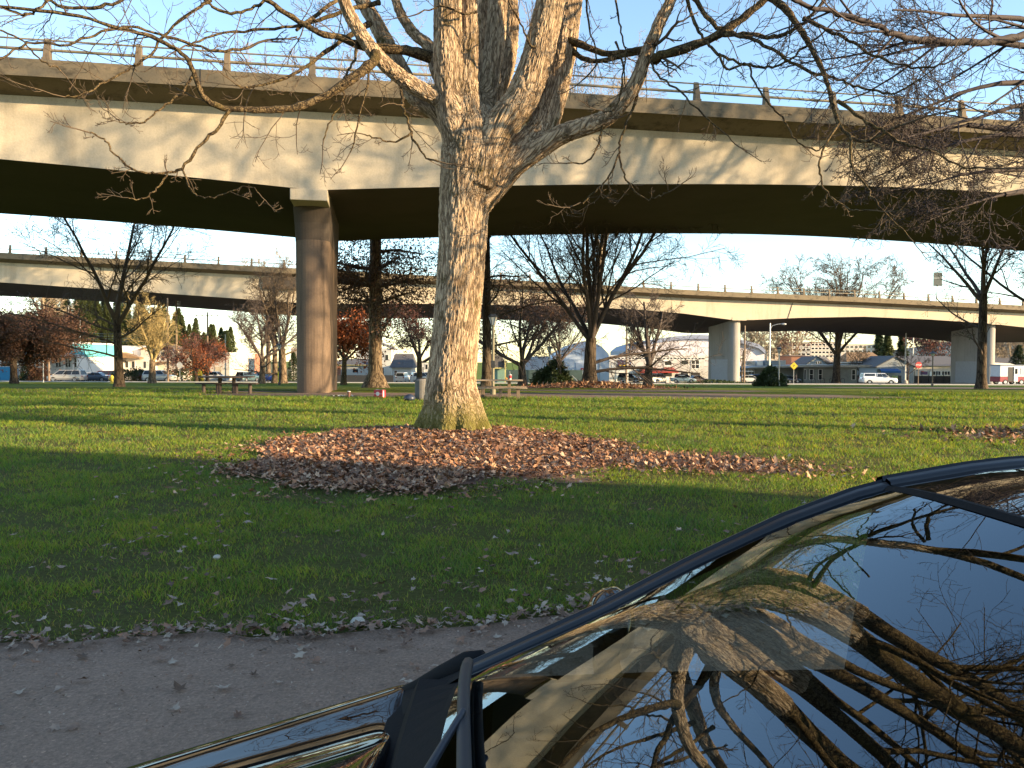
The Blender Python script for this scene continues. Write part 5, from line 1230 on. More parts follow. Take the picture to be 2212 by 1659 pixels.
for xc, mt in ((-1.42, TIMD), (1.40, TIMD)):
    b_ = zp(1, 728 if xc < 0 else 1132, 1235, 36.5); xx = b_.x - pc.x
    mb = MB(); mb.box(xx - .68, xx + .68, -.22, .22, .42, .475); bn = mb.build('bench', mt, t2, bevel=.01)
    for dx_ in (-.34, .32): mb = MB(); mb.lathe([(.085, -.1), (.085, .42)], (xx + dx_, 0, 0), 12); mb.build('bench_leg', mt if xc < 0 else TIMD, bn)
# beer case and litter
REDC = M('red_cardboard', (.50, .03, .05), .6, .08); WHC = M('white_print', (.70, .62, .60), .6, .05)
p = zp(2, 935, 1268, 32.5); bx = thing('cardboard_case', 'red and white cardboard drinks case standing open on the dirt path', 'box', (p.x, 32.5, .02), R(-22))
mb = MB(); mb.box(-.21, .21, -.14, .14, 0, .33); mb.build('carton', REDC, bx, bevel=.006)
mb = MB(); mb.lathe([(.085, -.004), (.085, .004)], (-.02, -.144, .17), 20, 'Y'); mb.build('round_emblem', WHC, bx)
mb = MB(); mb.box(-.205, .205, -.146, -.1415, .16, .175); mb.box(.2115, .216, -.1, -.02, .04, .3); mb.build('printed_stripes', WHC, bx)
mb = MB(); mb.add([(-.15, -.14, .335), (.21, -.14, .335), (.21, .14, .335), (-.15, .14, .335), (-.05, -.14, .36), (.21, -.2, .35), (.21, -.14, .345)], [(0, 1, 2, 3), (0, 1, 5, 4)]); mb.build('top_flap', WHC, bx)
p = zp(2, 550, 1262, 32.8); c2 = thing('drink_cup', 'small brown paper cup standing on the dirt path right of the column', 'cup', (p.x, 32.8, .02))
mb = MB(); mb.lathe([(.05, 0), (.07, .22), (.074, .225), (.074, .24)], (0, 0, 0), 14); mb.build('cup_body', M('brown_paper', (.12, .05, .04), .6), c2); mb = MB(); mb.lathe([(.076, .24), (.076, .255), (.06, .262)], (0, 0, 0), 14); mb.build('lid', WHITE, c2)
for i, (zx, w_, l_) in enumerate(((370, .10, 'crumpled white paper at the foot of the column'), (440, .28, 'flattened white wrapper between the column and the brown cup'), (480, .12, 'small white food box beside the brown cup'), (578, .08, 'white scrap right of the brown cup'))):
    p = zp(2, zx, 1262, 33.0); lt = thing('litter_paper', l_, 'litter', (p.x, 33.0, .02), group='litter on the dirt path')
    g_ = random.Random(i); mb = MB(); n_ = 7
    V = [(w_ * (k / (n_ - 1) * 2 - 1), w_ * .5 * (j - .5) * 2, .03 + g_.uniform(0, .07)) for j in (0, 1) for k in range(n_)]; mb.add(V, [(k, k + 1, n_ + k + 1, n_ + k) for k in range(n_ - 1)]); mb.build('paper', WHITE, lt)
# grey bin behind the maple
p = at(893, 850, 31.0); bn = thing('litter_bin', 'grey concrete litter bin half hidden behind the left of the maple trunk', 'litter bin', (p.x + .32, 31.0, 0))
mb = MB(); mb.lathe([(.24, -.05), (.26, .1), (.26, .78), (.22, .86)], (0, 0, 0), 18); mb.build('bin_body', M('bin_concrete', (.12, .115, .11), .85, .15, 6), bn); mb = MB(); mb.lathe([(.17, .86), (.2, .88), (.17, .90)], (0, 0, 0), 18); mb.build('rim', BLACK, bn)
bg_ = thing('rubbish_bag', 'dark bag slumped at the foot of the grey bin beside the maple', 'bag', (p.x - .1, 30.6, 0.0))
mb = MB(); mb.lathe([(.05, 0), (.22, .03), (.24, .12), (.15, .22), (.04, .26)], (0, 0, 0), 11); mb.build('bag', M('dark_blue_plastic', (.03, .04, .07), .4, .3, 12), bg_, smooth=True)
# lamp posts
LAMPGL = M('frosted_lamp_glass', (.55, .55, .52), .3, .05); LPOST = M('olive_lamp_post', (.17, .15, .09), .55, .2, 3)
def lamp_post(label, loc, H=3.7, post=None, style=0, sleeve=True):
    t = thing('lamp_post', label, 'lamp post', loc, 0, 'park lamp posts'); post = post or LPOST
    mb = MB(); mb.lathe([(.13, -.1), (.13, .25), (.07, .3), (.065, H - .55), (.09, H - .5), (.09, H - .46)], (0, 0, 0), 14); mb.build('post', post, t)
    if sleeve: mb = MB(); mb.box(-.10, .10, -.11, .11, H * .34, H * .43); mb.build('control_box', DARKMETAL, t, bevel=.01)
    if style == 0:
        hd = MB(); hd.lathe([(.09, H - .46), (.20, H - .12), (.20, H - .10)], (0, 0, 0), 6); hdo = hd.build('lantern_glass', LAMPGL, t)
        mb = MB(); mb.lathe([(.24, H - .10), (.25, H - .07), (.17, H + .02), (.05, H + .05)], (0, 0, 0), 6); mb.build('lantern_cap', DARKMETAL, t)
        for k in range(6):
            a = k * pi / 3; mb = MB(); mb.bar((.095 * cos(a), .095 * sin(a), H - .46), (.205 * cos(a), .205 * sin(a), H - .10), .022); mb.build('lantern_bar', DARKMETAL, t)
    else:
        mb = MB(); mb.lathe([(.10, H - .42), (.24, H - .22), (.26, H - .19)], (0, 0, 0), 12); mb.build('lantern_glass', LAMPGL, t)
        mb = MB(); mb.lathe([(.46, H - .19), (.44, H - .15), (.15, H - .02), (.05, H + .12)], (0, 0, 0), 12); mb.build('lantern_cap', DARKMETAL, t)
    return t
lamp_post('olive lamp post with lantern behind the right picnic table, nearest lamp', Vector((at(1065, 800, 36).x, 36, 0)), 3.72)
lamp_post('sunlit pale lamp post above the round rhododendron', gd(1187, 70), 3.6, STEEL)
lamp_post('lamp post growing out of the rhododendron right of the first far pier', gp(5, 842, 75), 3.75, STEEL, 0, False)
lamp_post('lamp post with flat round cap beside the red traffic sign', gp(6, 952, 84), 3.75, WOODPOLE, 1, False)
lamp_post('dark lamp post among the twin trees left of the column', gp(1, 1580, 72), 3.8, DARKMETAL)
# yellow guy-wire marker, hydrant, signs
t = thing('guy_wire_marker', 'bright yellow guy wire sleeve left of the concrete column', 'marker', gp(1, 1570, 88)); mb = MB(); mb.tube([(0, 0, 0), (0, 0, 2.0)], .08, 8); mb.build('sleeve', M('yellow_plastic', (.65, .60, .02), .5), t); mb = MB(); mb.tube([(0, 0, 1.9), (.0, .3, 6.5)], .03, 5); mb.build('guy_wire', STEEL, t)
hy = thing('fire_hydrant', 'small yellow fire hydrant left of the forked dark tree', 'hydrant', gp(0, 1392, 80)); HYM = M('yellow_hydrant_paint', (.55, .42, .05), .5, .15)
mb = MB(); mb.lathe([(.22, -.05), (.22, .06), (.15, .1), (.15, .62), (.19, .64), (.19, .68), (.13, .82), (.05, .9)], (0, 0, 0), 14); mb.build('barrel', HYM, hy, smooth=False); 
for s_ in (-1, 1): mb = MB(); mb.lathe([(.08, 0), (.08, .12), (.06, .14)], (s_ * .14 if s_ > 0 else -.28, 0, .5), 10, 'X'); mb.build('nozzle', HYM, hy)
def oct_sign(label, loc, H, rz, face, back, r=.38, post=STEEL, text=None, k=8, rot=pi / 8, name='stop_sign'):
    t = thing(name, label, 'sign', loc, rz)
    mb = MB(); mb.box(-.04, .04, -.03, .03, -.1, H); mb.build('post', post, t)
    V = [(r * cos(rot + 2 * pi * i / k), y, H - r * .95 + r * sin(rot + 2 * pi * i / k)) for y in (-.06, -.035) for i in range(k)]
    mb = MB(); mb.add(V, [tuple(range(k)), tuple(range(k, 2 * k))] + [(i, (i + 1) % k, (i + 1) % k + k, i + k) for i in range(k)]); mb.build('sign_plate', face, t)
    return t, H - r * .95
STEELB = M('sign_back_grey', (.42, .42, .40), .45, .1)
oct_sign('grey back of an octagonal stop sign on a thin post at left', gp(1, 342, 104), 2.75, 0, STEELB, STEELB, .42)
def text_obj(s, size, mat, parent, loc, rot, name='lettering', ext=.004):
    cu = bpy.data.curves.new(name, 'FONT'); cu.body = s; cu.size = size; cu.extrude = ext; cu.align_x = 'CENTER'; cu.align_y = 'CENTER'; cu.offset = size * .02
    o = bpy.data.objects.new('tmp_txt', cu); COL.objects.link(o); dg = bpy.context.evaluated_depsgraph_get(); me = bpy.data.meshes.new_from_object(o.evaluated_get(dg)); bpy.data.objects.remove(o)
    q = bpy.data.objects.new(name, me); COL.objects.link(q); me.materials.clear(); me.materials.append(mat); q.parent = parent; q.location = loc; q.rotation_euler = rot; return q
t, zc = oct_sign('red octagonal stop sign on a wooden post near the right pier', gp(6, 757, 104), 3.15, 0, M('sign_red', (.45, .03, .03), .45), STEELB, .46, WOODPOLE)
text_obj('STOP', .30, WHITE, t, (0, -.068, zc), (R(90), 0, 0))
t, zc = oct_sign('yellow warning sign on a post beside the walking person', gp(5, 1027, 122), 3.45, 0, M('sign_yellow', (.62, .42, .02), .45), STEELB, .62, STEEL, k=4, rot=0, name='warning_sign')
mb = MB(); mb.bar((-.18, -.068, zc - .2), (.12, -.068, zc + .1), .07, .006, up=(0, 1, 0)); mb.bar((.12, -.068, zc + .1), (-.2, -.068, zc + .14), .07, .006, up=(0, 1, 0)); mb.build('arrow_symbol', BLACK, t)
# poles
def pole(label, loc, H, r=.14, mat=None, arm=0, transf=False, group=None, name='utility_pole', cat='pole', base=False):
    t = thing(name, label, cat, loc, 0, group); mb = MB(); mb.tube([(0, 0, -.2), (0, 0, H * .5), (.03, 0, H)], [r, r * .85, r * .65], 10); mb.build('pole', mat or WOODPOLE, t)
    if arm: mb = MB(); mb.bar((-arm, -.15, H - .6), (arm, -.15, H - .6), .12); ca = mb.build('crossarm', mat or WOODPOLE, t); 
    if arm:
        for x in (-arm * .9, -arm * .4, arm * .4, arm * .9): mb = MB(); mb.lathe([(.04, 0), (.06, .08), (.03, .16)], (x, -.15, H - .54), 8); mb.build('insulator', STEEL, ca)
    if transf: mb = MB(); mb.lathe([(.2, H * .78), (.24, H * .79), (.24, H * .87), (.1, H * .89)], (.4, 0, 0), 12); mb.build('transformer', STEEL, t)
    if base: mb = MB(); mb.lathe([(.55, -.2), (.5, .5), (.2, .75)], (0, 0, 0), 12); mb.build('footing', CURB, t)
    return t
pole('dark brown utility pole in front of the pale arcade building', gp(0, 610, 112), 11, .15)
pole('slim white utility pole behind the turquoise fronted building', gp(0, 865, 230), 22, .15, STEEL, transf=True)
pole('short pale pole on the roofline before the wooded hill', gp(0, 1005, 235), 18, .14, STEEL)
pole('weathered wooden pole right of the silver sport utility car', gp(1, 195, 110), 12, .17)
pole('tall dark brown pole behind the reddish street trees', gp(1, 305, 122), 15.5, .19, transf=True)
pole('pale wooden pole with long crossarm at the side street', gp(1, 690, 124), 11.2, .16, WOODPOLE, arm=1.9)
pole('thin pale pole right of the orange street tree', gp(1, 910, 130), 8, .12, STEEL)
pole('brown pole standing left of the first far pier', gp(4, 523, 108), 10.5, .13)
pole('white service pole close beside the brown pole', gp(4, 541, 107), 6.6, .07, STEEL)
pole('wooden pole between the white hatchback and the hangar', gp(5, 410, 122), 9.2, .17)
pole('galvanised pole behind the round bush, carrying a curved street light arm', gp(5, 722, 122), 9.6, .16, STEEL, name='street_light', cat='street light')
sl_ = [o for o in bpy.data.objects if o.get('label', '').startswith('galvanised pole')][0]
mb = MB(); mb.tube([(0, 0, 8.6), (.4, 0, 9.2), (1.2, 0, 9.45), (2.0, 0, 9.5)], .05, 8); arm_ = mb.build('lamp_arm', STEEL, sl_)
mb = MB(); mb.lathe([(.05, 0), (.15, .15), (.18, .5), (.08, .8)], (1.8, 0, 9.45), 10, 'X'); mb.build('lamp_head', STEEL, arm_)
pole('tall white light pole on a concrete footing behind the farther viaduct', gp(6, 575, 150), 10.5, .17, WHITE, name='light_pole', cat='light pole', base=True)
pole('small utility pole with crossarm above the gabled roofs', gp(6, 678, 200), 17, .15, STEEL, arm=1.6)
pole('dark pole in front of the white tank wall', gp(3, 1143, 95), 5.6, .09, DARKMETAL)
def wires(label, A, B_, n=3, dz=.5):
    t = thing('power_line', label, 'wires', A); A = Vector(A); B_ = Vector(B_)
    for k in range(n):
        pts = []
        for i in range(13):
            u = i / 12; p = (B_ - A) * u; p.z -= 4 * u * (1 - u) * 1.2 + k * dz; pts.append(p)
        mb = MB(); mb.tube(pts, .03, 4); mb.build('wire', BLACK, t)
wires('sagging power lines crossing below the wooded hill at left', at(140, 706, 200), at(328, 712, 126), 4, .5)
wires('power lines running between the brown pole and the crossarm pole', at(284, 690, 122), at(446, 703, 124), 3, .8)
# bike racks
BR_ = None
for i, zx in enumerate((1272, 1388, 1498, 1637)):
    p = gp(5, zx, 150)
    if BR_ is None:
        BR_ = thing('bike_rack', 'x', 'bike rack', p, 0, 'hoop bike racks at the low grey building'); mb = MB()
        pts = [(-.38, 0, 0)] + [(.38 * -cos(a), 0, .62 + .38 * sin(a)) for a in np.linspace(0, pi, 9)] + [(.38, 0, 0)]; mb.tube(pts, .045, 8); mb.build('hoop', DARKMETAL, BR_); o = BR_
    else: o = copy_tree(BR_, loc=p)
    o['label'] = ('leftmost of the four hoop bike racks', 'second of the four hoop bike racks from the left', 'third hoop bike rack, just left of the dark tree trunk', 'hoop bike rack right of the dark tree trunk')[i]
# two pale posts with a frame in front of the arcade building
fr = thing('metal_frame', 'pale metal frame of two posts and a long bar before the arcade building', 'frame', gp(0, 213, 92)); a = gp(0, 213, 92)
for zx, D in ((213, 92), (540, 96)):
    p = gp(0, zx, D) - a; tp = zp(0, zx, 770 + (zx - 213) * .1, D) - a; mb = MB(); mb.tube([p, (p.x, p.y, tp.z)], .06, 8); mb.build('post', STEEL, fr)
mb = MB(); mb.tube([zp(0, 213, 768, 92) - a, zp(0, 540, 800, 96) - a], .06, 8); mb.build('crossbar', STEEL, fr)
# ------------------------------------------------------------------ person on the far pavement
SKIN = M('skin', (.35, .2, .14), .6, .05); CLD = M('dark_jacket', (.02, .018, .03), .9, .2, 9); JEAN = M('dark_trousers', (.03, .03, .05), .9, .2, 9)
def skinned(name, mat, parent, joints, edges, sub=2):
    me = bpy.data.meshes.new(name); me.from_pydata([j[0] for j in joints], edges, []); o = bpy.data.objects.new(name, me); COL.objects.link(o); o.parent = parent; me.materials.append(mat)
    m = o.modifiers.new('skin', 'SKIN'); 
    for i, j in enumerate(joints): me.skin_vertices[0].data[i].radius = (j[1], j[2] if len(j) > 2 else j[1])
    me.skin_vertices[0].data[0].use_root = True; s_ = o.modifiers.new('sub', 'SUBSURF'); s_.levels = sub; s_.render_levels = sub
    dg = bpy.context.evaluated_depsgraph_get(); m2 = bpy.data.meshes.new_from_object(o.evaluated_get(dg)); o.modifiers.clear(); o.data = m2; m2.name = name; return o
pr = thing('person', 'person in dark jacket and trousers walking on the far pavement beside the yellow sign', 'person', gp(5, 1056, 146), R(-60))
J = [((0, 0, .95), .15, .11), ((0, 0, 1.12), .14, .10), ((0, 0, 1.38), .17, .11), ((0, 0, 1.52), .055, .055), ((0.02, 0, 1.60), .075, .09), ((.02, 0, 1.72), .075, .085),
     ((0, .19, 1.42), .06, .06), ((-.08, .24, 1.15), .045, .045), ((.08, .22, .92), .035, .035), ((0, -.19, 1.42), .06, .06), ((.10, -.24, 1.16), .045, .045), ((.24, -.2, .98), .035, .035),
     ((.0, .09, .88), .10, .10), ((.14, .10, .50), .065, .065), ((.24, .10, .09), .045, .045), ((.36, .10, .05), .04, .035), ((.0, -.09, .88), .10, .10), ((-.06, -.1, .48), .065, .065), ((-.30, -.1, .14), .045, .045), ((-.22, -.1, .04), .04, .03)]
E = [(0, 1), (1, 2), (2, 3), (3, 4), (4, 5), (2, 6), (6, 7), (7, 8), (2, 9), (9, 10), (10, 11), (0, 12), (12, 13), (13, 14), (14, 15), (0, 16), (16, 17), (17, 18), (18, 19)]
skinned('body', CLD, pr, J, E)
mb = MB(); mb.lathe([(.03, 1.52), (.095, 1.58), (.11, 1.68), (.09, 1.78), (.03, 1.81)], (.0, 0, 0), 12); mb.build('hair', M('dark_hair', (.02, .015, .01), .8), pr, smooth=True)
# ------------------------------------------------------------------ far buildings
def WM(name, c, **k): return M(name, c, 0.8, 0.07, 0.4, grime=(tuple(x * .72 for x in c), .5), **k)
class Bld:
    """front wall faces -Y at depth D; x and z given in zoom pixels"""
    def __init__(s, label, n, D, cat='building', name='building', group=None, zx=0):
        s.n = n; s.D = D; s.o = Vector((zp(n, zx, 1100, D).x, D, gz(0, D))); s.t = thing(name, label, cat, s.o, 0, group)
    def X(s, zx): return zp(s.n, zx, 1100, s.D).x
    def Zz(s, zx, zy): return zp(s.n, zx, zy, s.D).z
    def box(s, nm, zx0, zx1, zyt, mat, depth=12, zyb=None, y0=0, parent=None, bevel=0):
        mb = MB(s.o); zt = s.Zz(zx0, zyt); zb = s.o.z - .4 if zyb is None else s.Zz(zx0, zyb)
        mb.box(s.X(zx0), s.X(zx1), s.D + y0, s.D + y0 + depth, zb, zt); return mb.build(nm, mat, parent or s.t, bevel=bevel)
    def poly(s, nm, pts, mat, depth=12, y0=0, parent=None):
        mb = MB(s.o); P = [(s.X(a), s.Zz(a, b)) for a, b in pts]; mb.prism(P, s.D + y0, s.D + y0 + depth); return mb.build(nm, mat, parent or s.t)
    def win(s, zx0, zx1, zy0, zy1, frame=None, nx=1, nz=1, y0=0, fw=.08, nm='window', gl=None):
        x0, x1 = s.X(zx0), s.X(zx1); z1, z0 = s.Zz(zx0, zy0), s.Zz(zx0, zy1); y = s.D + y0
        mb = MB(s.o)
        mb.box(x0 - fw, x1 + fw, y - .06, y + .02, z0 - fw, z0); mb.box(x0 - fw, x1 + fw, y - .06, y + .02, z1, z1 + fw)
        mb.box(x0 - fw, x0, y - .06, y + .02, z0, z1); mb.box(x1, x1 + fw, y - .06, y + .02, z0, z1)
        for i in range(1, nx): xx = x0 + (x1 - x0) * i / nx; mb.box(xx - fw * .4, xx + fw * .4, y - .05, y + .02, z0, z1)
        for i in range(1, nz): zz = z0 + (z1 - z0) * i / nz; mb.box(x0, x1, y - .048, y + .018, zz - fw * .4, zz + fw * .4)
        f = mb.build(nm, frame or WHITE, s.t); mb = MB(s.o); mb.box(x0, x1, y - .03, y + .01, z0, z1); mb.build('pane', gl or GLASS, f); return f
    def gable(s, nm, zx0, zx1, zye, zyr, mat, depth=12, y0=0, over=.3, peak=None, th=.18):
        x0, x1 = s.X(zx0) - over, s.X(zx1) + over; pk = s.X(peak) if peak is not None else (x0 + x1) / 2; ze, zr = s.Zz(zx0, zye), s.Zz(zx0, zyr)
        mb = MB(s.o); P = [(x0, ze), (pk, zr), (x1, ze), (x1, ze - th), (pk, zr - th), (x0, ze - th)]; mb.prism(P, s.D + y0 - over, s.D + y0 + depth); return mb.build(nm, mat, s.t)
    def hip(s, nm, zx0, zx1, zye, zyr, mat, depth=9, inset=.25, y0=0, over=.4):
        x0, x1 = s.X(zx0) - over, s.X(zx1) + over; ze, zr = s.Zz(zx0, zye), s.Zz(zx0, zyr); y = s.D + y0; w_ = (x1 - x0) * inset
        mb = MB(s.o); mb.add([(x0, y - over, ze), (x1, y - over, ze), (x1, y + depth, ze), (x0, y + depth, ze), (x0 + w_, y + depth / 2, zr), (x1 - w_, y + depth / 2, zr)], [(0, 1, 5, 4), (1, 2, 5), (2, 3, 4, 5), (3, 0, 4), (3, 2, 1, 0)]); return mb.build(nm, mat, s.t)
TURQ = WM('turquoise_cladding', (.10, .42, .46)); CREAM = WM('cream_render', (.52, .47, .40)); WHW = WM('white_render', (.66, .62, .56)); BLUEP = M('bright_blue_panel', (.02, .22, .42), .6, .05)
TANW = WM('tan_render', (.45, .36, .27)); SHINGLE = M('asphalt_shingle', (.10, .095, .095), .9, .2, 3); BRNROOF = M('brown_shingle', (.24, .15, .08), .9, .15, 3)
BRICK = M('red_brick', (.28, .13, .08), .9, .25, 3); SID = M('pale_siding', (.50, .50, .47), .8, .06, 1, stretch=(.3, .3, 14)); SIDG = M('grey_blue_siding', (.25, .28, .30), .8, .08, 1, stretch=(.3, .3, 10))
MTL = M('white_metal_panel', (.62, .65, .70), .5, .06, .5, stretch=(3, 3, .1)); MTLB = M('pale_blue_metal', (.45, .52, .60), .5, .06, .5, stretch=(3, 3, .1)); AWNR = M('red_awning_canvas', (.30, .07, .05), .8, .1); AWNB = M('blue_awning_canvas', (.02, .10, .28), .8, .1)
# left: blue and white diner like block
b = Bld('white building with bright blue lower panels at the left edge of the photo', 0, 150)
b.box('wall', -80, 235, 770, WHW, 10); b.box('blue_panel', -80, 232, 930, BLUEP, .1, y0=-.12); b.box('roof', -90, 245, 762, WHITE, 10.6, zyb=790, y0=-.5)
b.win(20, 145, 815, 925, nx=1, nz=2); b.win(-60, -10, 815, 925, nz=2)
# arcade building with white tilted panels and turquoise band
b = Bld('pale arcade building with turquoise upper band and tilted white panels', 0, 152, zx=230)
b.box('wall', 236, 960, 800, WHW, 14); b.box('upper_wall', 500, 970, 640, TURQ, 14, zyb=801, y0=.5); b.box('upper_wall', 236, 499, 690, WHW, 14, zyb=801, y0=.5)
b.box('parapet', 480, 985, 622, WHITE, 14.4, zyb=641, y0=.3); b.box('canopy_roof', 215, 1050, 775, WHITE, 2.2, zyb=800, y0=-2.2)
for i in range(9):
    zx = 270 + i * 74; b.poly('tilted_panel', [(zx, 780), (zx + 10, 700), (zx + 48, 700), (zx + 60, 780)], WHITE, .12, y0=-1.0 + .05 * (i % 2))
for zx in (245, 375, 500, 625, 800, 912): b.box('pilaster', zx, zx + 14, 800, WHITE, .3, y0=-.3)
for zx in (272, 395, 455, 562, 700, 735, 820, 855, 930):
    b.win(zx, zx + 26 if zx not in (272,) else zx + 68, 820, 932, nx=1 if zx != 272 else 2, nz=2)
b.box('base_course', 236, 960, 1010, WM('stone_base', (.3, .28, .25)), .12, y0=-.12)
b = Bld('low cream shop with a long plain wall and dark awning left of the forked tree', 0, 168, zx=1000)
b.box('wall', 955, 1440, 715, CREAM, 14); b.box('parapet', 950, 1445, 700, WHW, 14.4, zyb=716, y0=-.1); b.box('door_canopy', 960, 1120, 895, SHINGLE, 1.2, zyb=905, y0=-1.2)
b.poly('awning', [(1300, 868), (1300, 800), (1320, 797), (1400, 866)], M('dark_awning', (.10, .075, .06), .8), 1.2, y0=-1.2); b.box('door', 1312, 1340, 900, SHINGLE, .06, y0=-.07); b.box('door', 1000, 1035, 920, SHINGLE, .06, y0=-.07)
text_obj('THE STORE', .9, M('dark_lettering', (.08, .06, .05), .7), b.t, (b.X(1225) - b.o.x, -.08, b.Zz(1225, 785) - b.o.z), (R(90), 0, 0), ext=.01) if False else None
b = Bld('white garage building with slanted brown roof behind the forked tree', 0, 172, zx=1500)
b.box('wall', 1445, 1880, 790, WHW, 14); b.box('upper_wall', 1280, 1865, 662, WHITE, 10, zyb=791, y0=4); b.poly('lean_to_roof', [(1410, 800), (1520, 740), (1790, 815), (1790, 828), (1410, 812)], BRNROOF, 3.0, y0=-2.0); b.box('service_door', 1795, 1818, 865, DARKMETAL, .06, zyb=945, y0=-.07)
b.win(1560, 1600, 860, 940); b.win(1640, 1680, 860, 940)
b = Bld('pale house front behind the pollarded tree', 1, 175, 'house', zx=100)
b.box('wall', -140, 290, 720, CREAM, 9); b.gable('roof', -150, 300, 715, 640, BRNROOF, 9); b.win(40, 85, 750, 850, nx=1, nz=2); b.win(110, 160, 750, 850, nz=2); b.box('porch_roof', -10, 230, 865, BRNROOF, 2, zyb=880, y0=-2)
b = Bld('cream commercial building with faded wall sign at the side street', 1, 205, zx=760)
b.box('wall', 720, 960, 760, CREAM, 20); b.box('parapet', 716, 965, 750, WHW, 20.4, zyb=761, y0=-.1); b.box('door', 780, 860, 930, M('wall_mural', (.42, .34, .24), .8, .3, 2), .1, y0=-.11)
b = Bld('red brick block at the end of the side street', 1, 240, zx=1000)
b.box('wall', 965, 1125, 765, BRICK, 20); b.box('cornice', 962, 1128, 757, CREAM, 20.4, zyb=766, y0=-.15); b.win(1030, 1045, 840, 880); b.win(1070, 1085, 840, 880)
b = Bld('pale tall wall with thin pilasters just left of the column', 1, 215, zx=1750)
b.box('wall', 1725, 1900, 690, CREAM, 14)
for zx in range(1735, 1880, 18): b.box('pilaster', zx, zx + 5, 700, TANW, .2, zyb=915, y0=-.2)
# houses behind the brown trees
b = Bld('pale sided house with low dark roof right of the column', 2, 165, 'house', zx=600)
b.box('wall', 350, 820, 905, SID, 9); b.hip('roof', 340, 830, 906, 828, SHINGLE, 9, .2); b.box('porch', 350, 450, 920, BRICK, .3, y0=-.35); b.win(595, 665, 960, 1003); b.box('gutter', 345, 825, 903, M('yellow_trim', (.45, .40, .16), .6), .2, zyb=912, y0=-.65)
b = Bld('tall pale two-storey house behind the thick oak trunk', 2, 178, 'house', zx=1000)
b.box('wall', 640, 1075, 700, SID, 9); b.gable('roof', 640, 1075, 702, 600, SHINGLE, 9); b.win(1000, 1040, 780, 850); b.win(700, 740, 740, 800); b.win(955, 985, 940, 1040)
b = Bld('small pale garage house with dark steep roof behind the white car', 2, 160, 'house', zx=1200)
b.box('wall', 1082, 1325, 945, SID, 9); b.hip('roof', 1078, 1335, 942, 765, SHINGLE, 8, .12); b.win(1115, 1150, 978, 1040, nz=2); b.box('garage_door', 1180, 1268, 1000, M('garage_door', (.40, .40, .38), .7, .05, 2, stretch=(.2, .2, 4)), .06, y0=-.08); b.box('trim', 1078, 1330, 938, M('yellow_trim', (.45, .40, .16), .6), .2, zyb=948, y0=-.3)
b = Bld('grey sided house just left of the maple trunk', 2, 172, 'house', zx=1500)
b.box('wall', 1440, 1700, 880, SID, 9); b.gable('roof', 1440, 1700, 882, 790, SHINGLE, 9); b.win(1465, 1480, 930, 1000); b.win(1500, 1530, 900, 960)
# picket fence in front of the house
pf = thing('picket_fence', 'low dark picket fence in front of the pale houses', 'fence', gp(2, 350, 120))
a = gp(2, 350, 120); e = gp(2, 1100, 120); n_ = 100; mb = MB(a); 
for i in range(n_): x = a.x + (e.x - a.x) * i / (n_ - 1); mb.box(x - .05, x + .05, 119.97, 120.0, a.z, a.z + 1.15)
o = mb.build('pickets', DARKMETAL, pf); tag(o, kind='stuff')
for h in (.3, .9): mb = MB(a); mb.box(a.x, e.x, 120.002, 120.05, a.z + h, a.z + h + .09); mb.build('rail', DARKMETAL, pf)
# green shed
b = Bld('small green-fronted building with mansard roof right of the maple trunk', 3, 128, zx=500)
GRNW = M('sea_green_siding', (.16, .27, .22), .8, .08, 2); b.box('wall', 395, 600, 940, GRNW, 7); b.poly('roof', [(370, 945), (385, 830), (430, 780), (545, 785), (585, 850), (607, 945)], SHINGLE, 8, y0=-.4)
b.box('trim', 380, 607, 938, M('yellow_trim', (.45, .40, .16), .6), .2, zyb=952, y0=-.6); b.box('corner_post', 592, 606, 850, M('yellow_trim', (.45, .40, .16), .6), .3, y0=-.8); b.win(420, 435, 1000, 1040)
# screened fence and white metal buildings
SCR = M('dark_green_screen', (.035, .065, .062), .8, .15, .6)
b = Bld('long dark green screened fence behind the round bush', 3, 112, 'fence', 'screened_fence', zx=610)
b.box('screen', 610, 1558, 968, SCR, .06); 
for i in range(9): b.box('post', 610 + i * 118, 618 + i * 118, 960, STEEL, .1, y0=.08)
b.poly('brace', [(1422, 1040), (1432, 1036), (1545, 1140), (1532, 1140)], STEEL, .06, y0=-.3)
b = Bld('pale blue metal shed with rounded top behind the screened fence', 3, 160, zx=1000)
b.poly('wall', [(830, 1120), (830, 900), (880, 830), (960, 800), (1160, 800), (1170, 860), (1170, 1120)], MTLB, 20); b.win(1080, 1100, 930, 955)
b = Bld('white metal warehouse with rounded corner behind the many-stemmed tree', 3, 172, zx=1300)
b.box('wall', 1165, 1890, 830, MTLB, 24); b.poly('roof', [(1165, 832), (1240, 760), (1420, 650), (1560, 610), (1700, 625), (1800, 680), (1885, 770), (1890, 832)], MTLB, 24, y0=.2)
b.box('loading_door', 1480, 1600, 880, MTL, .15, y0=-.15); b.win(1335, 1375, 930, 955); b.box('red_sign', 1535, 1600, 945, M('sign_red', (.45, .03, .03), .45), .15, zyb=972, y0=-.3); b.box('downpipe', 1768, 1774, 825, STEEL, .15, y0=-.15)
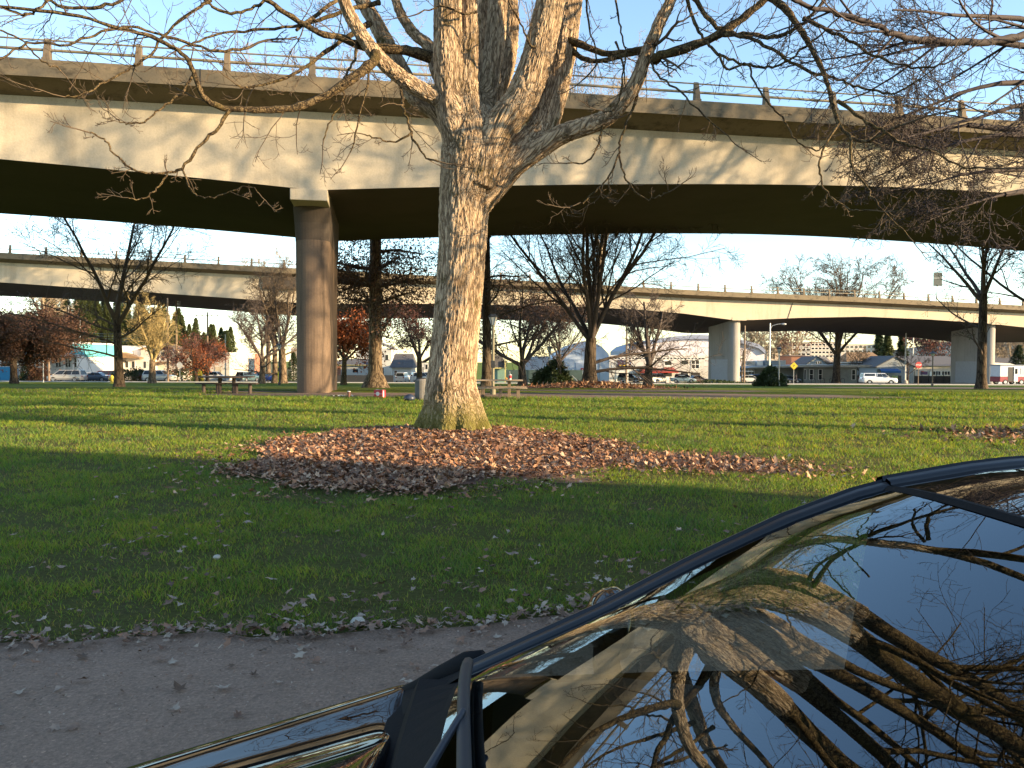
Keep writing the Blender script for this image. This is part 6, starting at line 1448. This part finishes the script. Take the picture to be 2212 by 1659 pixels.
# sign shop + arched hangar
b = Bld('long white sign shop with red awnings and purple lettering on its wall', 4, 185, zx=320)
OFFW = WM('offwhite_block_wall', (.56, .53, .50)); b.box('wall', 312, 1490, 845, OFFW, 16); b.box('clerestory', 312, 2000, 785, WHW, 16, zyb=846, y0=1.0)
b.box('wall', 1491, 2000, 930, OFFW, 16)
for i, zx in enumerate(list(range(340, 760, 44)) + list(range(905, 1480, 44)) + list(range(1830, 1990, 44))): b.win(zx, zx + 26, 818, 834, y0=1.0, fw=.05)
b.win(1000, 1085, 862, 908, fw=.35); b.win(1205, 1290, 850, 898); b.win(1335, 1427, 850, 948, nx=2, nz=2, fw=.18); b.win(1200, 1290, 1000, 1060); b.win(1325, 1440, 1000, 1060)
b.box('garage_door', 398, 488, 975, WHITE, .1, y0=-.12); b.box('doorway', 990, 1090, 985, DARKMETAL, .1, y0=-.12); b.box('doorway', 835, 875, 985, DARKMETAL, .1, y0=-.12)
b.box('notice_panel', 342, 382, 905, WHITE, .08, zyb=948, y0=-.1); b.box('notice_panel', 342, 382, 955, WHITE, .08, zyb=988, y0=-.1)
for (x0, x1) in ((672, 930), (935, 1145)):
    mb = MB(b.o); X0, X1, Xa, Xb = b.X(x0), b.X(x1), b.X(x0 + 62), b.X(x1 - 40); zt, zb = b.Zz(x0, 936), b.Zz(x0, 990); y = b.D
    mb.add([(X0, y - 2.6, zb), (X1, y - 2.6, zb), (Xb, y - .1, zt), (Xa, y - .1, zt), (X0, y - .1, zb), (X1, y - .1, zb)], [(0, 1, 2, 3), (0, 3, 4), (1, 5, 2)]); aw = mb.build('awning', AWNR, b.t)
    mb = MB(b.o); mb.box(X0, X1, y - 2.66, y - 2.6, zb - .25, zb + .02); mb.build('valance', M('bright_red_valance', (.42, .04, .03), .7), aw)
PURP = M('dark_purple_lettering', (.10, .03, .09), .6)
cx_ = b.X(498) - b.o.x; q = text_obj('SIGN PRO', 2.0, PURP, b.t, (cx_, -.06, b.Zz(500, 885) - b.o.z), (R(90), 0, 0), ext=.03)
q.scale = ((b.X(585) - b.X(412)) / max(.1, q.dimensions.x), 1, 1) if q.dimensions.x > 0 else (1, 1, 1)
mb = MB(b.o); P = [(410, 905), (470, 908), (520, 903), (578, 912), (520, 914), (500, 922), (460, 918), (430, 932), (440, 914)]
mb.prism([(b.X(x), b.Zz(x, y)) for x, y in P], b.D - .12, b.D - .05); mb.build('yellow_swoosh', M('yellow_swoosh', (.75, .50, .03), .6), b.t)
b = Bld('large white arched hangar roof rising behind the sign shop', 4, 205, zx=1200)
arc = [(560, 800)] + [(560 + (2240 - 560) * i / 20, 800 - 215 * math.sin(pi * (0.08 + 0.84 * i / 20)) ** .8 * (1 if 0 < i < 20 else .4)) for i in range(21)] + [(2240, 1100), (560, 1100)]
HANG = WM('hangar_white', (.62, .58, .60)); b.poly('end_wall', arc[1:], HANG, 40)
mb = MB(b.o); V = []
arcp = [(b.X(x), b.Zz(x, y)) for x, y in arc[1:-2]]
for (x, z) in arcp: V += [(x, b.D - .8, z + .05), (x, b.D - .8, z + 1.1), (x, b.D + 40, z + 1.1), (x, b.D + 40, z + .05)]
mb.add(V, [(i * 4 + k, i * 4 + (k + 1) % 4, (i + 1) * 4 + (k + 1) % 4, (i + 1) * 4 + k) for i in range(len(arcp) - 1) for k in range(4)] + [(0, 1, 2, 3), tuple(range(len(V) - 4, len(V)))]); mb.build('arched_roof', M('slate_blue_roof', (.22, .25, .33), .7, .1), b.t)
# low grey building with canopy roof
b = Bld('low grey building with flat overhanging roof and tall narrow windows behind the bike racks', 5, 164, zx=430)
GREYW = WM('grey_green_wall', (.22, .235, .225)); b.box('wall', 1085, 1735, 930, GREYW, 12, y0=-3); b.box('wall', 420, 1084, 938, GREYW, 12); b.box('entrance', 228, 419, 985, GREYW, 6)
b.poly('roof', [(370, 938), (440, 925), (1080, 905), (1860, 905), (1860, 918), (1760, 934), (1090, 930), (380, 948)], M('pale_fascia', (.36, .37, .37), .7), 14, y0=-5)
b.box('entrance_roof', 225, 470, 975, WHITE, 5, zyb=992, y0=-3); b.box('door', 240, 310, 1000, BLACK, .1, y0=-.12)
for x0, x1, y0_, y1_ in ((1158, 1198, 962, 1085), (1268, 1306, 962, 1085), (1674, 1712, 966, 1085)): b.win(x0, x1, y0_, y1_, nx=1, nz=2, y0=-3)
b.win(1090, 1110, 965, 1085, y0=-3); b.win(462, 492, 965, 1020); b.win(508, 530, 972, 1025)
for x0, x1, zt, c, nm in ((490, 600, 858, STEELB, 'roof_unit'), (625, 700, 852, WHITE, 'roof_unit'), (730, 895, 850, SIDG, 'roof_unit'), (905, 990, 850, STEELB, 'roof_unit')): b.box(nm, x0, x1, zt, c, 3, zyb=915, y0=3, bevel=.05)
for zx in (795, 1437): b.box('wall_light', zx, zx + 14, 965, WHITE, .2, zyb=982, y0=-3.2 if zx > 1000 else -.2)
b = Bld('small gabled house with dark shingle roof above the low grey building', 5, 190, 'house', zx=1300)
b.poly('wall', [(1190, 1120), (1190, 895), (1320, 805), (1440, 895), (1440, 1120)], SIDG, 10); b.gable('roof', 1185, 1445, 893, 798, SHINGLE, 10); 
mb = MB(b.o); mb.add([(b.X(1320), b.D + .2, b.Zz(1320, 800)), (b.X(1500), b.D + 4, b.Zz(1500, 800)), (b.X(1540), b.D + .2, b.Zz(1540, 900)), (b.X(1445), b.D + .2, b.Zz(1445, 900))], [(0, 1, 2, 3)]); mb.build('side_roof', SHINGLE, b.t)
for x in (1298, 1325, 1352): b.win(x, x + 18, 862, 895, fw=.06)
def office(label, n, D, zx0, zx1, zyt, zyb, rows, cols, wall, side=None, y_lo=None):
    b = Bld(label, n, D, zx=zx0); b.box('wall', zx0, zx1, zyt, wall, 16); b.box('cornice', zx0 - 4, zx1 + 4, zyt - 6, wall, 16.6, zyb=zyt, y0=-.3)
    h = (zyb - zyt) / rows
    for r in range(rows):
        for c in range(cols):
            w_ = (zx1 - zx0) / cols; b.win(zx0 + c * w_ + w_ * .14, zx0 + (c + 1) * w_ - w_ * .14, zyt + r * h + h * .30, zyt + r * h + h * .78, fw=.12, nx=1)
    return b
BEIGEO = WM('beige_office', (.50, .42, .36)); GREYO = WM('grey_office', (.30, .31, .32)); PINKO = WM('pale_office', (.56, .50, .46))
office('grey left face of the four-storey office block right of the hangar', 5, 262, 1000, 1232, 630, 800, 3, 4, GREYO)
office('beige sunlit office block behind the tall dark tree', 5, 262, 1236, 1600, 628, 820, 4, 8, BEIGEO)
office('farther long beige office block right of the tall dark tree', 5, 300, 1610, 2092, 655, 760, 2, 9, BEIGEO)
b = Bld('plain pale tower with dark vertical slots between hangar and office block', 5, 255, zx=850)
b.box('wall', 690, 1000, 690, PINKO, 14); b.box('wall', 480, 689, 625, PINKO, 12, y0=6)
for x in (735, 775, 905, 950): b.box('window_slot', x, x + 18, 720 if x > 900 else 765, SHINGLE, .1, zyb=830, y0=-.12)
b = Bld('brick and brown building before the grey office face', 5, 215, zx=1100); b.box('wall', 995, 1230, 795, BRICK, 10); b.hip('roof', 990, 1235, 797, 780, BRNROOF, 10)
b = Bld('orange-brown shingled house roof with cream gable right of the tall dark tree', 5, 205, 'house', zx=1900)
b.box('wall', 1700, 2190, 890, CREAM, 10); b.hip('roof', 1690, 2200, 892, 745, BRNROOF, 10, .2); b.poly('front_gable', [(1935, 890), (2010, 808), (2055, 890)], CREAM, 2, y0=-2.2); b.gable('gable_roof', 1930, 2060, 885, 803, BRNROOF, 2.2, y0=-2.4, over=.2)
b = Bld('long plain grey-tan wall left of the blue awning store', 5, 186, zx=1700); b.box('wall', 1600, 2110, 880, WM('grey_tan_wall', (.30, .28, .26)), 8); b.box('coping', 1600, 2112, 872, WHITE, 8.4, zyb=881, y0=-.1)
b = Bld('dark wooden fence right of the low grey building', 5, 168, 'fence', 'board_fence', zx=1740); b.box('boards', 1740, 1890, 1035, M('dark_boards', (.07, .06, .055), .85, .2, 3), .08)
# gabled store with blue awning
b = Bld('grey gabled store with a bright blue awning', 6, 176, zx=200)
b.poly('wall', [(180, 1260), (180, 1030), (440, 885), (690, 1025), (690, 1260)], SIDG, 12); b.gable('roof', 170, 700, 1030, 876, SHINGLE, 12, peak=440)
mb = MB(b.o); zt, zb = b.Zz(200, 1055), b.Zz(200, 1112); mb.add([(b.X(195), b.D - 1.6, zb), (b.X(468), b.D - 1.6, zb), (b.X(468), b.D - .05, zt), (b.X(215), b.D - .05, zt), (b.X(195), b.D - 1.6, zb + .5), (b.X(468), b.D - 1.6, zb + .5)], [(0, 1, 5, 4), (4, 5, 2, 3)]); mb.build('awning', AWNB, b.t)
b.win(215, 340, 1125, 1200, nx=3); b.box('door', 480, 520, 1150, DARKMETAL, .1, y0=-.12); b.box('green_notice', 392, 472, 1152, M('pale_green_board', (.38, .48, .22), .7), .08, zyb=1205, y0=-.1)
b = Bld('long shop with grey roof and warm lit front behind the stop sign', 6, 178, zx=700)
b.box('wall', 692, 1400, 1018, CREAM, 12); mb = MB(b.o); mb.add([(b.X(685), b.D - .6, b.Zz(690, 1016)), (b.X(1420), b.D - .6, b.Zz(1420, 1020)), (b.X(1420), b.D + 8, b.Zz(1420, 880)), (b.X(560), b.D + 8, b.Zz(560, 880))], [(0, 1, 2, 3)]); mb.build('roof', SHINGLE, b.t)
b.win(780, 885, 1092, 1140, gl=M('purple_panel', (.06, .02, .10), .5)); b.box('red_panel', 790, 825, 1088, M('sign_red', (.45, .03, .03), .45), .1, zyb=1100, y0=-.2)
b.win(960, 1060, 1092, 1142, nx=3); b.win(1080, 1190, 1092, 1142, nx=3); b.box('door', 900, 940, 1095, WHITE, .1, y0=-.12)
b = Bld('dark low fence and plants before the shop front', 6, 160, 'fence', 'iron_fence', zx=700); b.box('fence_panel', 700, 1200, 1155, M('dark_boards', (.07, .06, .055), .85, .2, 3), .06)
for zx in (700, 800, 900, 1000, 1100, 1200): b.box('post', zx, zx + 7, 1090, DARKMETAL, .1, y0=-.12)
b = Bld('pale blue house with white curved roof left of the food truck', 6, 150, 'house', zx=1700)
b.box('wall', 1680, 2100, 1040, MTLB, 8); b.poly('roof', [(1670, 1045), (1700, 990), (1800, 972), (2000, 985), (2100, 1010), (2112, 1045)], WHITE, 9, y0=-.5); b.win(1730, 1780, 1085, 1155, nx=1, nz=3, fw=.1)
b = Bld('dark roofed long building above the food truck', 6, 200, zx=1900); b.box('wall', 1690, 2400, 985, SIDG, 10); b.hip('roof', 1680, 2400, 990, 900, SHINGLE, 10, .05)
# a-frame sandwich boards by the sign shop
for i, (zx, l) in enumerate(((1050, 'white sandwich board standing by the sign shop door'), (1090, 'white sandwich board with a round emblem, right of the other board'))):
    p = gp(4, zx, 150); t = thing('sandwich_board', l, 'sign', p, 0, 'sandwich boards at the sign shop')
    for s_ in (-1, 1):
        mb = MB(); M4 = Matrix.Translation((0, s_ * .22, 0)) @ Matrix.Rotation(s_ * .2, 4, 'X'); mb.box(-.5, .5, -.02, .02, 0, 1.25, M4); pn = mb.build('panel', WHITE, t)
        if i and s_ < 0: mb = MB(); mb.lathe([(.30, -.03), (.30, -.022)], (0, 0, .7), 20, 'Y'); o = mb.build('round_emblem', DARKMETAL, pn); o.location = (0, -.09, 0)
# ------------------------------------------------------------------ fallen leaves
g = np.random.default_rng(5)
def leaf_stuff(name, P, size, label, mat, seed, lift=0.02, flat=0.35, lobed=True):
    g = np.random.default_rng(seed); m = len(P)
    # maple-like outline: a fan of 9 rim points round a centre, curled
    if lobed:
        ang = np.array([-90, -50, -15, 12, 40, 62, 90, 118, 140, 168, 195, 230]) * pi / 180; rad = np.array([.35, .75, .42, .95, .5, .7, 1.0, .7, .5, .95, .42, .75])
    else:
        ang = np.linspace(0, 2 * pi, 6, endpoint=False); rad = np.array([1, .55, .6, .95, .6, .55])
    k = len(ang); base = np.concatenate([[[0, 0]], np.stack([np.cos(ang) * rad, np.sin(ang) * rad], 1)])
    s_ = size * g.uniform(0.55, 1.25, (m, 1)); curl = g.uniform(-0.4, 0.55, (m, 1)); curl2 = g.uniform(-0.35, 0.45, (m, 1))
    X = base[None, :, 0] * s_; Y = base[None, :, 1] * s_ * g.uniform(0.5, 0.95, (m, 1)); Zc = curl * X * X / s_ + curl2 * Y * Y / s_ + g.normal(0, 0.07, (m, k + 1)) * s_
    rz = g.uniform(0, 2 * pi, m); tx = g.normal(0, flat, m); ty = g.normal(0, flat, m)
    Zc = Zc + X * np.tan(np.clip(tx, -1.1, 1.1))[:, None] + Y * np.tan(np.clip(ty, -1.1, 1.1))[:, None]
    Xr = X * np.cos(rz)[:, None] - Y * np.sin(rz)[:, None]; Yr = X * np.sin(rz)[:, None] + Y * np.cos(rz)[:, None]
    Zc -= Zc.min(1, keepdims=True) * 0.7
    V = np.stack([Xr + P[:, 0:1], Yr + P[:, 1:2], Zc + P[:, 2:3] + lift * g.uniform(0, 1, (m, 1))], -1).reshape(-1, 3)
    i = np.arange(k); f = np.stack([np.zeros(k, int), 1 + i, 1 + (i + 1) % k], -1)
    F = (f[None] + (np.arange(m) * (k + 1))[:, None, None]).reshape(-1, 3)
    o = mesh_obj(name, V, F, mat); return tag(o, label, 'fallen leaves', kind='stuff')
def litter_mat(name, cols):
    m, t, b = new_mat(name)
    gm = N(t, 'NewGeometry'); r = N(t, 'ValToRGB'); e = r.color_ramp.elements
    while len(e) > 1: e.remove(e[-1])
    e[0].position = 0; e[0].color = (*cols[0], 1)
    for i, c in enumerate(cols[1:]):
        q = e.new((i + 1) / len(cols)); q.color = (*c, 1)
    r.color_ramp.interpolation = 'CONSTANT'
    t.links.new(gm.outputs['Random Per Island'], r.inputs[0])
    n = noise(t, 40, 4, 0.6); f = ramp(t, n.outputs[0], [(0.3, (.7, .7, .7)), (0.7, (1.15, 1.15, 1.15))])
    c = mixc(t, 1.0, r.outputs[0], f.outputs[0], 'MULTIPLY'); t.links.new(c, b.inputs['Base Color']); b.inputs['Roughness'].default_value = 0.75
    return m
LM1 = litter_mat('dry_maple_leaves', [(0.34, 0.17, 0.085), (0.22, 0.095, 0.045), (0.42, 0.24, 0.13), (0.12, 0.055, 0.03), (0.50, 0.33, 0.21), (0.28, 0.12, 0.055), (0.17, 0.095, 0.055)])
LM2 = litter_mat('grey_dry_leaves', [(0.25, 0.155, 0.10), (0.16, 0.085, 0.05), (0.31, 0.22, 0.155), (0.12, 0.07, 0.04), (0.27, 0.14, 0.08), (0.38, 0.29, 0.21)])
def pile_r(x, y):
    a = np.arctan2((y - 13.2) / 3.9, (x + 1.4) / 3.15); return np.hypot((x + 1.4) / 3.15, (y - 13.2) / 3.9) / (1 + 0.08 * np.sin(3 * a + 1) + 0.06 * np.sin(7 * a) + 0.04 * np.sin(12 * a))
n = 60000; x = g.uniform(-5.2, 2.6, n); y = g.uniform(8.6, 18, n); q = pile_r(x, y); keep = g.uniform(0, 1, n) < np.clip((1.03 - q) / 0.16, 0, 1)
x = x[keep]; y = y[keep]; z = gzn(x, y) + 0.02 + 0.04 * g.uniform(0, 1, len(x))
leaf_stuff('leaf_pile', np.stack([x, y, z], 1), 0.052, 'broad drift of dry reddish-brown maple leaves around the big trunk', LM1, 1, 0.035, 0.3)
n = 1500; a_ = g.uniform(0, 2 * pi, n); r__ = 0.95 + np.abs(g.normal(0, 0.17, n)); x = -1.4 + 3.15 * r__ * np.cos(a_); y = 13.2 + 3.9 * r__ * np.sin(a_)
leaf_stuff('stray_leaves', np.stack([x, y, gzn(x, y) + 0.04], 1), 0.05, 'loose leaves strewn in the grass around the rim of the leaf pile', LM1, 12, 0.02, 0.25)
n = 3800; x = 2.6 + g.normal(0, 0.95, n); y = 12.0 - 0.32 * (x - 2.6) + g.normal(0, 0.55, n); ok = pile_r(x, y) > 0.9; x = x[ok]; y = y[ok]
leaf_stuff('leaf_drift', np.stack([x, y, gzn(x, y) + 0.02], 1), 0.045, 'thinner brown leaf drift trailing right from the pile in shade', LM1, 2, 0.03, 0.4)
n = 3500; x = 13.0 + g.normal(0, 1.7, n); y = 16.4 + g.normal(0, 1.0, n)
leaf_stuff('leaf_drift', np.stack([x, y, gzn(x, y) + 0.02], 1), 0.07, 'brown leaf drift at the right edge of the lawn above the car roof', LM1, 3, 0.03, 0.4)
n = 5000; x = 5.6 + g.normal(0, 2.2, n); y = 53.6 + g.normal(0, 1.7, n)
leaf_stuff('leaf_drift', np.stack([x, y, gzn(x, y) + 0.04], 1), 0.11, 'mound of dark red leaves under the many-stemmed tree', LM1, 4, 0.04, 0.4, False)
# scattered leaves over the lawn, clumped
n = 9000; D = 4.4 + 22 * g.uniform(0, 1, n) ** 1.8; x = g.uniform(-0.75, 0.75, n) * D; cl = np.sin(x * 1.9 + 1) * np.sin(D * 1.4 + x * .6) + 0.5 * np.sin(x * 4.1 - D * 2.7)
keep = g.uniform(0, 1, n) < np.clip(0.16 + 0.5 * cl, 0.05, 0.8) * np.clip(1.7 - D / 6.0, 0.14, 1); x = x[keep]; D = D[keep]
leaf_stuff('scattered_leaves', np.stack([x, D, gzn(x, D) + 0.035], 1), 0.043, 'single dry leaves scattered over the near lawn', LM2, 6, 0.02, 0.18)
n = 1250; x = g.uniform(-4.5, 3.4, n); y = edge_y(x) + g.normal(-0.02, 0.055, n) + (g.uniform(0, 1, n) < 0.25) * g.normal(0, 0.16, n)
leaf_stuff('edge_leaves', np.stack([x, y, np.full(n, 0.02)], 1), 0.036, 'line of curled grey-brown leaves caught along the gravel path edge', LM2, 7, 0.02, 0.25)
n = 130; x = g.uniform(-3.5, 1.5, n); y = edge_y(x) - np.abs(g.normal(0, 0.75, n)) - 0.06
leaf_stuff('path_leaves', np.stack([x, y, np.full(n, 0.014)], 1), 0.042, 'few dry leaves lying loose on the gravel path', LM2, 8, 0.004, 0.15)
n = 2500; x = g.uniform(-3.6, 1.8, n); y = edge_y(x) - np.abs(g.normal(0, 0.9, n)); 
leaf_stuff('path_crumbs', np.stack([x, y, np.full(n, 0.013)], 1), 0.009, 'crumbs of leaf and small stones on the gravel path', LM2, 9, 0.002, 0.3, False)
mb = MB(); rk = random.Random(3)
for (x, y, s_) in ((-0.92, 4.57, .045), (-1.25, 4.5, .03), (-2.35, 6.1, .028)):
    st = thing('pebble', 'pale rounded stone %s' % {-0.92: 'at the path edge, the largest', -1.25: 'at the path edge, left of the largest', -2.35: 'lying in the lawn at left'}[x], 'stone', (x, y, 0.02))
    m_ = MB(); m_.lathe([(0.2 * s_, -0.02), (s_, 0.0), (s_ * 1.05, s_ * 0.35), (s_ * 0.7, s_ * 0.75), (s_ * 0.2, s_ * 0.9)], (0, 0, 0), 9); m_.build('stone', M('pale_stone', (0.42, 0.38, 0.31), 0.85, 0.2, 12, bmp=0.4), st, smooth=True)
# ------------------------------------------------------------------ grass blades
def grass_mat():
    m, t, b = new_mat('grass_blades')
    gm = N(t, 'NewGeometry'); r = ramp(t, gm.outputs['Random Per Island'], [(0, (0.085, 0.17, 0.04)), (0.4, (0.165, 0.27, 0.045)), (0.78, (0.29, 0.33, 0.045)), (0.90, (0.27, 0.20, 0.11))])
    n = noise(t, 0.5, 5, 0.65); n2 = noise(t, 2.4, 4, .7); f = ramp(t, n.outputs[0], [(0.35, (0.62, 0.78, 0.95)), (0.65, (1.18, 1.1, 0.8))]); f2 = ramp(t, n2.outputs[0], [(0.3, (0.75, 0.8, 0.9)), (0.7, (1.15, 1.1, 1.0))])
    c = mixc(t, 1.0, mixc(t, 1.0, r.outputs[0], f.outputs[0], 'MULTIPLY'), f2.outputs[0], 'MULTIPLY')
    t.links.new(c, b.inputs['Base Color']); b.inputs['Roughness'].default_value = 0.55; b.inputs['Specular IOR Level'].default_value = 0.25
    tr = N(t, 'BsdfTranslucent'); t.links.new(mixc(t, 1.0, c, (1.5, 1.35, 0.6), 'MULTIPLY'), tr.inputs[0]); ms_ = N(t, 'MixShader'); ms_.inputs[0].default_value = 0.45
    t.links.new(b.outputs[0], ms_.inputs[1]); t.links.new(tr.outputs[0], ms_.inputs[2]); t.links.new(ms_.outputs[0], t.nodes['Material Output'].inputs[0]); return m
NB = 520000
u = g.uniform(0, 1, NB); D = 4.0 * (40.0 / 4.0) ** (u ** 0.92); x = g.uniform(-0.74, 0.74, NB) * D
cl = np.sin(x * 2.3 + np.sin(D * 1.7)) * np.sin(D * 2.9 + x) + 0.6 * np.sin(x * 7.3 + D * 5.1) * np.sin(D * 8.7 - x * 3)
ok = (D > edge_y(x) + 0.02) & (g.uniform(0, 1, NB) < np.clip(0.62 + 0.5 * cl - 0.25 * (D < 6.5), 0.14, 1))
pr = pile_r(x, D); ok &= (pr > 1.0) | (g.uniform(0, 1, NB) < 0.02)
tl = np.hypot((x - 3.3) / 2.6, (D - 12.3 + 0.25 * (x - 3.3)) / 1.3); ok &= (tl > 1) | (g.uniform(0, 1, NB) < 0.25)
ok &= ~((D > 33.4) & (x > -14) & (x < 18))
x = x[ok]; D = D[ok]; cl = cl[ok]; m = len(x)
h = (0.038 + 0.0022 * np.clip(D - 5, 0, 50)) * g.uniform(0.5, 1.35, m) * (1 + 0.25 * cl); wd = (0.0019 + 0.00062 * D) * g.uniform(0.7, 1.3, m)
a = g.uniform(0, 2 * pi, m); lean = g.uniform(0.3, 1.5, m) * h; la = g.uniform(0, 2 * pi, m)
bx = x; by = D; bz = gzn(x, D) - 0.004
dx = np.cos(a) * wd / 2; dy = np.sin(a) * wd / 2; lx = np.cos(la) * lean; ly = np.sin(la) * lean
V = np.stack([np.stack([bx - dx, by - dy, bz], 1), np.stack([bx + dx, by + dy, bz], 1), np.stack([bx + dx * .75 + lx * .35, by + dy * .75 + ly * .35, bz + h * .62], 1),
    np.stack([bx - dx * .75 + lx * .35, by - dy * .75 + ly * .35, bz + h * .62], 1), np.stack([bx + lx, by + ly, bz + h], 1)], 1).reshape(-1, 3)
i0 = np.arange(m)[:, None] * 5
F = np.concatenate([i0 + np.array([[0, 1, 2]]), i0 + np.array([[0, 2, 3]]), i0 + np.array([[3, 2, 4]])]).astype(np.int32)
tag(mesh_obj('grass', V, F, grass_mat()), 'lawn grass blades growing up to the gravel path', 'grass', kind='stuff')
